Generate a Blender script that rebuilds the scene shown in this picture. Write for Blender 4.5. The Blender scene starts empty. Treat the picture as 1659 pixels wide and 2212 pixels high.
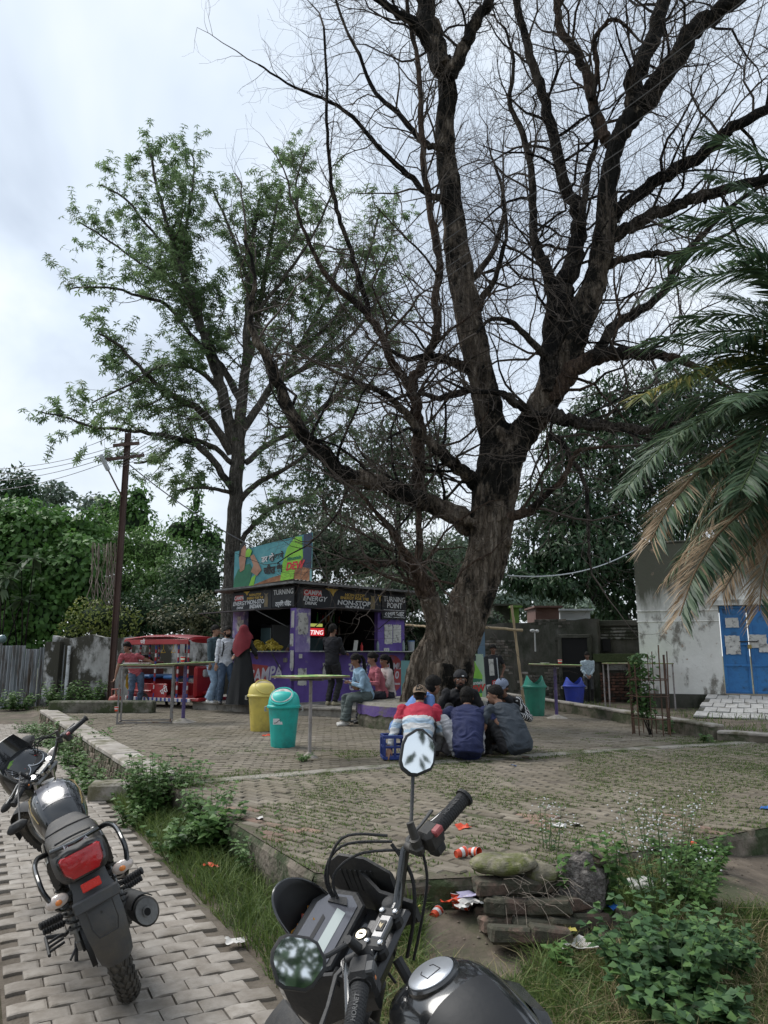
import bpy, bmesh, math, random
import numpy as np
from mathutils import Vector as V, Matrix, Quaternion, noise
from mathutils.bvhtree import BVHTree
random.seed(7); np.random.seed(7)
PI = math.pi
C = bpy.context.scene.collection
SC = bpy.context.scene
EYE = 1.6; PITCH = math.radians(10.8)
cam = bpy.data.cameras.new('camera'); camo = bpy.data.objects.new('camera', cam); C.objects.link(camo)
cam.sensor_fit = 'VERTICAL'; cam.sensor_height = 36; cam.lens = 26; cam.clip_start = .05; cam.clip_end = 500
camo.location = (0, 0, EYE); camo.rotation_euler = (PI/2 + PITCH, 0, 0)
SC.camera = camo
SC.view_settings.view_transform = 'Standard'; SC.view_settings.look = 'None'
SC.view_settings.exposure = 1.15; SC.view_settings.gamma = 1; SC.view_settings.use_curve_mapping = False
SUN_EL = math.radians(52); SUN_AZ = math.radians(-60)
w = bpy.data.worlds.new('World'); SC.world = w; w.use_nodes = True
nt = w.node_tree; nt.nodes.clear(); N = nt.nodes.new; Lk = nt.links.new
out = N('ShaderNodeOutputWorld'); sky = N('ShaderNodeTexSky'); sky.sky_type = 'NISHITA'; sky.sun_disc = False
sky.sun_elevation = SUN_EL; sky.sun_rotation = SUN_AZ
bg1 = N('ShaderNodeBackground'); bg1.inputs[1].default_value = .08; Lk(sky.outputs[0], bg1.inputs[0])
tc = N('ShaderNodeTexCoord'); sep = N('ShaderNodeSeparateXYZ'); Lk(tc.outputs['Generated'], sep.inputs[0])
def wm(op, a, b=None, c=None):
 m = N('ShaderNodeMath'); m.operation = op
 for i, x in enumerate((a, b, c)):
  if x is None: continue
  if isinstance(x, (int, float)): m.inputs[i].default_value = x
  else: Lk(x, m.inputs[i])
 return m.outputs[0]
zz = wm('ADD', wm('MAXIMUM', sep.outputs[2], 0.0), .32)
cmb = N('ShaderNodeCombineXYZ'); Lk(wm('DIVIDE', sep.outputs[0], zz), cmb.inputs[0]); Lk(wm('DIVIDE', sep.outputs[1], zz), cmb.inputs[1])
n1 = N('ShaderNodeTexNoise'); n1.inputs['Scale'].default_value = 1.9; n1.inputs['Detail'].default_value = 5; n1.inputs['Roughness'].default_value = .56
n1.inputs['Distortion'].default_value = .5
mp = N('ShaderNodeMapping'); mp.inputs['Location'].default_value = (3.7, 1.9, 0); mp.inputs['Scale'].default_value = (1, .75, 1)
Lk(cmb.outputs[0], mp.inputs[0]); Lk(mp.outputs[0], n1.inputs['Vector'])
cr = N('ShaderNodeValToRGB'); Lk(n1.outputs[0], cr.inputs[0])
cr.color_ramp.elements[0].position = .36; cr.color_ramp.elements[0].color = (.285, .325, .38, 1)
cr.color_ramp.elements[1].position = .66; cr.color_ramp.elements[1].color = (.45, .48, .51, 1)
e = cr.color_ramp.elements.new(.52); e.color = (.375, .42, .475, 1)
hz = N('ShaderNodeMapRange'); hz.inputs[1].default_value = 0; hz.inputs[2].default_value = .42; hz.inputs[3].default_value = .75; hz.inputs[4].default_value = 0
Lk(sep.outputs[2], hz.inputs[0])
mx = N('ShaderNodeMixRGB'); Lk(hz.outputs[0], mx.inputs[0]); Lk(cr.outputs[0], mx.inputs[1]); mx.inputs[2].default_value = (.42, .44, .455, 1)
bg2 = N('ShaderNodeBackground'); Lk(mx.outputs[0], bg2.inputs[0]); bg2.inputs[1].default_value = 1.0
mxs = N('ShaderNodeMixShader'); mxs.inputs[0].default_value = .9; Lk(bg1.outputs[0], mxs.inputs[1]); Lk(bg2.outputs[0], mxs.inputs[2]); Lk(mxs.outputs[0], out.inputs[0])
sun = bpy.data.lights.new('sun', 'SUN'); sun.energy = 1.5; sun.angle = math.radians(35); sun.color = (1, .97, .92)
suno = bpy.data.objects.new('sun', sun); C.objects.link(suno)
sd = V((math.sin(SUN_AZ)*math.cos(SUN_EL), math.cos(SUN_AZ)*math.cos(SUN_EL), math.sin(SUN_EL)))
suno.rotation_euler = sd.to_track_quat('Z', 'Y').to_euler()
FP = 1597.6
def ray(u, v):
 x = (u-829.5)/FP; y = -(v-1106)/FP
 return V((x, math.cos(PITCH)-math.sin(PITCH)*y, math.sin(PITCH)+math.cos(PITCH)*y))
def G(u, v, z=0.0):
 r = ray(u, v); return V((0, 0, EYE)) + r*((z-EYE)/r.z)
def D(u, v, Y):
 r = ray(u, v); return V((0, 0, EYE)) + r*(Y/r.y)
def mpp(Y, u=829, v=1106): return Y/ray(u, v).y/FP
MATS = {}
def mat(name, cols, scale=4, rough=.8, bump=.15, bscale=None, metal=0, detail=5, rnd=0, island=0, dirt=None, dscale=2, dcov=.5, coat=0,
  trans=0, emit=0, spec=.5, stretch=(1, 1, 1), alpha=1, transm=0, attr=None, dist=.02, dsharp=.12):
 if name in MATS: return MATS[name]
 m = bpy.data.materials.new(name); m.use_nodes = True; t = m.node_tree; b = t.nodes['Principled BSDF']; n = t.nodes.new; l = t.links.new
 b.inputs['Roughness'].default_value = rough; b.inputs['Metallic'].default_value = metal
 b.inputs['Specular IOR Level'].default_value = spec; b.inputs['Coat Weight'].default_value = coat; b.inputs['Coat Roughness'].default_value = .06
 b.inputs['Transmission Weight'].default_value = transm; b.inputs['Alpha'].default_value = alpha
 if isinstance(cols[0], (int, float)): cols = [cols]
 tc = n('ShaderNodeTexCoord'); mpn = n('ShaderNodeMapping'); mpn.inputs['Scale'].default_value = stretch; l(tc.outputs['Object'], mpn.inputs[0])
 vec = mpn.outputs[0]
 if rnd or island:
  oi = n('ShaderNodeObjectInfo'); ad = n('ShaderNodeVectorMath'); ad.operation = 'ADD'; sc_ = n('ShaderNodeMath'); sc_.operation = 'MULTIPLY'; sc_.inputs[1].default_value = 37
  l(oi.outputs['Random'], sc_.inputs[0]); l(vec, ad.inputs[0]); l(sc_.outputs[0], ad.inputs[1]); vec = ad.outputs[0]
 if len(cols) > 1 and not attr:
  nz = n('ShaderNodeTexNoise'); nz.inputs['Scale'].default_value = scale; nz.inputs['Detail'].default_value = detail; nz.inputs['Roughness'].default_value = .6
  l(vec, nz.inputs['Vector']); r = n('ShaderNodeValToRGB'); l(nz.outputs[0], r.inputs[0])
  k = len(cols); r.color_ramp.elements[0].position = .32; r.color_ramp.elements[1].position = .68
  r.color_ramp.elements[0].color = (*cols[0], 1); r.color_ramp.elements[1].color = (*cols[-1], 1)
  for i in range(1, k-1):
   e = r.color_ramp.elements.new(.32+.36*i/(k-1)); e.color = (*cols[i], 1)
  col = r.outputs[0]
 else:
  rgb = n('ShaderNodeRGB'); rgb.outputs[0].default_value = (*cols[0], 1); col = rgb.outputs[0]
 if attr:
  at = n('ShaderNodeAttribute'); at.attribute_name = attr; r = n('ShaderNodeValToRGB'); l(at.outputs['Fac'], r.inputs[0])
  k = len(cols); r.color_ramp.elements[0].position = 0; r.color_ramp.elements[1].position = 1
  r.color_ramp.elements[0].color = (*cols[0], 1); r.color_ramp.elements[1].color = (*cols[-1], 1)
  for i in range(1, k-1):
   e = r.color_ramp.elements.new(i/(k-1)); e.color = (*cols[i], 1)
  col = r.outputs[0]
 if rnd or island:
  hs = n('ShaderNodeHueSaturation'); mr = n('ShaderNodeMapRange'); amt = rnd or island
  if island: g = n('ShaderNodeNewGeometry'); l(g.outputs['Random Per Island'], mr.inputs[0])
  else: l(oi.outputs['Random'], mr.inputs[0])
  mr.inputs[3].default_value = 1-amt; mr.inputs[4].default_value = 1+amt; l(mr.outputs[0], hs.inputs['Value']); l(col, hs.inputs['Color']); col = hs.outputs[0]
 if dirt:
  dn = n('ShaderNodeTexNoise'); dn.inputs['Scale'].default_value = dscale; dn.inputs['Detail'].default_value = 8; dn.inputs['Roughness'].default_value = .68
  l(vec, dn.inputs['Vector']); mr = n('ShaderNodeMapRange'); mr.inputs[1].default_value = 1-dcov-dsharp*.5; mr.inputs[2].default_value = 1-dcov+dsharp*.5; l(dn.outputs[0], mr.inputs[0])
  mix = n('ShaderNodeMixRGB'); l(mr.outputs[0], mix.inputs[0]); l(col, mix.inputs[1]); mix.inputs[2].default_value = (*dirt, 1); col = mix.outputs[0]
 l(col, b.inputs['Base Color'])
 if emit: l(col, b.inputs['Emission Color']); b.inputs['Emission Strength'].default_value = emit
 if bump:
  bn = n('ShaderNodeTexNoise'); bn.inputs['Scale'].default_value = bscale or scale*6; bn.inputs['Detail'].default_value = 6; l(vec, bn.inputs['Vector'])
  bp = n('ShaderNodeBump'); bp.inputs['Strength'].default_value = bump; bp.inputs['Distance'].default_value = dist; l(bn.outputs[0], bp.inputs['Height']); l(bp.outputs[0], b.inputs['Normal'])
 if trans:
  tr = n('ShaderNodeBsdfTranslucent'); l(col, tr.inputs[0]); ms = n('ShaderNodeMixShader'); ms.inputs[0].default_value = trans
  l(b.outputs[0], ms.inputs[1]); l(tr.outputs[0], ms.inputs[2]); l(ms.outputs[0], t.nodes['Material Output'].inputs[0])
 MATS[name] = m; m.diffuse_color = (*cols[0], 1)
 return m
CB_TOPO = None
def frame_of(d, up=V((0, 0, 1))):
 d = d.normalized()
 if abs(d.dot(up)) > .98: up = V((1, 0, 0)) if abs(d.x) < .9 else V((0, 1, 0))
 a = d.cross(up).normalized(); b = a.cross(d).normalized(); return a, b
class MB:
 def __init__(s): s.v = []; s.f = []; s.mi = []; s.T = None; s.m = 0
 def add(s, vs, fs, m=None):
  o = len(s.v); T = s.T
  s.v.extend([tuple(T @ V(p)) for p in vs] if T is not None else [tuple(p) for p in vs])
  s.f.extend([tuple(i+o for i in f) for f in fs]); s.mi.extend([s.m if m is None else m]*len(fs)); return s
 def box(s, c, d, rz=0, R=None, b=0, m=None):
  R = R or Matrix.Rotation(rz, 3, 'Z'); c = V(c); hx, hy, hz = [x/2 for x in d]
  if not b:
   vs = [c+R@V((x*hx, y*hy, z*hz)) for x in (-1, 1) for y in (-1, 1) for z in (-1, 1)]
   return s.add(vs, [(0, 1, 3, 2), (4, 6, 7, 5), (0, 4, 5, 1), (2, 3, 7, 6), (0, 2, 6, 4), (1, 5, 7, 3)], m)
  b = min(b, hx*.9, hy*.9, hz*.9); vs = []; idx = {}
  for x in (-1, 1):
   for y in (-1, 1):
    for z in (-1, 1):
     for a in range(3):
      p = [x*(hx-b), y*(hy-b), z*(hz-b)]; p[a] = (x*hx, y*hy, z*hz)[a]
      idx[(x, y, z, a)] = len(vs); vs.append(c+R@V(p))
  fs = []
  for a in range(3):
   o1, o2 = [k for k in range(3) if k != a]
   for sg in (-1, 1):
    q = []
    for (p, r) in ((-1, -1), (1, -1), (1, 1), (-1, 1)):
     k = [0, 0, 0]; k[a] = sg; k[o1] = p; k[o2] = r; q.append(idx[(*k, a)])
    if (sg > 0) == (a == 1): q.reverse()
    fs.append(tuple(q))
   for p in (-1, 1):
    for r in (-1, 1):
     k0 = [0, 0, 0]; k0[o1] = p; k0[o2] = r; k0[a] = -1; k1 = list(k0); k1[a] = 1
     q = [idx[(*k0, o1)], idx[(*k1, o1)], idx[(*k1, o2)], idx[(*k0, o2)]]
     fs.append(tuple(q))
  for x in (-1, 1):
   for y in (-1, 1):
    for z in (-1, 1): fs.append(tuple(idx[(x, y, z, a)] for a in range(3)))
  return s.add(vs, fs, m)
 def tube(s, pts, r, n=8, cap=True, flat=1, m=None, up=None):
  pts = [V(p) for p in pts]; k = len(pts)
  if isinstance(r, (int, float)): r = [r]*k
  vs = []; a = None
  for i in range(k):
   d = (pts[min(i+1, k-1)]-pts[max(i-1, 0)])
   if d.length < 1e-9: d = V((0, 0, 1))
   d.normalize()
   if a is None: a, b = frame_of(d, up or V((0, 0, 1)))
   else:
    a = (a-d*a.dot(d))
    a = a.normalized() if a.length > 1e-6 else frame_of(d)[0]
    b = a.cross(d).normalized()
   for j in range(n):
    t = 2*PI*j/n; vs.append(pts[i]+a*(math.cos(t)*r[i])+b*(math.sin(t)*r[i]*flat))
  fs = [(i*n+j, i*n+(j+1) % n, (i+1)*n+(j+1) % n, (i+1)*n+j) for i in range(k-1) for j in range(n)]
  if cap: fs += [tuple(range(n-1, -1, -1)), tuple((k-1)*n+j for j in range(n))]
  return s.add(vs, fs, m)
 def loft(s, rings, cap=True, m=None):
  n = len(rings[0]); vs = [p for r in rings for p in r]; k = len(rings)
  fs = [(i*n+j, i*n+(j+1) % n, (i+1)*n+(j+1) % n, (i+1)*n+j) for i in range(k-1) for j in range(n)]
  if cap: fs += [tuple(range(n-1, -1, -1)), tuple((k-1)*n+j for j in range(n))]
  return s.add(vs, fs, m)
 def lathe(s, prof, c=(0, 0, 0), n=24, R=None, cap=True, m=None, sx=1, sy=1):
  R = R or Matrix.Identity(3); c = V(c)
  return s.loft([[c+R@V((r*math.cos(2*PI*j/n)*sx, r*math.sin(2*PI*j/n)*sy, z)) for j in range(n)] for r, z in prof], cap, m)
 def ell(s, c, r, R=None, nu=12, nv=8, m=None):
  R = R or Matrix.Identity(3); c = V(c)
  rings = []
  for i in range(nv+1):
   t = PI*i/nv; st = max(math.sin(t), 1e-3)
   rings.append([c+R@V((r[0]*st*math.cos(2*PI*j/nu), r[1]*st*math.sin(2*PI*j/nu), -r[2]*math.cos(t))) for j in range(nu)])
  return s.loft(rings, True, m)
 def prism(s, poly, h, M=None, z0=0, m=None):
  n = len(poly); M = M or Matrix.Identity(4)
  vs = [M@V((x, y, z0)) for x, y in poly]+[M@V((x, y, z0+h)) for x, y in poly]
  return s.add(vs, [tuple(range(n-1, -1, -1)), tuple(range(n, 2*n))]+[(i, (i+1) % n, n+(i+1) % n, n+i) for i in range(n)], m)
 def torus(s, c, R0, r, R=None, n=28, k=10, flat=1, m=None):
  R = R or Matrix.Identity(3); c = V(c); vs = []; fs = []
  for i in range(n):
   t = 2*PI*i/n
   for j in range(k):
    q = 2*PI*j/k; rr = R0+r*math.cos(q); vs.append(c+R@V((rr*math.cos(t), rr*math.sin(t), r*flat*math.sin(q))))
  for i in range(n):
   for j in range(k): fs.append((i*k+j, ((i+1) % n)*k+j, ((i+1) % n)*k+(j+1) % k, i*k+(j+1) % k))
  return s.add(vs, fs, m)
 def mesh(s, name, mats, origin=None, smooth=True, ang=38):
  me = bpy.data.meshes.new(name); vv = s.v
  if origin is not None: ox, oy, oz = origin; vv = [(x-ox, y-oy, z-oz) for x, y, z in vv]
  me.from_pydata(vv, [], s.f)
  for mm in (mats if isinstance(mats, (list, tuple)) else [mats]): me.materials.append(mm)
  if any(s.mi): me.polygons.foreach_set('material_index', s.mi)
  if smooth: me.shade_smooth(); me.set_sharp_from_angle(angle=math.radians(ang))
  me.update(); return me
 def build(s, name, mats, parent=None, loc=None, smooth=True, ang=38, **tags):
  """mesh vertices are given in world space; with a parent they are stored relative to it"""
  org = None
  if parent is not None: org = root_loc(parent)
  elif loc is not None: org = loc
  o = bpy.data.objects.new(name, s.mesh(name, mats, org, smooth, ang)); C.objects.link(o)
  if parent is not None: o.parent = parent
  elif loc is not None: o.location = loc
  return tag(o, **tags)
def root_loc(p):
 l = V((0, 0, 0))
 while p is not None: l = l+V(p.location); p = p.parent
 return l
def tag(o, label=None, cat=None, group=None, kind=None):
 if label: o['label'] = label
 if cat: o['category'] = cat
 if group: o['group'] = group
 if kind: o['kind'] = kind
 return o
def thing(name, label, cat, loc=(0, 0, 0), group=None):
 o = bpy.data.objects.new(name, None); C.objects.link(o); o.location = loc; o.empty_display_size = .2
 return tag(o, label, cat, group)
def copy_tree(o, parent=None, **tags):
 c = o.copy(); C.objects.link(c); c.parent = parent
 for ch in list(o.children): copy_tree(ch, c)
 return tag(c, **tags)
def inst(name, me, parent, loc, R=None, scale=None, **tags):
 o = bpy.data.objects.new(name, me); C.objects.link(o); o.parent = parent
 if parent is not None: loc = V(loc)-root_loc(parent)
 if R is not None:
  o.rotation_mode = 'QUATERNION'; o.rotation_quaternion = R.to_quaternion() if isinstance(R, Matrix) else R
 o.location = loc
 if scale: o.scale = scale
 return tag(o, **tags)
_fc = {}
def text_geo(s, size=.1, shear=0, off=0, res=3, align='CENTER', sx=1):
 key = (s, size, shear, off, align, sx)
 if key not in _fc:
  cu = bpy.data.curves.new('lettering', 'FONT'); cu.body = s; cu.size = size; cu.shear = shear; cu.offset = off; cu.align_x = align; cu.align_y = 'CENTER'; cu.resolution_u = res
  ob = bpy.data.objects.new('lettering', cu); C.objects.link(ob); bpy.context.view_layer.update()
  me = bpy.data.meshes.new_from_object(ob.evaluated_get(bpy.context.evaluated_depsgraph_get()))
  vs = [(v.co.x*sx, v.co.y, v.co.z) for v in me.vertices]; fs = [tuple(p.vertices) for p in me.polygons]
  bpy.data.objects.remove(ob); bpy.data.curves.remove(cu); bpy.data.meshes.remove(me); _fc[key] = (vs, fs)
 return _fc[key]
def text(mb, s, M, size=.1, m=None, **k):
 vs, fs = text_geo(s, size, **k); mb.add([M@V(p) for p in vs], fs, m)
def plane_M(o, x, z):
 """matrix whose X runs along x, Y along z (up on the face), Z out of the face"""
 x = V(x).normalized(); z = V(z).normalized(); n = x.cross(z).normalized()
 return Matrix(((x.x, z.x, n.x, o[0]), (x.y, z.y, n.y, o[1]), (x.z, z.z, n.z, o[2]), (0, 0, 0, 1)))
def rn(a, b): return random.uniform(a, b)
def raw(name, vs, fs, mats, parent=None, attr=None, smooth=False, loc=None, **tags):
 """numpy mesh: vs (n,3), fs (m,k)"""
 me = bpy.data.meshes.new(name); vs = np.asarray(vs, dtype=np.float32); fs = np.asarray(fs, dtype=np.int32)
 org = root_loc(parent) if parent is not None else (V(loc) if loc is not None else V((0, 0, 0)))
 vs = vs-np.array(org, dtype=np.float32)
 me.vertices.add(len(vs)); me.vertices.foreach_set('co', vs.ravel()); k = fs.shape[1]
 me.loops.add(fs.size); me.loops.foreach_set('vertex_index', fs.ravel()); me.polygons.add(len(fs)); me.polygons.foreach_set('loop_start', np.arange(0, fs.size, k, dtype=np.int32))
 if attr is not None:
  a = me.attributes.new('tint', 'FLOAT', 'FACE'); a.data.foreach_set('value', np.asarray(attr, dtype=np.float32))
 me.update(calc_edges=True)
 if smooth: me.shade_smooth()
 for mm in (mats if isinstance(mats, (list, tuple)) else [mats]): me.materials.append(mm)
 o = bpy.data.objects.new(name, me); C.objects.link(o)
 if parent is not None: o.parent = parent
 elif loc is not None: o.location = loc
 return tag(o, **tags)
# ================================================= GROUND, PATH, TERRACE
def sm(x, a, b):
 t = min(1, max(0, (x-a)/(b-a))); return t*t*(3-2*t)
PA = V((-.39, 3.66, 0)); PD = V((-.477, .879, 0)); PN = V((-.879, -.477, 0)); PW = 1.12
TER = [(-7.45, 16.95), (-4.65, 12.3), (-2.45, 8.1), (-1.86, 7.45), (-1.35, 6.45), (-.89, 5.64), (-.42, 4.82), (.1, 4.66), (.62, 4.74), (1.75, 5.33), (2.93, 6.0), (5.6, 7.5), (9, 9.4), (9, 11.3), (5.55, 11.36), (5.15, 11.7), (3.9, 18.3), (3.4, 21), (-7, 21)]
def inpoly(x, y, P=TER):
 c = False; j = len(P)-1
 for i in range(len(P)):
  if (P[i][1] > y) != (P[j][1] > y) and x < (P[j][0]-P[i][0])*(y-P[i][1])/(P[j][1]-P[i][1])+P[i][0]: c = not c
  j = i
 return c
def path_uv(x, y):
 q = V((x, y, 0))-PA; return q.dot(PD), q.dot(PN)
def gh(x, y):
 """height of the earth"""
 u, a = path_uv(x, y)
 z = .02+.035*noise.noise(V((x*.9, y*.9, 0)))+.018*noise.noise(V((x*4, y*4, 3)))
 if a > -.03: z = -.045 - .02*sm(a, PW, PW+.3)*0 + (.03*noise.noise(V((x*2, y*2, 1))) if a > PW+.25 else 0)
 elif a > -.25: z = z*sm(-a, .0, .25)-.02*(1-sm(-a, .0, .25))
 z += .26*sm(x, 2.8, 4.6)*sm(y, 10.3, 12.5)
 z += .10*sm(x, 1.2, 3.2)*(1-sm(y, 8, 10))*sm(y, 4.3, 5.6)
 z += .08*sm(y, 15, 19)*(1-sm(x, 2.8, 4.6))
 z -= .07*sm(x, -.6, -.2)*(1-sm(x, 1.3, 1.9))*(1-sm(y, 3.0, 3.5))
 z += .14*sm(x, -.5, .1)*sm(y, 4.1, 4.75)*(1-sm(x, 2.0, 3))
 return z
M_dirt = mat('earth', [(.055, .042, .031), (.10, .078, .058), (.165, .132, .10)], 3, .95, .5, 30, dirt=(.045, .06, .022), dscale=1.6, dcov=.42, dsharp=.2)
M_path_sand = mat('joint_sand', [(.09, .074, .056), (.15, .125, .10)], 9, .95, .4, 60)
def grid(x0, x1, y0, y1, st, hf):
 nx = int((x1-x0)/st)+1; ny = int((y1-y0)/st)+1
 vs = [(x0+i*st, y0+j*st, hf(x0+i*st, y0+j*st)) for j in range(ny) for i in range(nx)]
 fs = [(j*nx+i, j*nx+i+1, (j+1)*nx+i+1, (j+1)*nx+i) for j in range(ny-1) for i in range(nx-1)]
 return vs, fs
def gh2(x, y):
 z = gh(x, y)
 if inpoly(x, y): z = min(z, .12)
 e = min(x+16, 16-x, y+3, 30-y)
 return z-.3*(1-sm(e, 0, .8))
vs, fs = grid(-16, 16, -3, 30, .125, gh2)
raw('ground', vs, fs, M_dirt, smooth=True, kind='structure')
M_far = mat('far_earth', [(.06, .075, .03), (.11, .10, .06)], .4, .95, .3, 8)
mb = MB(); mb.add([(-250, -150, -.1), (250, -150, -.1), (250, 400, -.1), (-250, 400, -.1)], [(0, 1, 2, 3)]); mb.build('far_ground', M_far, kind='structure')
def paver_mesh(L, W, H, nm, z=.007):
 k = 4; top = []
 def edge(y, sgn):
  return [(-L/2+L*i/k, y+z*(1 if (i % 4) in (1, 2) else -1)*.8) for i in range(k+1)]
 poly = edge(-W/2, 1)+list(reversed(edge(W/2, 1)))
 cxy = V((0, 0))
 n = len(poly); ins = [(x*(1-.012/L*2)*.99, y*(1-.012/W*2)) for x, y in poly]
 mbp = MB(); vs = [(x, y, 0) for x, y in poly]+[(x, y, H-.004) for x, y in poly]+[(x, y, H) for x, y in ins]
 mbp.add(vs, [(i, (i+1) % n, n+(i+1) % n, n+i) for i in range(n)]+[(n+i, n+(i+1) % n, 2*n+(i+1) % n, 2*n+i) for i in range(n)]+[tuple(range(2*n, 3*n))])
 return mbp.mesh(nm, M_paver, smooth=False), mbp
M_paver = mat('concrete_block', [(.215, .186, .157), (.28, .25, .217), (.345, .312, .275)], 5, .88, .35, 90, rnd=.13, dirt=(.16, .135, .105), dscale=7, dcov=.40, dsharp=.3, dist=.006)
M_paver_s = mat('concrete_block_far', [(.215, .186, .157), (.28, .25, .217), (.345, .312, .275)], 5, .88, .35, 90, island=.13, dirt=(.16, .135, .105), dscale=7, dcov=.40, dsharp=.3)
BL, BW = .175, .125
pm, pmb = paver_mesh(BL-.007, BW-.006, .05, 'paver')
pathroot = thing('path', None, None, PA); pathroot['kind'] = 'structure'
mbs = MB(); mbs.add([PA+PD*-2.5+PN*-.06+V((0, 0, -.012)), PA+PD*18+PN*-.06+V((0, 0, -.012)), PA+PD*18+PN*(PW+.03)+V((0, 0, -.012)), PA+PD*-2.5+PN*(PW+.03)+V((0, 0, -.012))], [(0, 3, 2, 1)])
mbs.build('joint_sand', M_path_sand, pathroot)
cells = []
for r in range(int(-2.4/BW), int(17.5/BW)):
 off = (r % 2)*.5
 for c in range(-1, int(PW/BL)+1):
  cc = (c+.5+off)*BL; 
  if cc < .05 or cc > PW-.05: continue
  p = PA+PD*((r+.5)*BW)+PN*cc; cells.append((p.length, p, r, c))
cells.sort(key=lambda t: t[0])
far = MB(); cnt = 0
Rp = Matrix(((PN.x, PD.x, 0), (PN.y, PD.y, 0), (0, 0, 1))); Rp = Matrix(((-PN.x, PD.x, 0), (-PN.y, PD.y, 0), (0, 0, 1)))
for d, p, r, c in cells:
 if p.y < .8: continue
 vis = p.y > 3.2 and (abs(p.x) < .6*p.y)
 R = Matrix.Rotation(rn(-.02, .02), 3, 'Z') @ Matrix.Rotation(rn(-.016, .016), 3, 'X') @ Matrix.Rotation(rn(-.012, .012), 3, 'Y') @ Rp
 q = V((p.x, p.y, -.042+rn(-.004, .004)))
 if vis and cnt < 290:
  inst('paver', pm, pathroot, q, R); cnt += 1
 elif p.x > -11:
  far.T = Matrix.Translation(q) @ R.to_4x4(); far.add(pmb.v, pmb.f)
far.build('paver_field', M_paver_s, pathroot, smooth=False, kind='stuff')
M_kerb = mat('kerb_concrete', [(.20, .18, .155), (.30, .275, .24), (.37, .35, .31)], 3, .92, .5, 50, dirt=(.07, .065, .04), dscale=3, dcov=.42)
mb = MB()
for i in range(14):
 a0 = -2.4+i*1.3
 mb.box(PA+PD*(a0+.64)+PN*(PW+.16)+V((0, 0, -.03)), (.2, 1.27, .11), R=Rp, b=.012)
mb.build('kerb', M_kerb, kind='structure')
mb = MB(); mb.box(PA+PD*(-.2)+PN*(PW+.27+.9)+V((0, 0, -.05)), (1.7, 5.2, .12), R=Rp, b=.02)
mb.build('pavement', mat('pavement_slab', [(.25, .22, .19), (.33, .30, .26)], 2, .93, .4, 40, dirt=(.10, .085, .06), dscale=2.2, dcov=.45), kind='structure')
M_ter = mat('terrace_bed', [(.085, .068, .05), (.13, .108, .082)], 6, .97, .6, 50, dirt=(.07, .075, .035), dscale=2.2, dcov=.45)
M_terside = mat('terrace_edge_masonry', [(.09, .075, .055), (.17, .145, .115), (.24, .20, .16)], 5, .95, .9, 26, dirt=(.035, .05, .018), dscale=2.6, dcov=.52)
ter = thing('terrace', None, None, (0, 9, 0)); ter['kind'] = 'structure'
mb = MB(); n = len(TER)
mb.add([(x, y, .292) for x, y in TER], [tuple(range(n))]); mb.build('bed', M_ter, ter, smooth=False)
side = MB()
for i in range(n):
 a = V((*TER[i], 0)); b = V((*TER[(i+1) % n], 0)); k = max(1, int((b-a).length/.12)); nn = V(((b-a).y, -(b-a).x, 0)).normalized()
 if i > 12: k = 1
 row = []
 for j in range(k+1):
  p = a.lerp(b, j/k); o = nn*(.03*noise.noise(V((p.x*5, p.y*5, 0)))) if 0 < j < k else V((0, 0, 0))
  row.append([p+o*.3+V((0, 0, .287)), p-nn*-.02+o+V((0, 0, .25)), p+nn*.025+o*1.6+V((0, 0, .12)), p+nn*.02+o+V((0, 0, -.08))])
 vs = [q for r in row for q in r]; fs = [(j*4+t, (j+1)*4+t, (j+1)*4+t+1, j*4+t+1) for j in range(k) for t in range(3)]
 side.add(vs, fs)
side.build('edge_wall', M_terside, ter, smooth=False)
M_brick = mat('paving_brick', [(.138, .114, .086), (.19, .162, .126), (.255, .222, .18)], 4, .93, .5, 60, rnd=.26, dirt=(.13, .11, .075), dscale=2.2, dcov=.46, dist=.008, dsharp=.4)
M_brick_s = mat('paving_brick_field', [(.138, .114, .086), (.19, .162, .126), (.255, .222, .18)], .7, .93, .5, 45, island=.26, dirt=(.14, .12, .08), dscale=.8, dcov=.45, dsharp=.4)
M_brick_r = mat('paving_brick_red', [(.19, .125, .095), (.25, .165, .125)], 4, .93, .5, 60, rnd=.2, dirt=(.12, .10, .07), dscale=3, dcov=.45)
def brickmb(L, W, H, b=.008):
 m_ = MB(); m_.box((0, 0, 0), (L, W, H), b=b); return m_
bm1 = brickmb(.222, .080, .06); bme = bm1.mesh('paving_brick', M_brick, smooth=False)
bm2 = bme.copy(); bm2.materials.clear(); bm2.materials.append(M_brick_r)
SL = [V((-1.95, 7.95, 0)), V((0, 9.06, 0)), V((2.7, 10.35, 0)), V((5.5, 11.45, 0))]
def strip_d(x, y):
 best = 9; side_ = 0
 for a, b in zip(SL, SL[1:]):
  ab = b-a; q = V((x, y, 0))-a; t = min(1, max(0, q.dot(ab)/ab.dot(ab))) if not (a is SL[0] or b is SL[-1]) else q.dot(ab)/ab.dot(ab)
  if -.02 <= t <= 1.02 or (a is SL[0] and t < 0) or (b is SL[-1] and t > 1):
   d = (ab.x*q.y-ab.y*q.x)/ab.length
   if abs(d) < abs(best): best = d
 return best
M_strip = mat('strip_concrete', [(.22, .20, .17), (.32, .295, .255)], 4, .92, .5, 50, dirt=(.09, .095, .045), dscale=2.5, dcov=.48)
st = MB()
for a, b in zip(SL, SL[1:]):
 L = (b-a).length; k = int(L/.9); d = (b-a).normalized(); ang = math.atan2(d.y, d.x)
 for j in range(k): st.box(a+d*(L*(j+.5)/k)+V((0, 0, .27)), (L/k-.006, .22, .075), rz=ang+rn(-.01, .01), b=.012)
st.build('dividing_strip', M_strip, ter)
bl = []
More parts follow.
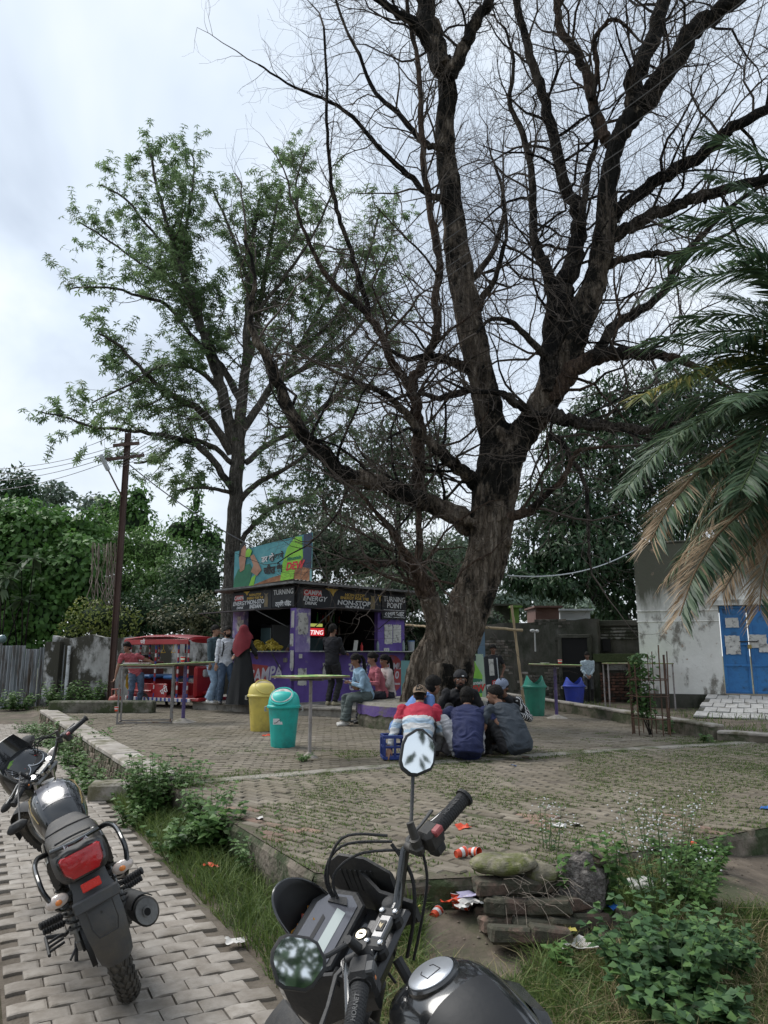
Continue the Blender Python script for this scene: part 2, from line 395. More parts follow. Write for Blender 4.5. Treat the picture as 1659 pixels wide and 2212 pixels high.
def lay(ang, cond, x0, x1, y0, y1):
 ca, sa = math.cos(ang), math.sin(ang); R = 14; pu, pv = .232, .088
 for j in range(int(-R/pv), int(R/pv)):
  for i in range(int(-R/pu), int(R/pu)):
   u = (i+.5*(j % 2))*pu; v = j*pv; wv = .10*noise.noise(V((u*.6, v*.5, 5)))+.02*noise.noise(V((u*3, v*3, 8)))
   x = 1.5+u*ca-(v+wv)*sa; y = 12+u*sa+(v+wv)*ca
   if x0 < x < x1 and y0 < y < y1 and cond(x, y): bl.append((x, y, ang))
def shrink(x, y, e=.075): return all(inpoly(x+dx, y+dy) for dx, dy in ((e, 0), (-e, 0), (0, e), (0, -e)))
lay(math.radians(-43), lambda x, y: strip_d(x, y) < -.17 and shrink(x, y), -3, 8.8, 4, 12.5)
lay(math.radians(4), lambda x, y: strip_d(x, y) > .17 and shrink(x, y) and not (abs(x+2) < 2.4 and y > 17.6+0), -8, 5.6, 7.5, 19.5)
bl = [t for t in bl if abs(t[0]) < .56*t[1]+.4]
bl.sort(key=lambda t: t[0]**2+t[1]**2)
fld = MB(); cnt = 0; BRK = []
for x, y, ang in bl:
 if random.random() < .02: continue
 z = .270+.012*noise.noise(V((x*1.3, y*1.3, 9)))+rn(-.004, .005)
 if y > 8: z += .006*noise.noise(V((x*5, y*5, 2)))
 R = Matrix.Rotation(ang+rn(-.05, .05), 3, 'Z') @ Matrix.Rotation(rn(-.035, .035), 3, 'X') @ Matrix.Rotation(rn(-.03, .03), 3, 'Y')
 if cnt < 290:
  inst('brick', bm2 if noise.noise(V((x*1.1, y*1.1, 4))) > .25 and random.random() < .5 else bme, ter, (x, y, z), R, (rn(.93, 1.02), rn(.9, 1.02), 1)); cnt += 1
 else:
  s = rn(.92, 1.02); hx, hy = .111*s, .0405*rn(.88, 1.03); T = R.to_3x3()
  P = [V((x, y, z))+T@V(p) for p in ((-hx, -hy, .02), (hx, -hy, .02), (hx, hy, .02), (-hx, hy, .02), (-hx+.01, -hy+.01, .031), (hx-.01, -hy+.01, .031), (hx-.01, hy-.01, .031), (-hx+.01, hy-.01, .031))]
  fld.add(P, [(4, 5, 6, 7), (0, 1, 5, 4), (1, 2, 6, 5), (2, 3, 7, 6), (3, 0, 4, 7)])
fld.build('brick_field', M_brick_s, ter, smooth=False, kind='stuff')
lw = thing('low_wall', 'low brick retaining wall with worn concrete coping between the path and the brick terrace', 'wall', (-4.6, 12.3, 0))
WLA, WLB = V((-7.5, 17.0, 0)), V((-2.3, 8.0, 0)); A, B = WLA, WLB; d = (B-A).normalized(); nrm = V((d.y, -d.x, 0)); L = (B-A).length
if nrm.x > 0: nrm = -nrm
ang = math.atan2(d.y, d.x); WLN = nrm
M_cope = mat('coping_concrete', [(.24, .21, .18), (.33, .30, .265), (.40, .37, .33)], 3, .93, .5, 40, rnd=.08, dirt=(.13, .12, .075), dscale=2.2, dcov=.45)
M_wbrick = mat('wall_brick', [(.13, .10, .075), (.22, .17, .13), (.30, .25, .20)], 5, .95, .7, 40, rnd=.3, dirt=(.05, .06, .025), dscale=4, dcov=.5)
k = 11; t0 = 0
for j in range(k):
 t1 = L*(j+1)/k+(rn(-.1, .1) if j < k-1 else 0); 
 mb = MB(); mb.box(A+d*((t0+t1)/2)+nrm*(-.02)+V((0, 0, .335+rn(-.006, .006))), (t1-t0-.012, .34, .07), rz=ang+rn(-.006, .006), b=.016)
 mb.build('coping_stone', M_cope, lw); t0 = t1
mb = MB(); mb.box(A+d*(L/2)+nrm*.05+V((0, 0, .12)), (L, .14, .36), rz=ang); mb.build('mortar', M_terside, lw)
wb = brickmb(.10, .03, .062, .006); wbe = wb.mesh('brick', M_wbrick, smooth=False)
bpos = [(u*.108+(.054 if r % 2 else 0), r) for r in range(4) for u in range(int(L/.108))]
bpos = [(u, r) for u, r in bpos if random.random() > .1]; bpos.sort(key=lambda t: -t[0])
rest = MB()
for i, (u, r) in enumerate(bpos):
 p = A+d*u+nrm*(.125+rn(-.012, .012))+V((0, 0, .055+r*.068)); R = Matrix.Rotation(ang+rn(-.06, .06), 3, 'Z') @ Matrix.Rotation(rn(-.05, .05), 3, 'Y')
 if i < 250: inst('brick', wbe, lw, p, R)
 else: rest.T = Matrix.Translation(p) @ R.to_4x4(); rest.add(wb.v, wb.f)
rest.build('brick_courses', M_wbrick, lw, smooth=False, kind='stuff')
mb = MB(); mb.box(G(246, 1716, .05)+V((0, 0, .04)), (.52, .3, .2), rz=math.radians(12), b=.03)
mb.build('concrete_step', M_cope, loc=G(246, 1716, 0), label='mossy concrete step block lying at the foot of the low wall', cat='step')
mb = MB(); mb.box((-6.25, 16.95, .42), (2.3, .26, .28), rz=.03, b=.03)
mb.build('concrete_block_wall', mat('dark_mossy_concrete', [(.07, .065, .05), (.14, .13, .105), (.20, .19, .16)], 3, .95, .6, 30, dirt=(.04, .05, .02), dscale=2.5, dcov=.5), loc=(-6.25, 16.95, .28), label='short dark concrete wall at the far left corner of the terrace, before the rickshaw', cat='wall')
kr = thing('right_kerb', 'long low rendered kerb bounding the right side of the terrace', 'kerb', (4.4, 15, .28))
KP = [V((3.35, 21, 0)), V((3.92, 18.3, 0)), V((4.55, 14.9, 0)), V((5.12, 11.75, 0)), V((5.75, 11.25, 0))]
M_kr = mat('kerb_render', [(.09, .08, .06), (.15, .13, .10), (.22, .19, .155)], 3, .95, .5, 30, dirt=(.045, .055, .025), dscale=2.4, dcov=.5)
for a, b, h in zip(KP, KP[1:], (.2, .2, .2, .12)):
 L = (b-a).length; dd = (b-a).normalized(); kk = max(1, int(L/1.2))
 for j in range(kk):
  mb = MB(); mb.box(a+dd*(L*(j+.5)/kk)+V((0, 0, .28+h/2)), (L/kk-.004, .2, h), rz=math.atan2(dd.y, dd.x)); mb.build('kerb_length', M_kr, kr, smooth=False)
  mb = MB(); mb.box(a+dd*(L*(j+.5)/kk)+V((0, 0, .28+h+.02)), (L/kk-.01, .23, .045), rz=math.atan2(dd.y, dd.x)+rn(-.008, .008), b=.012); mb.build('coping_stone', M_cope, kr)
# ================================================= TREES
def remesh(mb, voxel, smooth=2, fac=.5):
 me = bpy.data.meshes.new('t'); me.from_pydata(mb.v, [], mb.f); o = bpy.data.objects.new('t', me); C.objects.link(o)
 m = o.modifiers.new('r', 'REMESH'); m.mode = 'VOXEL'; m.voxel_size = voxel
 if smooth: s = o.modifiers.new('s', 'SMOOTH'); s.iterations = smooth; s.factor = fac
 bpy.context.view_layer.update(); r = bpy.data.meshes.new_from_object(o.evaluated_get(bpy.context.evaluated_depsgraph_get()))
 bpy.data.objects.remove(o); bpy.data.meshes.remove(me); return r
def bark_mat(name, c1, c2, c3, black, cov, sc=3, up=0):
 m = bpy.data.materials.new(name); m.use_nodes = True; t = m.node_tree; b = t.nodes['Principled BSDF']; n = t.nodes.new; l = t.links.new
 b.inputs['Roughness'].default_value = .95; b.inputs['Specular IOR Level'].default_value = .2
 tc = n('ShaderNodeTexCoord')
 def noise_(scale, st, det=6, ro=.6):
  mp = n('ShaderNodeMapping'); mp.inputs['Scale'].default_value = st; l(tc.outputs['Object'], mp.inputs[0]); z = n('ShaderNodeTexNoise'); z.inputs['Scale'].default_value = scale; z.inputs['Detail'].default_value = det; z.inputs['Roughness'].default_value = ro; l(mp.outputs[0], z.inputs['Vector']); return z.outputs[0]
 a = noise_(sc*5, (1, 1, .16)); r = n('ShaderNodeValToRGB'); l(a, r.inputs[0]); r.color_ramp.elements[0].position = .3; r.color_ramp.elements[1].position = .7
 r.color_ramp.elements[0].color = (*c1, 1); r.color_ramp.elements[1].color = (*c3, 1); e = r.color_ramp.elements.new(.5); e.color = (*c2, 1)
 d = noise_(.9, (1, 1, .6), 8, .72); mr = n('ShaderNodeMapRange'); mr.inputs[1].default_value = 1-cov-.03; mr.inputs[2].default_value = 1-cov+.03; sz = n('ShaderNodeSeparateXYZ'); l(tc.outputs['Object'], sz.inputs[0]); ma = n('ShaderNodeMath'); ma.operation = 'MULTIPLY_ADD'; ma.inputs[1].default_value = up; l(sz.outputs[2], ma.inputs[0]); l(d, ma.inputs[2]); l(ma.outputs[0], mr.inputs[0])
 mx = n('ShaderNodeMixRGB'); l(mr.outputs[0], mx.inputs[0]); l(r.outputs[0], mx.inputs[1]); mx.inputs[2].default_value = (*black, 1); l(mx.outputs[0], b.inputs['Base Color'])
 vz = n('ShaderNodeTexVoronoi'); vz.feature = 'DISTANCE_TO_EDGE'; vz.inputs['Scale'].default_value = sc*3.2; mp = n('ShaderNodeMapping'); mp.inputs['Scale'].default_value = (1, 1, .22)
 nn = noise_(5, (1, 1, 1)); vm = n('ShaderNodeVectorMath'); vm.operation = 'ADD'; sc2 = n('ShaderNodeMath'); sc2.operation = 'MULTIPLY'; sc2.inputs[1].default_value = .22; l(nn, sc2.inputs[0]); l(tc.outputs['Object'], vm.inputs[0]); l(sc2.outputs[0], vm.inputs[1])
 l(vm.outputs[0], mp.inputs[0]); l(mp.outputs[0], vz.inputs['Vector']); mv = n('ShaderNodeMapRange'); mv.inputs[2].default_value = .16; l(vz.outputs['Distance'], mv.inputs[0])
 ad = n('ShaderNodeMath'); ad.operation = 'ADD'; l(mv.outputs[0], ad.inputs[0]); l(noise_(sc*14, (1, 1, .3)), ad.inputs[1])
 bp = n('ShaderNodeBump'); bp.inputs['Strength'].default_value = 1; bp.inputs['Distance'].default_value = .05; l(ad.outputs[0], bp.inputs['Height']); l(bp.outputs[0], b.inputs['Normal'])
 return m
M_bark = bark_mat('bark_dead', (.055, .042, .032), (.16, .128, .098), (.31, .265, .215), (.013, .012, .010), .44, up=.011)
M_bark_limb = bark_mat('bark_limb', (.03, .024, .02), (.075, .063, .052), (.16, .14, .118), (.011, .010, .009), .53, 5)
M_bark_red = bark_mat('bark_reddish', (.045, .028, .02), (.10, .068, .05), (.19, .135, .10), (.022, .018, .015), .46, 5)
M_bark_grey = bark_mat('bark_grey', (.06, .054, .046), (.115, .106, .092), (.19, .175, .155), (.03, .03, .026), .42, 4)
M_twig = mat('twig', [(.045, .034, .028), (.10, .08, .065)], 2, .9, 0)
M_twig_pale = mat('twig_pale', [(.16, .13, .105), (.26, .22, .18)], 2, .9, 0)
TY = 13.8
def tr(pts, Y0=TY, dy=0, w0=None, w1=None):
 """traced limb: picture points + depth drift + widths in picture units -> points and radii"""
 P = []; R = []; k = len(pts)
 for i, q in enumerate(pts):
  t = i/(k-1); Y = Y0+dy*t; P.append(D(q[0], q[1], Y)); w = q[2] if len(q) > 2 else w0+(w1-w0)*t; R.append(w*.5*mpp(Y, q[0], q[1]))
 return P, R
def smooth_path(P, R, n=4):
 """Catmull-Rom refinement"""
 o = []; r = []; k = len(P)
 for i in range(k-1):
  a, b, c, d = P[max(i-1, 0)], P[i], P[i+1], P[min(i+2, k-1)]
  for j in range(n):
   t = j/n; o.append(.5*((2*b)+(c-a)*t+(2*a-5*b+4*c-d)*t*t+(3*b-a-3*c+d)*t**3)); r.append(R[i]+(R[i+1]-R[i])*t)
 o.append(P[-1]); r.append(R[-1]); return o, r
class Growth:
 def __init__(s): s.big = MB(); s.tw = MB(); s.tips = []; s.n = 0
 def tube(s, pts, rad):
  r = rad[0]; (s.big if r > .03 else s.tw).tube(pts, rad, 9 if r > .08 else 6 if r > .03 else 4 if r > .012 else 3, cap=False); s.n += 1
def grow(g, p, d, L, r, lev, up=.12, wig=.30, minr=.0035, dens=1.0, maxlev=5, spread=(.5, 1.15)):
 k = max(3, int(4+L*1.5)); pts = [p]; rad = [r]; q = p.copy(); dd = d.normalized(); seg = L/k; r1 = max(minr*.6, r*.28)
 for i in range(k):
  dd = (dd+V((random.gauss(0, wig), random.gauss(0, wig), random.gauss(0, wig)))*.75+V((0, 0, up*.5))).normalized()
  q = q+dd*seg*rn(.8, 1.2); pts.append(q.copy()); rad.append(r+(r1-r)*(i+1)/k)
 g.tube(pts, rad)
 for i in range(1, k):
  if getattr(g, 'mid', 0) and random.random() < g.mid: g.tips.append((pts[i], dd))
 if lev >= maxlev or r < minr: g.tips.append((q, dd)); return
 g.tips.append((q, dd))
 nchild = max(2, int((2.2+L*1.6)*dens))
 for i in range(nchild):
  t = rn(.22, 1.0) if i else 1.0; j = min(k-1, int(t*k)); pp = pts[j].lerp(pts[j+1], t*k-j) if j < k else pts[-1]
  ax = (pts[min(j+1, k)]-pts[j]).normalized(); a, b = frame_of(ax); ph = rn(0, 2*PI); th = rn(*spread)
  nd = ax*math.cos(th)+(a*math.cos(ph)+b*math.sin(ph))*math.sin(th)
  rr = rad[j]*rn(.42, .66); grow(g, pp, nd, L*rn(.42, .68), rr, lev+1, up, wig, minr, dens, maxlev, spread)
def sprout(g, P, R, spacing, t0=.15, lenf=9, lev=1, side=None, **kw):
 """side branches along a traced limb"""
 tot = sum((b-a).length for a, b in zip(P, P[1:])); s = tot*t0; acc = 0; nxt = s
 for i in range(len(P)-1):
  L = (P[i+1]-P[i]).length
  while acc+L >= nxt:
   t = (nxt-acc)/L; p = P[i].lerp(P[i+1], t); r = R[i]+(R[i+1]-R[i])*t; ax = (P[i+1]-P[i]).normalized(); a, b = frame_of(ax)
   ph = rn(0, 2*PI); th = rn(.6, 1.2); nd = ax*math.cos(th)+(a*math.cos(ph)+b*math.sin(ph))*math.sin(th)
   rr = min(r*rn(.22, .42), .032); Lb = min(2.3, .5+rr*lenf*6.5*rn(.8, 1.3))
   grow(g, p, nd, Lb, rr, lev, **kw); nxt += spacing*rn(.6, 1.4)
  acc += L
dead = thing('dead_tree', 'huge bare tree with forked blackened trunk rising from the round planter', 'tree', D(950, 1500, 13.8)*1)
dead.location.z = .7
trunk = MB()
def addt(pts, dy=0, n=18, Y0=TY, sm_=3):
 P, R = smooth_path(*tr(pts, Y0, dy), n=sm_); trunk.tube(P, R, n); return P, R
T0 = addt([(952, 1545, 140), (956, 1490, 128), (970, 1430, 106), (986, 1385, 104), (1006, 1330, 104), (1028, 1274, 104), (1050, 1205, 98), (1061, 1135, 98), (1068, 1066, 103), (1078, 1005, 106), (1088, 960, 104)])
ST = addt([(985, 1430, 80), (962, 1385, 76), (944, 1335, 62), (930, 1300, 54), (926, 1283, 50)], -.35)
addt([(880, 1535, 40), (878, 1508, 38), (900, 1450, 50), (927, 1395, 52), (950, 1350, 40)], .1, Y0=13.65)
addt([(1000, 1540, 34), (1004, 1505, 34), (1006, 1450, 52), (1000, 1390, 50)], 0, Y0=13.6)
addt([(940, 1545, 60), (942, 1500, 62), (955, 1430, 60)], 0, Y0=13.35)
addt([(985, 1545, 50), (985, 1500, 50), (985, 1440, 55)], 0, Y0=13.4)
LA = addt([(1080, 975, 80), (1066, 930, 74), (1056, 892, 68), (1041, 823, 70), (1028, 760, 70), (1012, 680, 68), (996, 603, 66), (983, 510, 60), (974, 422, 55), (964, 350, 50), (963, 270, 48), (966, 190, 46), (958, 130, 44)], .5)
LB = addt([(1095, 985, 80), (1125, 940, 76), (1165, 892, 74), (1200, 823, 74), (1222, 770, 74), (1245, 710, 72), (1268, 650, 66), (1288, 603, 60), (1306, 513, 56), (1309, 422, 50), (1320, 350, 48), (1340, 290, 47), (1372, 238, 50)], -.8)
for q, s in (((1030, 1180), 34), ((1100, 1170), 26), ((1050, 1010), 36), ((1010, 1290), 34), ((985, 1325), 30), ((1010, 1125), 30), ((1300, 500), 22), ((1080, 940), 40)):
 p = D(*q, TY-.28); r = s*.5*mpp(TY); trunk.ell(p, (r, r*1.2, r*1.15), nu=10, nv=7)
tm = remesh(trunk, .03, 2)
cs = np.zeros(len(tm.vertices)*3); tm.vertices.foreach_get('co', cs); cs = cs.reshape(-1, 3); nm = np.zeros_like(cs).ravel(); tm.vertices.foreach_get('normal', nm); nm = nm.reshape(-1, 3)
for i in range(len(cs)):
 x, y, z = cs[i]; w_ = .06*noise.noise(V((x*3, y*3, z*1.5)))
 a = abs(noise.noise(V(((x+w_)*7, (y+w_)*7, z*1.1)))); b = noise.noise(V((x*2.2, y*2.2, z*1.3+7))); c = abs(noise.noise(V(((x-w_)*17, (y+w_)*17, z*2.8))))
 cs[i] += nm[i]*(a*.085-.07+b*.045+c*.03)
cs -= np.array(dead.location); tm.vertices.foreach_set('co', cs.ravel()); tm.materials.append(M_bark); tm.shade_smooth(); tm.update()
o = bpy.data.objects.new('trunk', tm); C.objects.link(o); o.parent = dead
dg = Growth(); red = Growth()
LIMBS = [
 ([(958, 150, 46), (940, 100, 44), (929, 60, 42), (917, 0, 38), (900, -90, 30), (870, -200, 18), (850, -330, 8)], .5, .5, 0),
 ([(972, 165, 34), (992, 120, 28), (1014, 78, 26), (1040, 25, 23), (1056, 0, 22), (1090, -100, 17), (1110, -230, 9)], -.6, .5, 0),
 ([(1368, 243, 38), (1370, 181, 38), (1392, 125, 36), (1412, 78, 34), (1436, 0, 30), (1450, -120, 22), (1440, -260, 10)], .5, .5, 0),
 ([(1372, 238, 44), (1400, 205, 46), (1430, 169, 44), (1490, 78, 40), (1530, 40, 36), (1575, 12, 32), (1650, -60, 26), (1720, -180, 12)], -1.2, .5, 0),
 ([(1186, 850, 30), (1190, 790, 44), (1197, 720, 46), (1210, 650, 44), (1222, 603, 42), (1240, 550, 38), (1252, 500, 34), (1240, 440, 28), (1213, 386, 25), (1189, 271, 23), (1165, 181, 20), (1145, 120, 18), (1128, 60, 17), (1116, 0, 15), (1100, -120, 10), (1120, -240, 6)], 1.0, .45, 0),
 ([(1256, 490, 18), (1262, 440, 15), (1273, 362, 12), (1290, 300, 10), (1275, 230, 8), (1290, 150, 6)], .8, .4, 0),
 ([(1192, 690, 26), (1190, 640, 24), (1183, 591, 22), (1165, 545, 21), (1153, 513, 19), (1150, 440, 17), (1147, 362, 15), (1122, 271, 12), (1100, 220, 10), (1110, 130, 7), (1090, 60, 5)], 1.2, .4, 0),
 ([(1325, 480, 28), (1350, 440, 28), (1412, 398, 27), (1455, 372, 26), (1502, 344, 26), (1545, 310, 25), (1581, 277, 24), (1659, 238, 22), (1760, 160, 16), (1850, 60, 9)], -1.5, .5, 0),
 ([(1315, 515, 28), (1350, 495, 28), (1406, 464, 26), (1455, 448, 25), (1502, 428, 24), (1580, 405, 22), (1659, 386, 20), (1780, 340, 13)], -.8, .5, 0),
 ([(1310, 575, 18), (1340, 562, 16), (1382, 552, 15), (1420, 546, 14), (1460, 549, 13), (1520, 530, 10)], -.9, .5, 0),
 ([(1318, 310, 26), (1306, 296, 24), (1290, 250, 23), (1279, 217, 22), (1268, 170, 20), (1255, 133, 19), (1235, 100, 18), (1213, 72, 17), (1206, 30, 16), (1204, 0, 15), (1215, -100, 11), (1190, -220, 6)], .9, .4, 1),
 ([(1276, 215, 12), (1290, 150, 11), (1283, 100, 10), (1300, 60, 9), (1330, 40, 8), (1365, 70, 6)], -.4, .35, 1),
 ([(1185, 895, 36), (1208, 901, 30), (1240, 910, 27), (1283, 917, 26), (1340, 925, 22), (1396, 928, 19), (1450, 915, 14)], -.6, .45, 0),
 ([(1200, 862, 30), (1218, 826, 40), (1240, 802, 38), (1278, 776, 36), (1320, 765, 32), (1358, 763, 28), (1400, 765, 24), (1439, 770, 20), (1500, 790, 15), (1560, 830, 9)], -1.0, .45, 1),
 ([(1280, 780, 26), (1297, 751, 24), (1330, 702, 22), (1371, 677, 20), (1425, 642, 17), (1450, 600, 15), (1466, 560, 14), (1521, 505, 13), (1589, 437, 10), (1650, 400, 7)], .6, .4, 0),
 ([(1030, 1135, 56), (1010, 1125, 52), (962, 1101, 44), (910, 1080, 40), (875, 1067, 38), (823, 1045, 36), (744, 1022, 34), (694, 978, 32), (645, 923, 28), (610, 854, 25), (585, 789, 21), (560, 740, 17), (540, 690, 13), (550, 600, 9), (530, 520, 6)], -1.4, .4, 0),
 ([(1040, 1055, 40), (1028, 1045, 34), (1005, 1022, 30), (990, 1010, 28), (944, 972, 24), (910, 941, 21), (889, 910, 18), (858, 875, 15), (823, 847, 12), (760, 820, 9), (700, 790, 7)], -1.3, .38, 0),
 ([(905, 1080, 28), (906, 1030, 28), (903, 980, 26), (903, 928, 27), (898, 880, 25), (891, 836, 24), (910, 790, 22), (934, 745, 20), (945, 700, 19), (941, 650, 18), (950, 590, 16), (940, 520, 15), (925, 430, 14), (915, 338, 13), (910, 240, 12), (905, 151, 11), (887, 60, 9), (870, -50, 6)], -.3, .36, 1),
 ([(892, 845, 20), (870, 810, 19), (848, 783, 18), (833, 748, 17), (810, 700, 16), (779, 663, 15), (712, 603, 12), (670, 531, 9), (640, 450, 6)], -.8, .36, 1),
 ([(800, 690, 13), (785, 630, 12), (767, 573, 11), (750, 520, 10), (736, 482, 10), (720, 420, 9), (712, 362, 8), (706, 260, 7), (706, 181, 6), (700, 60, 5)], -1.2, .34, 0),
 ([(975, 440, 20), (950, 425, 16), (929, 422, 14), (890, 385, 13), (857, 356, 12), (815, 315, 10), (779, 271, 9), (740, 235, 8), (694, 211, 7), (620, 180, 5), (560, 140, 4)], -1.0, .34, 0),
 ([(968, 320, 20), (945, 318, 15), (923, 314, 13), (890, 280, 12), (857, 241, 11), (809, 199, 9), (775, 120, 7), (736, 36, 6), (720, -40, 5)], .6, .34, 0),
 ([(950, 120, 26), (920, 85, 22), (895, 50, 20), (860, 30, 18), (820, 0, 15), (760, -40, 10)], -.8, .4, 0),
 ([(1048, 800, 26), (1000, 790, 22), (960, 775, 18), (920, 770, 14), (880, 775, 10), (840, 755, 7)], -.9, .36, 0),
 ([(1050, 830, 24), (1005, 845, 17), (950, 860, 13), (900, 850, 9), (850, 862, 6)], -1.1, .36, 0),
 ([(1160, 905, 24), (1130, 880, 20), (1098, 862, 20), (1085, 850, 15)], -.2, .5, 0),
 ([(1015, 700, 22), (1040, 650, 17), (1065, 610, 13), (1080, 560, 10), (1095, 500, 8), (1085, 420, 6)], -1.0, .32, 0),
 ([(1000, 620, 20), (1040, 580, 15), (1075, 520, 11), (1090, 440, 8), (1070, 360, 6)], .8, .32, 0),
 ([(1195, 790, 22), (1160, 750, 16), (1110, 700, 12), (1060, 690, 9), (1030, 720, 6)], -.9, .34, 0),
 ([(1100, 1120, 24), (1140, 1105, 20), (1160, 1090, 17), (1190, 1060, 13), (1220, 1030, 12), (1240, 985, 10), (1260, 970, 8), (1330, 965, 6)], -1.0, .36, 1),
 ([(1190, 940, 18), (1215, 960, 13), (1235, 990, 11), (1262, 1040, 9), (1270, 1120, 8), (1272, 1180, 7), (1278, 1240, 4)], -.8, .5, 0),
 ([(926, 1290, 42), (905, 1240, 26), (885, 1205, 21), (868, 1188, 18), (850, 1150, 15), (833, 1128, 12), (800, 1090, 9), (770, 1060, 6)], -.9, .3, 1),
 ([(930, 1290, 40), (915, 1250, 24), (905, 1222, 18), (906, 1170, 14), (905, 1101, 12), (908, 1060, 9)], .1, .35, 1),
 ([(920, 1285, 26), (890, 1235, 16), (855, 1215, 11), (820, 1222, 8), (790, 1205, 6)], -.7, .3, 1),
]
for pts, dy, sp, rd in LIMBS:
 P, R = smooth_path(*tr(pts, TY-.2 if pts[0][1] > 1200 else TY+(.2 if pts[0][0] < 1080 else -.4), dy), n=4)
 for i in range(1, len(P)-1): j = R[i]*.25+.006; P[i] = P[i]+V((rn(-j, j), rn(-j, j), rn(-j, j)))
 mb = MB(); mb.tube(P, [max(r, .006) for r in R], 14 if R[0] > .1 else 9)
 if R[0] > .05:
  for i, p in enumerate(mb.v):
   q = V(p); n_ = noise.noise(q*9)*.018+noise.noise(q*3.1)*.03; mb.v[i] = tuple(q+V((n_, n_, n_*.4))*min(1, R[0]*7))
 mb.build('limb', M_bark_red if rd else (M_bark_limb if R[0] < .16 else M_bark), dead)
 g = red if rd else dg
 if R[-1] > .008: grow(g, P[-1], P[-1]-P[-2], 1.3, R[-1]*.95, 2, wig=.3, minr=.0032)
 sprout(g, P, R, sp*.66, t0=.05, lev=1, dens=1.12, maxlev=4, wig=.36, up=.08, minr=.0032)
for _ in range(0): pass
dg.big.build('branches', M_bark_limb, dead, kind='stuff'); red.big.build('reddish_branches', M_bark_red, dead, kind='stuff')
dg.tw.build('twigs', M_twig, dead, smooth=False, kind='stuff'); red.tw.build('twigs', M_twig, dead, smooth=False, kind='stuff')
print('dead tree tubes', dg.n, red.n, len(dg.tw.f)+len(red.tw.f))
def leaf_quads(P, Dv, Nv, L, W, fold=.18, droop=.0):
 P = np.asarray(P); Dv = Dv/np.linalg.norm(Dv, axis=1, keepdims=True); S = np.cross(Dv, Nv); S /= np.maximum(np.linalg.norm(S, axis=1, keepdims=True), 1e-6); Nn = np.cross(S, Dv)
 L = np.asarray(L).reshape(-1, 1); W = np.asarray(W).reshape(-1, 1)
 a = P; b = P+Dv*L*.45+S*W*.5+Nn*W*fold; c = P+Dv*L-Nn*L*droop; d = P+Dv*L*.45-S*W*.5+Nn*W*fold
 vs = np.stack([a, b, c, d], 1).reshape(-1, 3); fs = np.arange(len(P)*4).reshape(-1, 4); return vs, fs
def rdir(n, rng=np.random): v = rng.normal(size=(n, 3)); return v/np.linalg.norm(v, axis=1, keepdims=True)
def lmat(name, cols, trans=.3, rough=.5): return mat(name, cols, rough=rough, bump=0, trans=trans, attr='tint', spec=.35)
M_leaf_a = lmat('leaf_devil', [(.085, .14, .06), (.14, .215, .095), (.21, .29, .14)], .55)
lt = thing('leafy_tree', 'tall leafy tree with straight grey trunk and whorled leaves behind the kiosk', 'tree', D(495, 1440, 22.5)); lt.location.z = .1
LY = 22.5
def trl(pts, dy=0): return smooth_path(*tr(pts, LY, dy), n=4)
lg = Growth(); lg.mid = .75
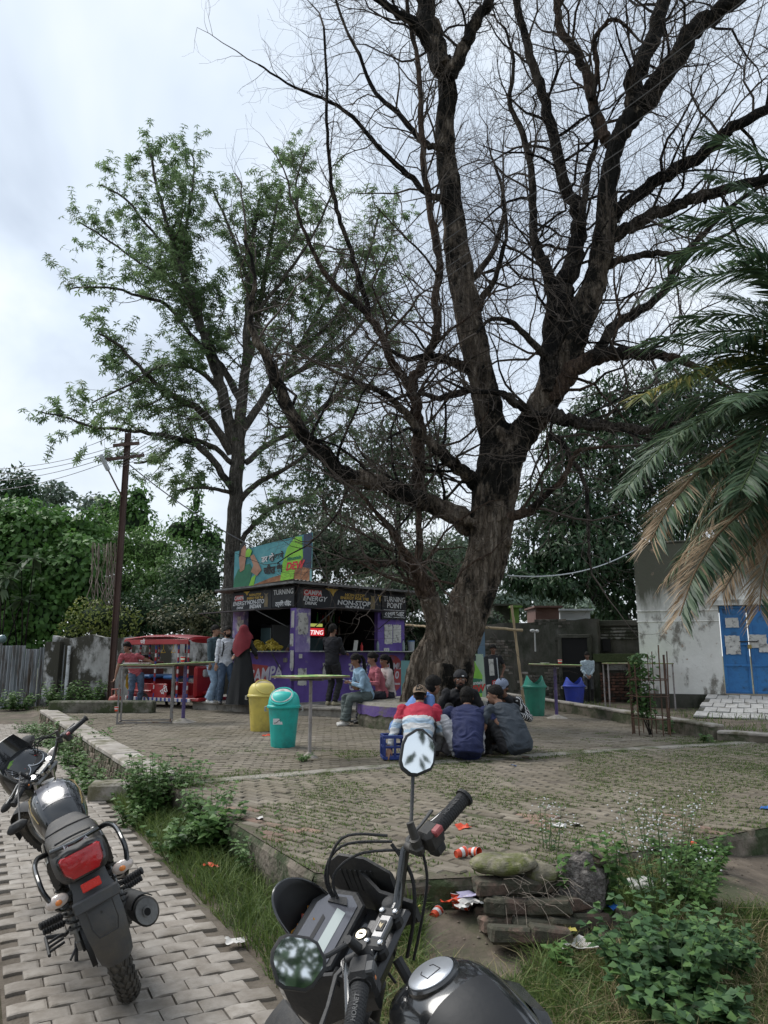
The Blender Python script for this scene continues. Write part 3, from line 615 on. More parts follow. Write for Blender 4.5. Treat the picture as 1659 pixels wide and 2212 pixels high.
TR = [([(490, 1480, 38), (495, 1310, 36), (503, 1200, 34), (508, 1100, 31), (512, 1000, 30), (517, 930, 27), (525, 860, 23), (532, 780, 19), (535, 700, 18), (540, 620, 14), (545, 520, 9), (560, 430, 5)], 0),
  ([(505, 960, 26), (492, 900, 25), (478, 840, 24), (460, 780, 22), (440, 720, 20), (420, 670, 18), (400, 600, 14), (375, 530, 11), (350, 450, 8), (335, 380, 6), (320, 310, 4)], -1.0),
  ([(500, 980, 20), (470, 930, 18), (430, 885, 16), (395, 865, 14), (350, 840, 11), (300, 790, 8), (250, 740, 6), (210, 720, 4)], -1.5),
  ([(505, 1060, 17), (470, 1010, 15), (430, 965, 14), (395, 950, 12), (350, 940, 10), (290, 930, 8), (220, 925, 6), (150, 905, 5), (90, 890, 3)], -.8),
  ([(500, 1000, 12), (450, 960, 11), (400, 950, 9), (340, 990, 6), (290, 1000, 4)], .8),
  ([(525, 880, 18), (500, 830, 16), (470, 780, 14), (450, 740, 12), (400, 650, 9), (350, 600, 7), (290, 560, 5), (220, 510, 4), (170, 480, 3)], 1.2),
  ([(455, 770, 12), (410, 720, 10), (360, 660, 8), (300, 640, 6), (230, 620, 5), (150, 625, 3)], -.6),
  ([(440, 715, 10), (420, 640, 9), (380, 560, 7), (330, 500, 6), (270, 430, 5), (215, 400, 3)], .3),
  ([(530, 800, 16), (550, 740, 14), (560, 670, 12), (575, 580, 9), (590, 480, 6), (610, 400, 4)], .5),
  ([(520, 940, 20), (550, 890, 18), (590, 830, 15), (640, 760, 12), (680, 690, 9), (720, 610, 6), (740, 540, 4)], 1.0),
  ([(590, 830, 13), (650, 800, 11), (720, 760, 8), (780, 700, 6), (830, 630, 4)], .4),
  ([(530, 1000, 14), (580, 960, 12), (640, 930, 9), (700, 880, 7), (780, 830, 4)], .9),
  ([(520, 1080, 14), (560, 1040, 12), (620, 1010, 9), (690, 960, 6), (740, 920, 4)], -.9),
  ([(512, 1070, 12), (480, 1060, 9), (430, 1055, 7), (370, 1060, 4)], -.5),
  ([(520, 1170, 12), (550, 1130, 10), (600, 1090, 8), (650, 1085, 5)], -.6),
  ([(480, 850, 12), (430, 800, 9), (350, 790, 7), (280, 830, 5), (200, 870, 3)], -1.8),
  ([(400, 600, 9), (400, 520, 7), (410, 440, 6), (420, 370, 4), (415, 330, 3)], .9),
  ([(545, 640, 9), (520, 560, 8), (490, 480, 6), (460, 410, 4)], .9),
  ([(640, 760, 9), (690, 720, 8), (760, 640, 6), (800, 540, 5), (820, 450, 4)], -.5),
  ([(560, 670, 9), (620, 590, 7), (680, 500, 5), (720, 410, 4)], -.9), ([(640, 930, 9), (720, 860, 8), (800, 760, 6), (860, 660, 4)], .9), ([(575, 580, 9), (640, 500, 7), (640, 400, 5), (660, 330, 4)], 1.5), ([(650, 800, 9), (740, 700, 7), (830, 560, 5), (850, 470, 4)], 1.4)]
tips = []; mbt = MB()
for pts, dy in TR:
 P, R = trl(pts, dy*1.6)
 for i in range(1, len(P)-1): P[i] = P[i]+V((rn(-.03, .03), rn(-.03, .03), rn(-.03, .03)))
 if pts[0][2] > 35:
  tb = MB(); tb.tube(P, R, 16); tb.build('trunk', M_bark_grey, lt); 
 else: mb = MB(); mb.tube(P, [max(.012, r) for r in R], 8); mb.build('limb', M_bark_grey, lt)
 for i in range(len(P)//3, len(P)):
  for _ in range(2): lg.tips.append((P[i]+V((rn(-.3, .3), rn(-.3, .3), rn(-.2, .3))), V((rn(-1, 1), rn(-1, 1), rn(-.2, 1))).normalized()))
 g0 = len(lg.tips); sprout(lg, P, R, .3, t0=.18 if pts[0][2] < 35 else .6, lenf=5, lev=1, dens=.85, maxlev=3, wig=.2, up=.25, minr=.006)
 lg.tips.append((P[-1], (P[-1]-P[-2]).normalized()))
lg.big.build('branches', M_bark_grey, lt, kind='stuff'); lg.tw.build('twigs', M_bark_grey, lt, smooth=False, kind='stuff')
tips = [t for t in lg.tips if t[0].z > 4.2]
print('leafy tips', len(tips))
random.shuffle(tips); tips = tips[:8800]
P = []; Dv = []; Nv = []; tint = []
for p, d in tips:
 k = random.randint(5, 8); a, b = frame_of(d if d.length else V((0, 0, 1))); ph = rn(0, 6.28); tv = rn(.1, .9)
 axis = (d+V((0, 0, .5))).normalized(); a, b = frame_of(axis)
 for j in range(k):
  t = ph+2*PI*j/k; out_ = (a*math.cos(t)+b*math.sin(t)); dv = (out_+axis*rn(-.15, .45)+V((0, 0, -.35))).normalized()
  P.append(p); Dv.append(dv); Nv.append(axis+V((rn(-.2, .2), rn(-.2, .2), rn(-.2, .2)))); tint.append(min(1, max(0, tv+rn(-.25, .25))))
P = np.array(P); n_ = len(P)
vs, fs = leaf_quads(P, np.array(Dv), np.array(Nv), np.random.uniform(.13, .21, n_), np.random.uniform(.04, .062, n_), .1, .15)
raw('crown', vs, fs, M_leaf_a, lt, attr=tint, kind='stuff')
# ================================================= BACKGROUND: FOLIAGE, WALLS, BUILDING
M_l_creeper = lmat('leaf_creeper', [(.045, .11, .03), (.09, .20, .045), (.15, .29, .07)], .35)
M_l_feather = lmat('leaf_feathery', [(.07, .14, .04), (.13, .25, .065), (.20, .34, .10)], .4)
M_l_dark = lmat('leaf_dark', [(.016, .042, .019), (.038, .082, .034), (.07, .13, .05)], .25)
M_l_grey = lmat('leaf_greyish', [(.05, .085, .048), (.085, .13, .07), (.13, .18, .10)], .3)
M_l_yel = lmat('leaf_yellowish', [(.10, .14, .03), (.19, .24, .055), (.28, .30, .08)], .4)
M_l_haze = lmat('leaf_far_haze', [(.09, .13, .10), (.13, .18, .13), (.17, .22, .16)], .2)  # haze of distance put into the paler leaf colours
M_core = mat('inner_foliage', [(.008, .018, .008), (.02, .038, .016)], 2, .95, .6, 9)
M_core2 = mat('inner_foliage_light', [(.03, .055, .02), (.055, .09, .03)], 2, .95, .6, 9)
CAMP = np.array((0, 0, EYE))
def foliage(parent, lobes, dens, L, W, m, core=M_core, cull=-.15, droop=.35, clump=1.6, corescale=.60, name='crown', fold=.12, cr=.5):
 """leaves spread through the shells of uneven lobes; dens = leaves per square metre of shell"""
 Ps = []; Ns = []; T = []; cb = MB()
 for c, r in lobes:
  c = np.array(c); r = np.array(r, float); p = 1.6
  area = 4*PI*(((r[0]*r[1])**p+(r[0]*r[2])**p+(r[1]*r[2])**p)/3)**(1/p); n = int(area*dens*2.3)
  d = rdir(n); rad = 1.06-(.52 if corescale > 0 else .75)*np.random.uniform(0, 1, n)**(2.2 if corescale > 0 else 1.3)
  q = c+d*r
  f = np.sin(q[:, 0]*clump*2.1+q[:, 2]*1.7*clump)*np.sin(q[:, 1]*clump*1.9+1.3+q[:, 2]*clump)*np.cos(q[:, 2]*clump*2.3+q[:, 0]*.7)+.6*np.sin(q[:, 0]*clump*5.3+1)*np.sin(q[:, 2]*clump*4.7)
  rad = rad*(1+.17*f); q = c+d*r*rad[:, None]; nrm = d/r; nrm /= np.linalg.norm(nrm, axis=1, keepdims=True)
  vw = CAMP-q; vw /= np.linalg.norm(vw, axis=1, keepdims=True)
  keep = ((nrm*vw).sum(1) > cull) & (q[:, 2] > .05) & (f+np.random.uniform(-.5, .5, n) > -.62)
  Ps.append(q[keep]); Ns.append(nrm[keep]); T.append(np.clip(.5+.22*f[keep]+np.random.uniform(-.28, .28, keep.sum()), 0, 1))
  if corescale <= .0: continue
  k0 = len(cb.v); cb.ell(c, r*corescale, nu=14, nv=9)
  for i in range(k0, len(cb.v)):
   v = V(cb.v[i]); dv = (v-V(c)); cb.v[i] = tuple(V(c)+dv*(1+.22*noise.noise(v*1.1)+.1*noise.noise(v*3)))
 P = np.concatenate(Ps); Nn = np.concatenate(Ns); t = np.concatenate(T); n = len(P)
 Dv = Nn*np.random.uniform(.1, .8, (n, 1))+rdir(n)*.75; Dv[:, 2] -= droop; Nv = Nn+rdir(n)*.55+np.array((0, 0, .45))
 vs, fs = leaf_quads(P, Dv, Nv, np.random.uniform(.7, 1.25, n)*L, np.random.uniform(.7, 1.2, n)*W, fold, .12)
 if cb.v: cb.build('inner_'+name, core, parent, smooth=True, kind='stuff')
 raw(name, vs, fs, m, parent, attr=t, kind='stuff')
 return n
def lobe(u, v, Y, ru, rv, ry=None):
 s = mpp(Y, u, v); return (tuple(D(u, v, Y)), (ru*s, (ry or ru*.7)*s, rv*s))
nl = 0
def bush(name, label, cat, lobes, trunkpx=None, **kw):
 global nl
 c = lobes[0][0]; t = thing(name, label, cat, (c[0], c[1], 0.05), kw.pop('group', None)); nl += foliage(t, lobes, **kw)
 if trunkpx:
  P, R = smooth_path(*[list(z) for z in zip(*[(D(u, v, c[1]-.1), w*.5*mpp(c[1])) for u, v, w in trunkpx])]); mb = MB(); mb.tube(P, R, 9); mb.build('trunk', M_bark_limb, t)
 return t
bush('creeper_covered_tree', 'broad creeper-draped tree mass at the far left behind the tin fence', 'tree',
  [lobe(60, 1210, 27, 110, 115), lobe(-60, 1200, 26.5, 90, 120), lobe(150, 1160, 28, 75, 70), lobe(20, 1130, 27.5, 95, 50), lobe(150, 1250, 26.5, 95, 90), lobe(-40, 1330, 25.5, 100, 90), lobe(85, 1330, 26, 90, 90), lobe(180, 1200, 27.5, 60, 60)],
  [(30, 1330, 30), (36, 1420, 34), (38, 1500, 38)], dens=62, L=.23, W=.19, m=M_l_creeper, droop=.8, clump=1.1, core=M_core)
bush('round_tree', 'rounded dark tree standing above the creepers at the left edge', 'tree', [lobe(35, 1045, 36, 42, 36), lobe(10, 1080, 36, 48, 36), lobe(60, 1075, 36, 28, 28)], [(35, 1080, 8), (35, 1200, 12)], dens=36, L=.28, W=.15, m=M_l_dark, corescale=0, cull=-.6)
bush('hazy_tree', 'small pale distant tree crown left of the utility pole', 'tree', [lobe(122, 1062, 60, 38, 20), lobe(105, 1080, 60, 38, 28), lobe(200, 1090, 60, 40, 22)], [(120, 1090, 6), (120, 1300, 9)], dens=12, L=.45, W=.3, m=M_l_haze, corescale=0, cull=-.6)
bush('vine_tower', 'narrow vine-smothered tree towering just right of the pole', 'tree', [lobe(300, 1075, 31, 26, 36), lobe(296, 1130, 31, 40, 50), lobe(265, 1100, 31, 28, 40), lobe(235, 1105, 31.5, 35, 40)], [(300, 1120, 10), (300, 1400, 16)], dens=48, L=.2, W=.15, m=M_l_creeper, droop=.8)
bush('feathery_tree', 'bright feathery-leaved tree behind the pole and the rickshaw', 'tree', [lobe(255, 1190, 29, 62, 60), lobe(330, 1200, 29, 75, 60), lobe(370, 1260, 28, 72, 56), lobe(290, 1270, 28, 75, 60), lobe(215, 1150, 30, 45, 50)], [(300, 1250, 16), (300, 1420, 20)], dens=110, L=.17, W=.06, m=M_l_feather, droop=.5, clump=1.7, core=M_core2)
bush('spire_tree', 'vine-covered spire-shaped tree left of the straight grey trunk', 'tree', [lobe(424, 1085, 31, 14, 36), lobe(418, 1140, 31, 32, 44), lobe(385, 1150, 31, 38, 36), lobe(455, 1180, 31, 44, 50)], [(420, 1120, 8), (420, 1400, 14)], dens=50, L=.18, W=.13, m=M_l_creeper, droop=.7)
bush('thicket', 'dark leafy thicket behind the left wall and the rickshaw', 'bushes', [lobe(430, 1260, 27, 80, 80), lobe(350, 1330, 26, 90, 66), lobe(450, 1350, 26, 70, 66), lobe(250, 1350, 25.5, 70, 62), lobe(190, 1290, 27.5, 60, 70)], dens=95, L=.15, W=.08, m=M_l_dark, clump=1.8)
bush('yellowing_shrub', 'yellow-green shrub leaning over the stained wall left of the pole', 'shrub', [lobe(205, 1335, 24, 55, 40), lobe(265, 1345, 24, 38, 34), lobe(160, 1365, 24, 34, 26)], dens=105, L=.13, W=.06, m=M_l_yel, corescale=.62, clump=2.2)
bush('brownish_shrub', 'dull reddish-green shrub above the wall behind the rickshaw', 'shrub', [lobe(375, 1345, 24, 52, 34), lobe(440, 1330, 24.5, 48, 44)], dens=100, L=.12, W=.07, m=lmat('leaf_olive', [(.06, .065, .035), (.10, .11, .05), (.16, .15, .08)], .25), corescale=.6)
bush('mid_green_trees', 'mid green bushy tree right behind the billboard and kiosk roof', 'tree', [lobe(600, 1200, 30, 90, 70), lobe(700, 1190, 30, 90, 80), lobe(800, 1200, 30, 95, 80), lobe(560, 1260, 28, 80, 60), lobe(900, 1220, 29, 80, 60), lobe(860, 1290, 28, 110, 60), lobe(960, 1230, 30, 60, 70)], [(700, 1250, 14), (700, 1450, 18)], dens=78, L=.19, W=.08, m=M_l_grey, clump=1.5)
bush('tall_dark_tree', 'tall dark tree filling the gap between the kiosk roof and the dead limbs', 'tree', [lobe(690, 1010, 36, 60, 60), lobe(740, 1090, 36, 80, 60), lobe(640, 1120, 36, 60, 50), lobe(660, 920, 36, 38, 48)], [(700, 1080, 10), (705, 1300, 16)], dens=42, L=.26, W=.11, m=M_l_dark, corescale=0, cull=-.6)
bush('hazy_tall_tree', 'tall greyish tree far behind the dead trunk', 'tree', [lobe(835, 960, 48, 65, 62), lobe(900, 1000, 48, 62, 70), lobe(810, 1040, 48, 66, 60), lobe(900, 1080, 48, 66, 50), lobe(940, 950, 48, 32, 40)], [(860, 1050, 9), (862, 1300, 14)], dens=26, L=.36, W=.16, m=M_l_grey, corescale=0, cull=-.6)
bush('low_far_trees', 'low pale tree line seen between the trunk and the mango branches', 'trees', [lobe(1000, 1190, 52, 70, 40), lobe(1110, 1300, 52, 70, 34), lobe(1200, 1300, 55, 80, 32), lobe(1280, 1320, 52, 70, 26)], dens=20, L=.4, W=.22, m=M_l_haze, core=M_core2)
bush('hedge', 'dense low hedge of shrubs behind the kiosk and the dead trunk', 'hedge', [lobe(520+i*75, 1375+(i%3)*18, 29, 62, 72) for i in range(8)], dens=55, L=.2, W=.1, m=M_l_grey, corescale=.85)
mg = bush('mango_tree', 'big dark mango tree overhanging the brick wall beside the white building', 'tree',
  [lobe(1310, 880, 27, 70, 66), lobe(1230, 960, 27, 60, 60), lobe(1350, 990, 26.5, 95, 90), lobe(1180, 1070, 26, 55, 60), lobe(1260, 1090, 26, 90, 70), lobe(1160, 1180, 25.5, 70, 66), lobe(1260, 1200, 25, 100, 62), lobe(1350, 1170, 25.5, 90, 100), lobe(1120, 1240, 25, 50, 36), lobe(1215, 1262, 24.5, 75, 30), lobe(1345, 1290, 25, 55, 60), lobe(1440, 880, 27, 100, 90), lobe(1560, 960, 27, 120, 130), lobe(1480, 1080, 26.5, 100, 100), lobe(1640, 1080, 26.5, 110, 110)],
  [(1240, 1090, 20), (1250, 1200, 22), (1290, 1290, 30), (1340, 1340, 44), (1380, 1430, 56)], dens=84, L=.27, W=.09, m=M_l_dark, droop=.75, clump=1.2, corescale=0, cull=-.6)
print('background leaves', nl)
def rosette_plant(u, v, Y, s, label):
 base = D(u, v, Y); t = thing('rosette_shrub', label, 'shrub', (base.x, base.y, .1)); st = MB(); P = []; Dv = []; Nv = []
 for k in range(3):
  tip = base+V((rn(-.5, .5)*k, rn(-.2, .2), -.35*k)); st.tube([V((base.x, base.y, .1)), V((base.x, base.y, 1.2)).lerp(tip, .4), tip], [.03, .025, .015], 5)
  for j in range(16):
   a = rn(0, 2*PI); e = rn(-.5, .8); P.append(tip); d = V((math.cos(a)*math.cos(e), math.sin(a)*math.cos(e), math.sin(e)-.2)); Dv.append(d); Nv.append(V((0, 0, 1))-d*.3)
 st.build('stem', M_bark_limb, t); n = len(P); vs, fs = leaf_quads(np.array(P), np.array(Dv), np.array(Nv), np.random.uniform(.5, .8, n)*s, np.random.uniform(.13, .2, n)*s, .15, .2)
 raw('leaves', vs, fs, M_l_grey, t, attr=np.random.uniform(.3, 1, n), kind='stuff')
rosette_plant(70, 1205, 24.6, 1.0, 'pale long-leaved shrub standing out of the creepers at the left')
rosette_plant(16, 1250, 24.2, .9, 'long-leaved shrub at the very left edge over the tin fence')
vt = thing('dry_vines', 'tangle of dry brown vines hanging beside the utility pole', 'vines', D(225, 1400, 24)); vb = MB()
for i in range(20):
 u = rn(180, 262); p = [D(u+rn(-6, 6)*j*.5, 1175+j*28+rn(-5, 5), 24.2+rn(-.2, .2)) for j in range(random.randint(4, 8))]; vb.tube(p, rn(.008, .02), 4)
vb.build('stems', M_twig_pale, vt, smooth=False, kind='stuff')
M_plaster_l = mat('stained_plaster', [(.24, .235, .22), (.46, .455, .44), (.62, .625, .64)], 1.1, .95, .5, 14, dirt=(.05, .047, .035), dscale=1.2, dcov=.53, dsharp=.09, stretch=(1, 1, .55))
def wall(name, label, A, B, z0, z1, th, m, cat='wall', ragged=.03, step=.3, z1b=None, cap=None):
 A = V((*A, 0)); B = V((*B, 0)); d = (B-A).normalized(); nn = V((-d.y, d.x, 0)); n = max(2, int((B-A).length/step)); mb = MB(); rings = []
 for i in range(n+1):
  t = i/n; p = A.lerp(B, t); zt = z1+((z1b or z1)-z1)*t+ragged*noise.noise(p*1.7)+ragged*.5*noise.noise(p*6)
  rings.append([p+V((0, 0, z0)), p+V((0, 0, zt)), p+nn*th+V((0, 0, zt)), p+nn*th+V((0, 0, z0))])
 mb.loft(rings); t = thing(name, label, cat, ((A+B)/2).to_tuple()[:2]+(z0,)) ; o = mb.build('masonry', m, t, smooth=False); return t, A, B, d, nn
t, A_, B_, d_, nn_ = wall('stained_wall', 'old plastered wall streaked black and white behind the rickshaw', D(112, 1400, 22)[:2], D(500, 1400, 21.2)[:2], 0, 2.1, .3, M_plaster_l, z1b=2.0, ragged=.12)
mb = MB(); a = D(112, 1400, 21.96); mb.box((a.x+.12, a.y-.06, .95), (.42, .36, 1.95)); mb.build('pier', M_plaster_l, t, smooth=False)
tf = thing('tin_fence', 'rusty pale corrugated tin sheet fence at the far left', 'fence', D(60, 1500, 22.2)); tf.location.z = 0
M_tin = mat('old_tin', [(.16, .175, .18), (.30, .32, .34), (.40, .42, .44)], 1.2, .6, .2, 20, metal=.3, rnd=.12, dirt=(.10, .075, .055), dscale=1.5, dcov=.45, stretch=(3, 3, .4))
x0 = D(-260, 1400, 22.3).x; x1 = D(146, 1400, 22).x; kx = 14
for s in range(kx):
 xa = x0+(x1-x0)*s/kx; xb = x0+(x1-x0)*(s+1)/kx-.015; zt = 1.78+rn(-.08, .08); nseg = 20; mb = MB(); vs = []
 for i in range(nseg+1):
  x = xa+(xb-xa)*i/nseg; y = 21.95+.03*math.cos(i*PI/2.5)+s*.0*.02+(x1-x)*.03
  vs += [(x, y, .02), (x, y, zt), (x, y+.006, zt), (x, y+.006, .02)]
 mb.add(vs, [(i*4+j, (i+1)*4+j, (i+1)*4+(j+1) % 4, i*4+(j+1) % 4) for i in range(nseg) for j in range(4)]); mb.build('tin_sheet', M_tin, tf)
mb = MB(); mb.tube([D(150, 1395, 21.8)*1, V((D(150, 1395, 21.8).x, 21.8, 0))], .05, 8); mb.build('post', mat('white_post', [(.5, .52, .54), (.65, .67, .68)], 3, .6, .1, dirt=(.1, .09, .07), dscale=5, dcov=.4), tf)
M_plaster_d = mat('dark_mossy_plaster', [(.05, .048, .038), (.11, .105, .088), (.22, .215, .20)], .9, .95, .6, 16, dirt=(.022, .026, .014), dscale=.8, dcov=.52, dsharp=.22, stretch=(1, 1, .6))
M_bwb = mat('grimy_brick', [(.085, .07, .055), (.15, .13, .11), (.26, .245, .22)], 3, .95, .4, 30, rnd=.35, dirt=(.035, .036, .025), dscale=1.3, dcov=.5)
M_bwb_i = mat('grimy_brick_field', [(.085, .07, .055), (.15, .13, .11), (.26, .245, .22)], 3, .95, .4, 30, island=.35, dirt=(.035, .036, .025), dscale=1.3, dcov=.5)
WA = D(1043, 1400, 22.3); WB = D(1292, 1400, 20.6)
bw, A_, B_, d_, nn_ = wall('back_brick_wall', 'long grimy brick wall with mossy top behind the green bin', WA[:2], WB[:2], .1, 2.42, .35, M_plaster_d, z1b=2.52, ragged=.07)
ang = math.atan2(d_.y, d_.x); Lw = (B_-A_).length; wbk = brickmb(.215, .05, .068, .006); wbm = wbk.mesh('brick', M_bwb, smooth=False); rest = MB(); c = 0; sp = []
for r in range(27):
 for i in range(int(Lw/.232)):
  u = i*.232+(.116 if r % 2 else 0)+.1; z = .38+r*.082; p = A_+d_*u
  if u > Lw-1.05 and z < 2.0: continue
  nz = noise.noise(V((u*.55, z*.9, 2)))+.35*noise.noise(V((u*2, z*2, 6)))-(.35 if z > 1.95 else 0)
  if nz > -.12: sp.append((u, z, nz))
random.shuffle(sp)
for u, z, nz in sp:
 p = A_+d_*u-nn_*(-.012+.012*min(1, nz*2))+V((0, 0, z)); R = Matrix.Rotation(ang, 3, 'Z') @ Matrix.Rotation(rn(-.02, .02), 3, 'Y')
 if c < 280: inst('brick', wbm, bw, p, R); c += 1
 else: rest.T = Matrix.Translation(p) @ R.to_4x4(); rest.add(wbk.v, wbk.f)
rest.build('brick_courses', M_bwb_i, bw, smooth=False, kind='stuff')
dk = mat('opening_shade_black', [(.006, .006, .006)], 1, .9, 0)  # near-black colour painted for the shade inside doorway, windows, bins, outlet and lock
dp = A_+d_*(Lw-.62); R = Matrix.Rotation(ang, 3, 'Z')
mb = MB(); mb.box(dp-nn_*.03+V((0, 0, 1.1)), (.72, .12, 1.85), R=R); mb.build('doorway_painted_shade', dk, bw, smooth=False)  # solid black box on the wall, painted as the doorway's inner shade
mb = MB(); mb.box(dp-nn_*.06+V((-.0, 0, 2.06)), (.9, .16, .1), R=R, b=.01); mb.box(dp-d_*.41-nn_*.06+V((0, 0, 1.05)), (.1, .14, 1.92), R=R, b=.01); mb.box(dp+d_*.41-nn_*.06+V((0, 0, 1.05)), (.1, .14, 1.92), R=R, b=.01); mb.build('door_surround', M_plaster_d, bw)
mb = MB(); p = D(1155, 1365, 21.3); mb.tube([p+V((0, 0, -.55)), p], .022, 6); mb.ell(p+V((-.06, 0, .03)), (.08, .06, .05)); mb.ell(p+V((.07, 0, .02)), (.06, .06, .05)); mb.build('pipe_fitting', mat('grey_pvc', [(.45, .45, .43)], 3, .6, 0), loc=tuple(p), label='small pale pipe bracket fixed high on the grimy brick wall', cat='pipe')
ob = thing('old_outbuilding', 'old mossy outbuilding with ledge and dark openings between brick wall and white building', 'building', D(1335, 1500, 21)); ob.location.z = .28
a0 = D(1288, 1400, 20.9); a1 = D(1400, 1400, 20.4); R = Matrix.Rotation(math.atan2(a1.y-a0.y, a1.x-a0.x), 3, 'Z'); mid = (a0+a1)/2; w_ = (a1-a0).length
def obx(n, u0, u1, v0, v1, dep, m, off=0, **k):
 c0 = D(u0, v1, 20.7); c1 = D(u1, v0, 20.7); m_ = MB(); m_.box(((c0.x+c1.x)/2, 20.9-off, (c0.z+c1.z)/2), (abs(c1.x-c0.x), dep, abs(c1.z-c0.z)), R=R, b=.012); return m_.build(n, m, ob, smooth=False, **k)
obx('wall', 1290, 1400, 1350, 1530, .3, M_plaster_d); obx('parapet', 1290, 1400, 1340, 1352, .5, M_plaster_d, .05)
for i in range(4): obx('cornice', 1292, 1398, 1355+i*7, 1360+i*7, .36+.04*(i % 2), mat('pale_cornice', [(.2, .2, .18), (.34, .33, .30)], 2, .9, .4, 20, dirt=(.03, .035, .02), dscale=1.5, dcov=.55), .03)
obx('ledge', 1286, 1400, 1412, 1430, .8, mat('moss', [(.03, .045, .015), (.06, .075, .03)], 5, .98, .8, 40), .2)
obx('window_painted_shade', 1304, 1320, 1380, 1408, .1, dk, .14); obx('window_painted_shade', 1352, 1363, 1385, 1402, .1, dk, .14); obx('plaster_band', 1290, 1400, 1435, 1448, .38, M_plaster_l, .03)  # windows are black boxes, their inner shade put into the colour
M_redbrick = mat('red_brick_wall', [(.10, .045, .032), (.17, .085, .06)], 3, .9, .4, 30, rnd=.3, dirt=(.04, .035, .028), dscale=2, dcov=.5)
rbm = brickmb(.215, .06, .066, .006).mesh('brick', M_redbrick, smooth=False)
for r in range(10):
 for i in range(9):
  c0 = D(1294, 1456+r*6.6, 20.62); x = c0.x+i*.228+(.11 if r % 2 else 0)
  inst('brick', rbm, ob, (x, 20.68-.03*i, c0.z), Matrix.Rotation(math.atan2(a1.y-a0.y, a1.x-a0.x), 3, 'Z'))
for (u0, u1, v0, v1, Y, m, lab) in ((1148, 1196, 1316, 1342, 34, mat('far_red', [(.12, .06, .05), (.16, .09, .075)], 2, .8, .1), 'small dark red shed roof far behind the brick wall'), (1200, 1262, 1322, 1345, 36, mat('far_grey', [(.35, .37, .38), (.45, .47, .48)], 2, .8, .1), 'pale grey flat shed far behind the brick wall'), (1060, 1110, 1312, 1345, 33, M_plaster_d, 'dark low wall end far behind the trunk'), (1098, 1112, 1316, 1340, 32.5, mat('far_green', [(.16, .30, .06)], 2, .8, .1), 'narrow green panel far behind the brick wall')):
 c0 = D(u0, v1, Y); c1 = D(u1, v0, Y); b_ = thing('far_shed', lab, 'shed', ((c0.x+c1.x)/2, Y, 0))
 mb = MB(); mb.box(((c0.x+c1.x)/2, Y, c1.z/2), (c1.x-c0.x, 2, c1.z)); mb.build('wall', m, b_, smooth=False); mb = MB(); mb.box(((c0.x+c1.x)/2, Y-.1, c1.z+.04), (c1.x-c0.x+.2, 2.4, .08)); mb.build('roof', m, b_, smooth=False)
wb_ = thing('white_building', 'tall whitewashed building with damp stains and plinth at the right', 'building', D(1500, 1500, 18.6)); wb_.location.z = .28
def bd_mat():
 m = bpy.data.materials.new('whitewash'); m.use_nodes = True; t = m.node_tree; b = t.nodes['Principled BSDF']; n = t.nodes.new; l = t.links.new; b.inputs['Roughness'].default_value = .93
 tc = n('ShaderNodeTexCoord')
 def nz(sc, st=(1, 1, 1), det=8, ro=.65):
  mp = n('ShaderNodeMapping'); mp.inputs['Scale'].default_value = st; l(tc.outputs['Object'], mp.inputs[0]); z = n('ShaderNodeTexNoise'); z.inputs['Scale'].default_value = sc; z.inputs['Detail'].default_value = det; z.inputs['Roughness'].default_value = ro; l(mp.outputs[0], z.inputs['Vector']); return z.outputs[0]
 def mask(src, c, wd=.1):
  r = n('ShaderNodeMapRange'); r.inputs[1].default_value = c-wd; r.inputs[2].default_value = c+wd; l(src, r.inputs[0]); return r.outputs[0]
 def mix(f, a, bcol):
  x = n('ShaderNodeMixRGB'); l(f, x.inputs[0])
  if isinstance(a, tuple): x.inputs[1].default_value = (*a, 1)
  else: l(a, x.inputs[1])
  x.inputs[2].default_value = (*bcol, 1); return x.outputs[0]
 c = mix(mask(nz(1.3), .5, .15), (.74, .73, .69), (.60, .59, .55)); c = mix(mask(nz(2.2, (1, 1, .5)), .56, .04), c, (.20, .185, .16))
 sp = n('ShaderNodeSeparateXYZ'); l(tc.outputs['Object'], sp.inputs[0]); a = n('ShaderNodeMath'); a.operation = 'MULTIPLY_ADD'; l(nz(1.4, (1, 1, .25)), a.inputs[0]); a.inputs[1].default_value = -3.2; l(sp.outputs[2], a.inputs[2])
 c = mix(mask(a.outputs[0], 1.15, .35), c, (.10, .10, .075)); c = mix(mask(nz(5, (1, 1, 1)), .66, .03), c, (.30, .22, .16)); l(c, b.inputs['Base Color'])
 bp = n('ShaderNodeBump'); bp.inputs['Strength'].default_value = .4; bp.inputs['Distance'].default_value = .02; l(nz(12), bp.inputs['Height']); l(bp.outputs[0], b.inputs['Normal']); return m
M_white = bd_mat()
bl0 = D(1381, 1400, 18.9); BR = Matrix.Rotation(math.radians(-20), 3, 'Z'); bx = BR@V((1, 0, 0)); by = BR@V((0, 1, 0))
zt = D(1381, 1178, 18.9).z
def bbox_(n, u0, u1, z0, z1, y0, y1, m, b=0, par=wb_, **k):
 p = bl0+bx*((u0+u1)/2)+by*((y0+y1)/2); m_ = MB(); m_.box((p.x, p.y, (z0+z1)/2), (u1-u0, y1-y0, z1-z0), R=BR, b=b); return m_.build(n, m, par, smooth=False, **k)
U1 = 1.89; U2 = 3.13; ZP = .62
bbox_('wall', 0, U1, ZP, zt, 0, 6, M_white); bbox_('wall', U1, U2, 2.86, zt, 0, 6, M_white); bbox_('wall', U2, U2+6, ZP, zt, 0, 6, M_white)
bbox_('plinth', -.03, U1+.02, 0, ZP-.003, -.05, 5.8, M_plaster_d); bbox_('cornice_line', -.02, U1, 2.62, 2.66, -.025, .02, M_white, .008); bbox_('cornice_line', -.02, U1, 2.36, 2.39, -.02, .02, M_white, .008)
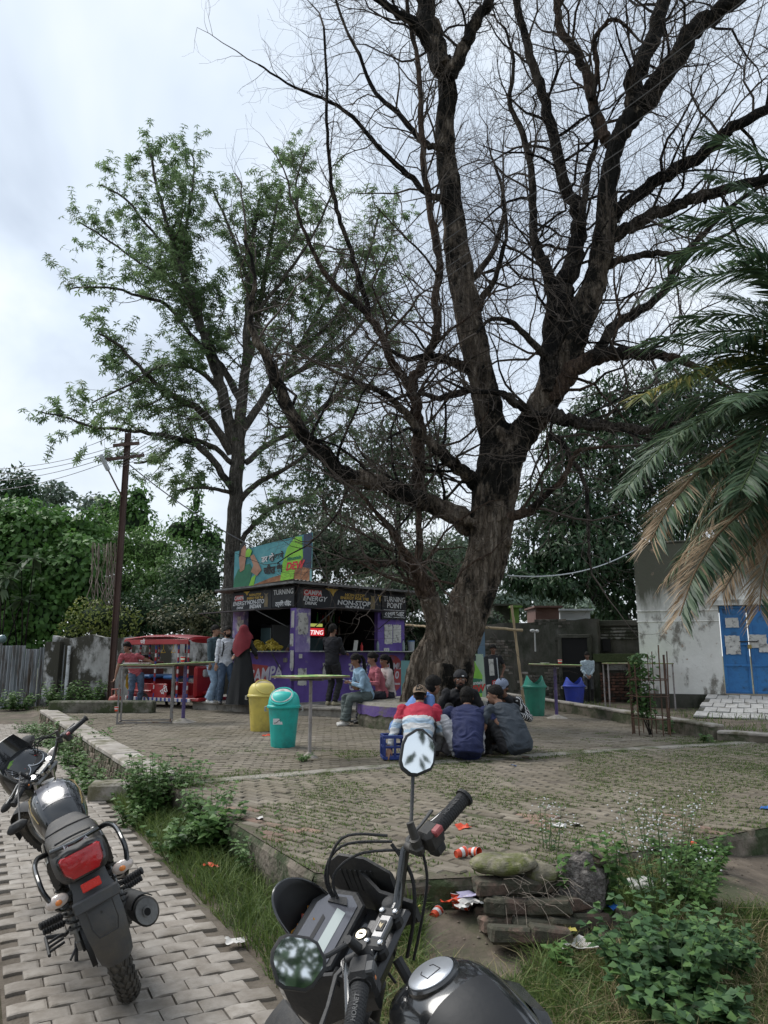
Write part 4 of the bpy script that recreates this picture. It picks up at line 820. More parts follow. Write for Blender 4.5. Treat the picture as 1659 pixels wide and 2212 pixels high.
bbox_('lintel', U1-.15, U2+.2, 2.74, 2.88, -.12, .1, M_white, .01); bbox_('roof', -.02, U2+6.02, zt+.002, zt+.07, -.02, 6.02, M_plaster_d, .02)
gt = thing('blue_gate', 'large blue painted steel double gate with torn white posters', 'gate', (bl0+bx*((U1+U2)/2)).to_tuple()[:2]+(ZP,))
M_blue = mat('blue_paint', [(.015, .10, .28), (.025, .16, .40), (.035, .20, .46)], 2, .5, .15, 20, dirt=(.02, .06, .13), dscale=2, dcov=.42, rnd=.05)
gw = (U2-U1)/2
for s in range(2):
 a = U1+gw*s
 bbox_('gate_leaf', a+.02, a+gw-.02, ZP+.03, 2.73, .02, .05, M_blue, .004, gt)
 for (x0_, x1_, z0_, z1_) in ((a+.02, a+gw-.02, ZP+.03, ZP+.09), (a+.02, a+gw-.02, 2.66, 2.73), (a+.02, a+gw-.02, 1.28, 1.33), (a+.02, a+gw-.02, 1.78, 1.83), (a+.02, a+.08, ZP+.095, 2.655), (a+gw-.08, a+gw-.02, ZP+.095, 2.655)): bbox_('gate_bar', x0_, x1_, z0_, z1_, -.01+(.004 if x1_-x0_ < .1 else 0), .019, M_blue, .006, gt)
bbox_('bolt', U1+gw-.22, U1+gw+.18, 1.86, 1.885, -.05, -.025, mat('dark_steel', [(.03, .03, .032), (.06, .055, .05)], 8, .5, .1, metal=.7), .006, gt); bbox_('padlock', U1+gw-.05, U1+gw+.04, 1.70, 1.80, -.06, -.03, mat('brass', [(.35, .26, .10)], 5, .4, 0, metal=.8), .01, gt)
M_poster = mat('torn_paper', [(.48, .47, .44), (.60, .59, .56)], 6, .9, .3, 30, dirt=(.16, .155, .15), dscale=9, dcov=.42)
def torn(par, M, w, h, m=M_poster, name='torn_poster', jag=.08, th=.003, cuts=3, **k):
 pts = []; nn = 9
 for (ax, ay, bx_, by_) in ((-1, -1, 1, -1), (1, -1, 1, 1), (1, 1, -1, 1), (-1, 1, -1, -1)):
  for i in range(nn):
   t = i/nn; j = jag*abs(noise.noise(V((ax*3+t*7, ay*5+w*9, h*11+random.random()))))*2
   x = ax+(bx_-ax)*t; y = ay+(by_-ay)*t; pts.append((x*(w/2)*(1-j), y*(h/2)*(1-j)))
 mb = MB(); mb.prism(pts, th, M); return mb.build(name, m, par, smooth=False, **k)
for (u, v, w_, h_) in ((1581, 1345, .3, .24), (1583, 1393, .34, .46), (1637, 1385, .40, .32), (1652, 1400, .26, .2)):
 r_ = ray(u, v); t_ = bl0.dot(by)/r_.dot(by); p = V((0, 0, EYE))+r_*t_; q = p-by*.015; torn(gt, plane_M(q, bx, (0, 0, 1)), w_, h_)
rp = thing('concrete_ramp', 'sloping ramp of rough pale concrete slabs before the blue gate', 'ramp', G(1590, 1530, .3))
M_ramp = mat('ramp_concrete', [(.30, .295, .28), (.42, .41, .395), (.5, .49, .47)], 3, .93, .5, 30, rnd=.1, dirt=(.18, .17, .15), dscale=3, dcov=.42)
c00, c10 = G(1497, 1548, .3), G(1790, 1560, .3); c01 = bl0+bx*(U1-.4)+by*-.02; c11 = bl0+bx*(U2+.5)+by*-.02; nr, nc = 5, 9
for i in range(nr):
 for j in range(nc):
  def q(s, t):
   a = c00.lerp(c10, s); b = V((c01.x, c01.y, ZP)).lerp(V((c11.x, c11.y, ZP)), s); return V((a.x, a.y, .31)).lerp(b, t)
  g_ = .012; s0, s1 = (j+(.5 if i % 2 else 0))/nc, (j+1+(.5 if i % 2 else 0))/nc; s1 = min(s1, 1); 
  if s0 >= 1: continue
  t0_, t1_ = i/nr, (i+1)/nr; k = [q(s0+g_*.3, t0_+g_), q(s1-g_*.3, t0_+g_), q(s1-g_*.3, t1_-g_), q(s0+g_*.3, t1_-g_)]; dz = V((0, 0, rn(-.01, .014)))
  mb = MB(); mb.add([p+dz-V((0, 0, .25)) for p in k]+[p+dz for p in k], [(0, 1, 5, 4), (1, 2, 6, 5), (2, 3, 7, 6), (3, 0, 4, 7), (4, 5, 6, 7)]); mb.build('slab', M_ramp, rp, smooth=False)
mb = MB(); k = [c00, c10, c11, c01]; mb.add([V((p.x, p.y, .1)) for p in k]+[V((c00.x, c00.y, .29)), V((c10.x, c10.y, .29)), V((c11.x, c11.y, ZP-.03)), V((c01.x, c01.y, ZP-.03))], [(0, 1, 5, 4), (1, 2, 6, 5), (2, 3, 7, 6), (3, 0, 4, 7), (4, 5, 6, 7)]); mb.build('fill', M_plaster_d, rp, smooth=False)
# ================================================= KIOSK
PZ = .48
M_pconc = mat('platform_concrete', [(.16, .145, .125), (.25, .23, .20), (.33, .31, .275)], 2.5, .93, .5, 30, dirt=(.09, .085, .07), dscale=2, dcov=.45)
pf = thing('kiosk_platform', 'low concrete platform under the purple kiosk', 'platform', (-2, 17.6, .28))
poly = [(-4.55, 18.15), (-2.6, 16.62), (-.55, 15.55), (1.9, 17.2), (1.5, 20.9), (-5.3, 21.5)]
mb = MB(); mb.prism(poly, PZ-.28, z0=.28); mb.build('slab', M_pconc, pf, smooth=False)
mb = MB(); 
for a, b in zip(poly[:3], poly[1:3]):
 a = V((*a, 0)); b = V((*b, 0)); d = (b-a).normalized(); mb.box((a+b)/2+V((0, 0, PZ-.02))+V((d.y, -d.x, 0))*.012, ((b-a).length, .06, .045), rz=math.atan2(d.y, d.x), b=.01)
mb.build('worn_lip', M_pconc, pf)
KC = V((-2.06, 17.4, PZ)); kl = V((-1.84, 1.9, 0)).normalized(); kr_ = V((2.63, 2.5, 0)).normalized()
kr_ = V((-kl.y*-1, -kl.x*1, 0)); kr_ = V((kl.y, -kl.x, 0)); kr_ = kr_ if kr_.x > 0 else -kr_
LW, RW = 2.65, 3.62; UP = V((0, 0, 1))
ks = thing('snack_kiosk', 'purple painted corner snack kiosk with black sign boards and tin roof', 'kiosk', KC)
M_pur = mat('purple_paint', [(.075, .042, .20), (.115, .065, .29), (.15, .095, .35)], 1.6, .7, .2, 25, dirt=(.20, .17, .25), dscale=3.5, dcov=.33, dsharp=.1)
M_purl = mat('faded_purple_paint', [(.16, .12, .30), (.24, .19, .40), (.33, .28, .46)], 3, .75, .2, 25, dirt=(.5, .49, .5), dscale=5, dcov=.4)
M_blackboard = mat('black_sign_board', [(.007, .008, .011), (.012, .013, .017)], 1.5, .5, .05, 10, dirt=(.03, .028, .026), dscale=2.5, dcov=.33, spec=.3)
M_wh = mat('white_print', [(.62, .62, .62)], 1, .6, 0); M_red = mat('red_print', [(.45, .022, .022), (.55, .035, .03)], 3, .6, 0); M_yel = mat('yellow_print', [(.60, .38, .05)], 1, .6, 0)
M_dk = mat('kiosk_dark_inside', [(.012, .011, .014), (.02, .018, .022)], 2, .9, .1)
M_metal = mat('grey_metal', [(.10, .10, .10), (.18, .18, .18)], 6, .5, .1, metal=.6)
def kp(face, s, z, o=0):
 """point on a face: s metres from the corner along the face, z up, o outward"""
 d = kl if face == 'L' else kr_; out_ = -(kr_ if face == 'L' else kl)
 return KC+d*s+out_*o+UP*z
def kM(face, s, z, o=0):
 x = -kl if face == 'L' else kr_
 return plane_M(kp(face, s, z, o), x, UP)
def kbox(name, face, s0, s1, z0, z1, o0, o1, m, par=None, b=0, **k):
 d = kl if face == 'L' else kr_; out_ = -(kr_ if face == 'L' else kl); c = KC+d*((s0+s1)/2)+out_*((o0+o1)/2)+UP*((z0+z1)/2)
 R = Matrix((d, out_, UP)).transposed(); mb = MB(); mb.box(c, (abs(s1-s0), abs(o1-o0), z1-z0), R=R, b=b); return mb.build(name, m, par or ks, smooth=False, **k)
kbox('counter_wall', 'L', .0, LW, 0, 1.14, -.12, 0, M_pur); kbox('counter_wall', 'R', .0, RW, 0, 1.14, -.12, -.002, M_pur)
kbox('corner_pillar', 'L', -.0, .20, 1.142, 2.16, -.36, .004, M_pur); 
kbox('corner_panel', 'R', .0, .44, 1.144, 2.158, -.1, .003, M_purl)
kbox('pillar', 'L', LW-.52, LW, 1.142, 2.16, -.12, 0, M_purl); kbox('pillar', 'R', RW-.98, RW, 1.142, 2.16, -.12, .0, M_pur)
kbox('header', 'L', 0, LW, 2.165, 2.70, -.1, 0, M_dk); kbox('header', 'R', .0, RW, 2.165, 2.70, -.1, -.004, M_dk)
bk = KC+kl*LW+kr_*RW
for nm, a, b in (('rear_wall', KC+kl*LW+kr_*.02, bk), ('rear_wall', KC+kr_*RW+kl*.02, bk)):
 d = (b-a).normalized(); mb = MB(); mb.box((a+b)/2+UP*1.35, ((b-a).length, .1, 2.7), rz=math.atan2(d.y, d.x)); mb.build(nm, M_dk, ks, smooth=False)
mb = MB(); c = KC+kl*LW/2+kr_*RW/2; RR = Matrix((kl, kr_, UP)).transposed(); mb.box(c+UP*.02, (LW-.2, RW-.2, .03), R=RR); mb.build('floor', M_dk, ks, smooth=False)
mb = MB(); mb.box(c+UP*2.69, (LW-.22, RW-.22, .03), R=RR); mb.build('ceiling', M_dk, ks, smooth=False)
M_roof = mat('roof_tin', [(.16, .16, .15), (.26, .26, .25)], 2, .6, .2, metal=.3, dirt=(.10, .08, .06), dscale=2, dcov=.45)
r0 = KC+UP*2.78-kl*.32-kr_*.32; nsh = 5; Wd = RW+.75; Ln = LW+.75
for s in range(nsh):
 a0 = Wd*s/nsh; a1 = Wd*(s+1)/nsh+.05; n = 24; vs = []
 for i in range(n+1):
  a = a0+(a1-a0)*i/n; dz = .018*math.cos(2*PI*a/.115)-.035*a/Wd*2+(.006 if s % 2 else 0)
  p = r0+kr_*a+UP*dz; q = p+kl*Ln-UP*.10; vs += [p, q, q-UP*.004, p-UP*.004]
 mb = MB(); mb.add(vs, [(i*4+j, (i+1)*4+j, (i+1)*4+(j+1) % 4, i*4+(j+1) % 4) for i in range(n) for j in range(4)]); mb.build('roof_sheet', M_roof, ks, smooth=False)
mb = MB(); mb.box(r0+kr_*(Wd/2)+kl*.03-UP*.055, (.05, Wd, .05), R=RR); mb.box(r0+kl*(Ln/2)+kr_*.03-UP*.055, (Ln, .05, .05), R=RR); mb.build('roof_frame', M_metal, ks, smooth=False, kind='stuff')
def sign(face, s0, s1, z0, z1, lines, m=M_blackboard, o=.02, nm='sign_board', par=None):
 b = kbox(nm, face, s0, s1, z0, z1, o, o+.025, m, par)
 for (tx, s, z, size, mt, sh, sx, of) in lines:
  mb = MB(); text(mb, tx, kM(face, s, z, o+.028), size=size, shear=sh, sx=sx, off=of); mb.build('lettering', mt, b, smooth=False)
 return b
sL = sign('L', .92, LW, 2.19, 2.64, [('CAMPA', 2.34, 2.50, .13, M_wh, .15, 1, .004), ('ENERGY', 2.30, 2.36, .15, M_wh, .25, 1.1, .003), ('DRINK', 2.28, 2.25, .08, M_wh, .25, 1.2, .002), ('NON-STOP', 1.62, 2.55, .085, M_yel, .1, 1.2, .002), ('ENERGY FOR THE', 1.62, 2.47, .08, M_yel, .1, 1.1, .002), ('NON-STOP', 1.55, 2.37, .14, M_wh, .1, 1.15, .004), ('INDIAN', 1.60, 2.26, .13, M_wh, .1, 1.1, .004)])
mb = MB(); mb.box(kp('L', 2.34, 2.50, .040), (.38, .012, .14), R=Matrix((kl, -kr_, UP)).transposed(), b=.004); mb.build('red_logo_plate', M_red, sL)
sT = sign('L', .02, .90, 2.20, 2.66, [('TURNING', .44, 2.55, .17, M_wh, 0, 1.05, .003), ('टर्निंग पॉइंट', .44, 2.27, .14, M_wh, 0, 1, .004)])
sR = sign('R', .02, 2.72, 2.165, 2.64, [('CAMPA', .46, 2.53, .15, M_wh, .15, 1.1, .004), ('ENERGY', .52, 2.39, .16, M_wh, .25, 1.2, .003), ('DRINK', .40, 2.28, .10, M_wh, .25, 1.2, .003), ('NON-STOP', 1.80, 2.54, .10, M_yel, .1, 1.3, .002), ('ENERGY FOR THE', 1.80, 2.46, .095, M_yel, .1, 1.25, .002), ('NON-STOP', 1.78, 2.34, .16, M_wh, .1, 1.35, .004), ('INDIAN', 1.80, 2.22, .14, M_wh, .1, 1.3, .004)])
mb = MB(); mb.box(kp('R', .46, 2.53, .040), (.55, .012, .15), R=Matrix((kr_, -kl, UP)).transposed(), b=.004); mb.build('red_logo_plate', M_red, sR)
sP = sign('R', 2.74, RW+.02, 1.98, 2.62, [('TURNING', 3.20, 2.50, .19, M_wh, 0, .95, .003), ('POINT', 3.20, 2.34, .19, M_wh, 0, 1, .003), ('टर्निंग पॉइंट', 3.20, 2.13, .16, M_wh, 0, 1, .004)], o=.03)
for (z) in (2.225, 2.04): 
 mb = MB(); mb.box(kp('R', 3.2, z, .062), (.8, .006, .012), R=Matrix((kr_, -kl, UP)).transposed()); mb.build('white_rule', M_wh, sP, smooth=False)
for f, s, z, w_, h_, p_ in (('L', 2.0, 2.60, .3, .1, sL), ('R', 1.05, 2.57, .42, .18, sR), ('R', 2.66, 2.5, .14, .2, sR)):
 mb = MB(); mb.prism([(-w_/2, h_/2), (w_/2, h_/2), (w_*.2, 0), (w_*.1, -h_/2), (-w_*.1, .1*h_)], .004, kM(f, s, z, .046)); mb.build('golden_flash', M_yel, p_, smooth=False)
M_can = mat('can_print', [(.25, .17, .05), (.10, .08, .05)], 12, .5, 0)
for f, s, z, h_, p_ in (('L', 1.14, 2.40, .34, sL), ('R', 2.42, 2.40, .36, sR)):
 mb = MB(); mb.prism([(-.07, -h_/2), (.07, -h_/2), (.08, 0), (.05, h_*.35), (.09, h_/2), (0, h_*.42), (-.09, h_/2), (-.05, h_*.3), (-.08, 0)], .004, kM(f, s, z, .046)); mb.build('printed_can', M_can, p_, smooth=False)
M_steel = mat('worn_board', [(.28, .28, .25), (.45, .46, .42)], 5, .5, .1, dirt=(.16, .4, .12), dscale=4, dcov=.4)
kbox('counter_top', 'L', .25, LW+.05, 1.145, 1.17, -.1, .32, M_steel, b=.006); kbox('counter_top', 'R', .45, RW-.05, 1.147, 1.172, -.1, .36, M_steel, b=.006); kbox('counter_top', 'R', RW-.045, RW+.62, 1.12, 1.15, -.1, .34, M_metal, b=.006)
mb = MB(); 
for f, s in (('L', .5), ('L', 2.3), ('R', .8), ('R', 2.2), ('R', 3.4)): mb.tube([kp(f, s, .72, .01), kp(f, s, 1.13, .30)], .014, 5)
mb.build('counter_brackets', M_metal, ks, kind='stuff')
M_flap = mat('flap_sheet', [(.035, .03, .035), (.06, .05, .05)], 3, .6, .1)
def flap(face, s0, s1, out_, z):
 a = kp(face, s0, 2.17, .03); b = kp(face, s1, 2.17, .03); c_ = kp(face, s1, z, out_); d = kp(face, s0, z, out_); mb = MB(); mb.add([a, b, c_, d, a-UP*.02, b-UP*.02, c_-UP*.02, d-UP*.02], [(0, 1, 2, 3), (7, 6, 5, 4), (0, 4, 5, 1), (1, 5, 6, 2), (2, 6, 7, 3), (3, 7, 4, 0)]); f = mb.build('awning_flap', M_flap, ks, smooth=False)
 for s in (s0+.05, s1-.05):
  mb = MB(); mb.tube([kp(face, s, 1.72, .01), kp(face, s, z-.02, out_-.06)], .012, 5); mb.build('strut', M_metal, f)
flap('L', .22, LW+.05, 1.0, 2.10); flap('R', .5, 2.7, .85, 2.16)
def paint(face, tx, s, z, size, m, sh=0, sx=1, of=.004, rot=0):
 mb = MB(); text(mb, tx, kM(face, s, z, .004) @ Matrix.Rotation(rot, 4, 'Z'), size=size, shear=sh, sx=sx, off=of); return mb.build('painted_lettering', m, ks, smooth=False)
M_fw = mat('faded_white_paint', [(.50, .48, .54), (.62, .60, .64)], 6, .8, 0); M_fr = mat('faded_red_paint', [(.34, .05, .05), (.42, .08, .07)], 5, .8, .05, dirt=(.2, .08, .15), dscale=6, dcov=.4)
mb = MB(); mb.prism([(-.42, -.20), (.30, -.26), (.34, .22), (-.36, .26)], .002, kM('L', 1.38, .60, .001)); mb.build('painted_panel', M_fr, ks, smooth=False)
paint('L', 'CAMPA', 1.22, .60, .42, M_fw, .25, 1.05, .012, .12)
paint('R', 'नए', 1.02, .72, .22, M_fw); paint('R', 'या का', 2.05, .74, .36, M_fw, of=.010); paint('R', 'ठंडा!', 1.98, .34, .36, M_fw, of=.010)
mb = MB(); mb.prism([(.42*math.cos(t*PI/16), .47*math.sin(t*PI/16)) for t in range(32)], .002, kM('R', 3.16, .60, .001)); mb.build('painted_disc', M_fr, ks, smooth=False)
paint('R', '200ML', 3.16, .78, .22, M_fw, .1, 1.05, .006); paint('R', '₹10', 3.18, .55, .26, M_fw, .1, 1.1, .008); paint('R', '*inc. of all taxes', 3.17, .34, .085, M_fw)
mb = MB(); text(mb, '6', kM('L', .10, .78, .008), size=.2, off=.004); mb.build('painted_lettering', M_fw, ks, smooth=False)
for f, s, z, w_, h_ in (('R', .20, 1.80, .26, .52), ('R', .27, 1.78, .2, .4), ('L', .12, 1.42, .13, .30), ('L', .10, .98, .14, .42), ('R', .22, .58, .26, .40), ('R', .16, 1.05, .1, .1), ('R', .95, .72, .24, .36), ('R', 3.02, 1.60, .30, .52), ('R', 3.34, 1.62, .30, .48), ('L', 2.35, 1.85, .16, .4), ('L', 2.2, 1.80, .13, .3), ('L', .1, 1.9, .12, .4), ('R', 2.95, 1.2, .2, .1)):
 torn(ks, kM(f, s, z, .007+rn(0, .002)), w_, h_)
kin = lambda s, t, z: KC+kr_*s+kl*t+UP*z
fr = thing('drinks_fridge', 'tall dark drinks fridge with a glowing red header inside the kiosk', 'fridge', kin(2.1, 1.9, .03))
Rk = Matrix((kr_, kl, UP)).transposed()
M_fr1 = mat('fridge_black', [(.02, .02, .024)], 3, .4, 0); M_glow = mat('lit_header_red', [(.55, .02, .03)], 1, .5, 0, emit=.45); M_glow2 = mat('lit_header_green', [(.45, .50, .12)], 1, .5, 0, emit=.35)
mb = MB(); mb.box(kin(2.05, 2.1, .95), (.7, .5, 1.8), R=Rk, b=.02); mb.build('cabinet', M_fr1, fr)
mb = MB(); mb.box(kin(2.05, 1.83, 1.68), (.62, .03, .20), R=Rk); hd = mb.build('header', M_glow, fr, smooth=False)
mb = MB(); mb.box(kin(2.05, 1.83, 1.86), (.5, .03, .08), R=Rk); mb.build('top_strip', M_glow2, fr, smooth=False)
mb = MB(); text(mb, 'STING', plane_M(kin(2.05, 1.81, 1.66), kr_, UP), size=.16, shear=.2, off=.004, sx=1.2); mb.build('lettering', mat('lit_white', [(.8, .8, .8)], 1, .5, 0, emit=.5), hd, smooth=False)
M_glass = mat('cool_glass', [(.10, .16, .17)], 1, .1, 0, spec=.8)
mb = MB(); mb.box(kin(2.05, 1.835, 1.0), (.56, .02, 1.05), R=Rk); mb.build('glass_door', M_glass, fr, smooth=False)
fr2 = thing('drinks_fridge', 'second glass-door fridge seen through the left opening of the kiosk', 'fridge', kin(.7, 1.6, .03))
mb = MB(); mb.box(kin(.9, 2.0, .95), (.6, .5, 1.8), R=Rk, b=.02); mb.build('cabinet', M_fr1, fr2); mb = MB(); mb.box(kin(.58, 2.0, 1.0), (.02, .42, 1.5), R=Rk); mb.build('glass_door', M_glass, fr2, smooth=False)
M_bot = [mat('bottle_%s' % n_, [c], 2, .25, 0) for n_, c in (('red', (.35, .03, .03)), ('dark', (.03, .015, .01)), ('green', (.05, .25, .06)), ('clear', (.25, .30, .32)), ('orange', (.5, .18, .03)), ('cream', (.5, .45, .35)))]
def bottle_me(i, h=.24, r=.034):
 mb = MB(); mb.lathe([(r*.9, 0), (r, .01), (r, h*.35), (r*.93, h*.45), (r, h*.58), (r*.85, h*.7), (r*.36, h*.86), (r*.36, h*.93)], n=10, m=0); mb.lathe([(r*.42, h*.93), (r*.42, h)], n=8, m=1)
 return mb.mesh('bottle', [M_bot[i], M_bot[(i*2+1) % 6]])
shm = [bottle_me(i, .22+.03*(i % 3)) for i in range(6)]
for r in range(3):
 kz = 1.30+r*.33
 mb = MB(); mb.box(kin(2.9, 2.3, kz-.015), (.95, .28, .025), R=Rk); mb.build('shelf', M_metal, ks, smooth=False)
 for i in range(9):
  inst('bottle', shm[(i*5+r) % 6], None, kin(2.48+i*.10, 2.26, kz), label='%s drink bottle on the %s inner shelf of the kiosk' % (('red', 'dark', 'green', 'clear', 'orange', 'cream')[(i*5+r) % 6], ('lowest', 'middle', 'top')[r]), cat='bottle', group='%s bottles on the %s kiosk shelf' % (('red', 'dark', 'green', 'clear', 'orange', 'cream')[(i*5+r) % 6], ('lowest', 'middle', 'top')[r]))
def on(name, label, cat, f, s, o, z, mk, group=None):
 p = kp(f, s, z, o); t = thing(name, label, cat, p, group); mk(t, p); return t
def jar(col, lid, h=.2, r=.06, sq=False):
 def mk(t, p):
  mb = MB(); mb.lathe([(r, 0), (r, h*.8), (r*.85, h*.86)], c=p, n=14); mb.build('body', col, t); mb = MB(); mb.lathe([(r*.9, h*.86), (r*.9, h)], c=p, n=14); mb.build('lid', lid, t)
 return mk
M_tp = mat('clear_plastic', [(.40, .46, .48)], 1, .12, 0, alpha=.55); M_blue_l = mat('blue_lid', [(.03, .12, .30)], 1, .5, 0); M_ply = mat('pale_plastic', [(.45, .48, .5)], 2, .4, 0, alpha=.8)
on('plastic_jar', 'large clear plastic jar with dark lid left of the bananas', 'jar', 'L', 2.15, .1, 1.17, jar(M_tp, M_blue_l, .26, .09)); on('plastic_jar', 'smaller clear jar beside the big jar on the left counter', 'jar', 'L', 1.92, .12, 1.17, jar(M_ply, M_bot[5], .2, .07))
def sauce(t, p):
 mb = MB(); mb.lathe([(.03, 0), (.032, .02), (.032, .12), (.02, .15)], c=p, n=12); mb.build('body', M_red, t); mb = MB(); mb.lathe([(.014, .15), (.004, .21)], c=p, n=8); mb.build('nozzle', M_red, t)
on('sauce_bottle', 'red squeeze sauce bottle on the right counter', 'bottle', 'R', 1.98, .12, 1.172, sauce)
inst('water_bottle', shm[3], None, kp('R', 2.55, 1.172, .1), label='clear water bottle on the right counter before the dark opening', cat='bottle', scale=(1.1, 1.1, 1.2)); inst('water_bottle', shm[3], None, kp('R', 3.42, 1.172, .16), label='tall clear bottle on the right counter end below the torn posters', cat='bottle', scale=(1.1, 1.1, 1.35))
def jug(t, p): 
 mb = MB(); mb.lathe([(.075, 0), (.09, .26), (.094, .262), (.094, .27), (.085, .27), (.07, .01)], c=p, n=16, cap=False); mb.build('body', M_ply, t); mb = MB(); mb.lathe([(.092, .262), (.096, .29), (.03, .295)], c=p, n=16); mb.build('lid', mat('blue_plastic_lid', [(.08, .2, .45)], 1, .5, 0), t)
on('plastic_jug', 'clear plastic tub with blue rim at the far end of the right counter', 'tub', 'R', 3.78, .1, 1.15, jug)
def stand(t, p): mb = MB(); mb.box(p+UP*.13, (.13, .02, .26), R=Matrix((kr_, -kl, UP)).transposed() @ Matrix.Rotation(-.2, 3, 'X'), b=.006); mb.build('board', M_poster, t)
on('payment_stand', 'small white payment code stand leaning on the right counter', 'stand', 'R', 1.72, .18, 1.172, stand)
M_ban = mat('banana', [(.38, .27, .03), (.52, .40, .05), (.60, .48, .09)], 6, .6, .1, rnd=.12, dirt=(.12, .08, .02), dscale=9, dcov=.33)
def banana_mb():
 mb = MB(); pts = []; rad = []
 for i in range(7): t = i/6; a = -1.0+2.0*t; pts.append(V((.11*math.sin(a), 0, .11*math.cos(a)-.08))); rad.append(.006+.013*math.sin(PI*min(1, max(.0, t)))**.6)
 mb.tube(pts, rad, 6); return mb
bme_ = banana_mb().mesh('banana', M_ban)
for hx, hs, hw, nm in ((1.30, .15, 5, 'left'), (.78, .15, 5, 'right')):
 t = thing('banana_heap', 'heap of yellow banana bunches on the left counter, %s of the two' % nm, 'bananas', kp('L', hx, 1.17, .14))
 for i in range(64):
  a = rn(-1, 1); b = rn(-1, 1); z = .03+.24*(1-abs(a)**1.7)*(1-.5*abs(b))*rn(.25, 1)
  p = kp('L', hx+a*.27, 1.17+z, .10+b*.11); Q = Quaternion(V((rn(-1, 1), rn(-1, 1), rn(-1, 1))).normalized(), rn(0, 1.6)) @ Quaternion(UP, rn(0, 6.3)); inst('banana', bme_, t, p, Q)
mb = MB(); mb.box(kp('L', .32, .96, .03), (.1, .06, .1), R=Matrix((kl, -kr_, UP)).transposed(), b=.008); mb.build('socket_box', M_pconc, ks)
mb = MB(); mb.ell(kp('R', RW+.10, 2.14, .12), (.045, .045, .045)); mb.build('bulb', M_wh, ks)
QA = D(504, 1277, 20.3); QB = D(672, 1262, 18.6); bd = V((QB.x-QA.x, QB.y-QA.y, 0)); bwid = bd.length; bd.normalize(); zb = KC.z+2.83
zt0 = D(504, 1192, 20.3).z; zt1 = D(672, 1150, 18.6).z; bz0 = QA.z; 
bb = thing('roof_billboard', 'tilted drink billboard with a man in green drinking, standing on the kiosk roof', 'billboard', (QA+QB)/2); bb.location.z = zb
nb = V((bd.y, -bd.x, 0)); 
def bp(s, t, o=0):
 """s 0..1 along, t 0..1 up"""
 lo = QA.z+(QB.z-QA.z)*s; hi = zt0+(zt1-zt0)*s; return V((QA.x, QA.y, 0))+bd*bwid*s+UP*(lo+(hi-lo)*t)+nb*o
def bquad(name, poly, m, o=.004, par=None, th=.003):
 mb = MB(); n = len(poly); fr_ = [bp(s, t, o+th) for s, t in poly]; bkk = [bp(s, t, o) for s, t in poly]; mb.add(fr_+bkk, [tuple(range(n)), tuple(range(2*n-1, n-1, -1))]+[((i+1) % n, i, n+i, n+(i+1) % n) for i in range(n)]); return mb.build(name, m, par or bb, smooth=False)
M_bsky = mat('billboard_teal', [(.03, .17, .20), (.08, .30, .33), (.25, .45, .45)], 1.1, .5, 0); M_bgr = mat('billboard_green', [(.16, .42, .03), (.30, .62, .05)], 2.5, .5, 0); M_bcan = mat('billboard_canyon', [(.16, .055, .02), (.34, .14, .06), (.5, .26, .13)], 5, .6, 0)
M_bnavy = mat('billboard_navy', [(.012, .025, .06), (.02, .04, .09)], 2, .5, 0); M_skin_p = mat('printed_skin', [(.32, .15, .09), (.45, .24, .15)], 5, .5, 0); M_shirt_p = mat('printed_green_shirt', [(.012, .12, .06), (.02, .19, .09)], 4, .5, 0); M_bk = mat('black_print', [(.012, .012, .012)], 1, .5, 0)
bdb = bquad('panel', [(0, 0), (1, 0), (1, 1), (0, 1)], M_bsky, -.03, th=.03)
bquad('printed_canyon', [(.15, 0.01), (.98, .01), (.98, .72), (.86, .45), (.7, .28), (.5, .22), (.3, .12)], M_bcan, .001, bdb); bquad('printed_edge', [(.90, .35), (1, .30), (1, .995), (.90, .995)], M_bnavy, .003, bdb)
bquad('printed_green_bottle', [(.62, .02), (.78, .02), (.80, .30), (.90, .55), (.88, .97), (.80, .995), (.70, .80), (.64, .45)], M_bgr, .006, bdb)
bquad('printed_green_splash', [(.20, .02), (.27, .02), (.31, .35), (.25, .28)], M_bgr, .008, bdb)
bquad('cut_out_shirt', [(0.0, .0), (.20, .0), (.26, .45), (.22, .62), (.12, .60), (.06, .52), (.01, .3)], M_shirt_p, .010, bdb); bquad('cut_out_arm', [(.24, .42), (.32, .30), (.38, .42), (.34, .58), (.27, .82), (.22, .80), (.27, .56)], M_skin_p, .014, bdb)
bquad('cut_out_head', [(.09, .45), (.15, .50), (.17, .85), (.165, 1.04), (.13, 1.12), (.09, 1.08), (.07, .8)], M_skin_p, .018, bdb); bquad('cut_out_hair', [(.065, .82), (.09, .86), (.10, 1.02), (.14, 1.10), (.165, 1.06), (.155, 1.15), (.12, 1.19), (.08, 1.12)], M_bk, .022, bdb)
bquad('printed_bottle', [(.16, .80), (.22, .78), (.25, .92), (.20, 1.0), (.165, .95)], M_bgr, .024, bdb)
def btext(s_, u, v, size, m, sh=0, sx=1, of=.004, par=bdb, rot=0, o=.012):
 p = bp(u, v, o); e = (bp(u+.01, v)-bp(u, v)).normalized(); mb = MB(); text(mb, s_, plane_M(p, e, UP) @ Matrix.Rotation(rot, 4, 'Z'), size=size, shear=sh, sx=sx, off=of); mb.build('lettering', m, par, smooth=False)
btext('डर के', .46, .64, .23, M_bk, of=.014); btext('आगे', .60, .66, .20, M_bk, of=.008); btext('जीत है!', .53, .38, .26, M_bk, of=.014)
btext('डर के', .455, .65, .22, M_wh, of=.006, o=.016); btext('DEW', .80, .40, .27, mat('dew_red', [(.62, .03, .04)], 1, .5, 0), .2, 1.0, .012, o=.016); btext('Mountain', .79, .56, .13, M_shirt_p, .2, 1.0, .006, o=.016)
mb = MB()
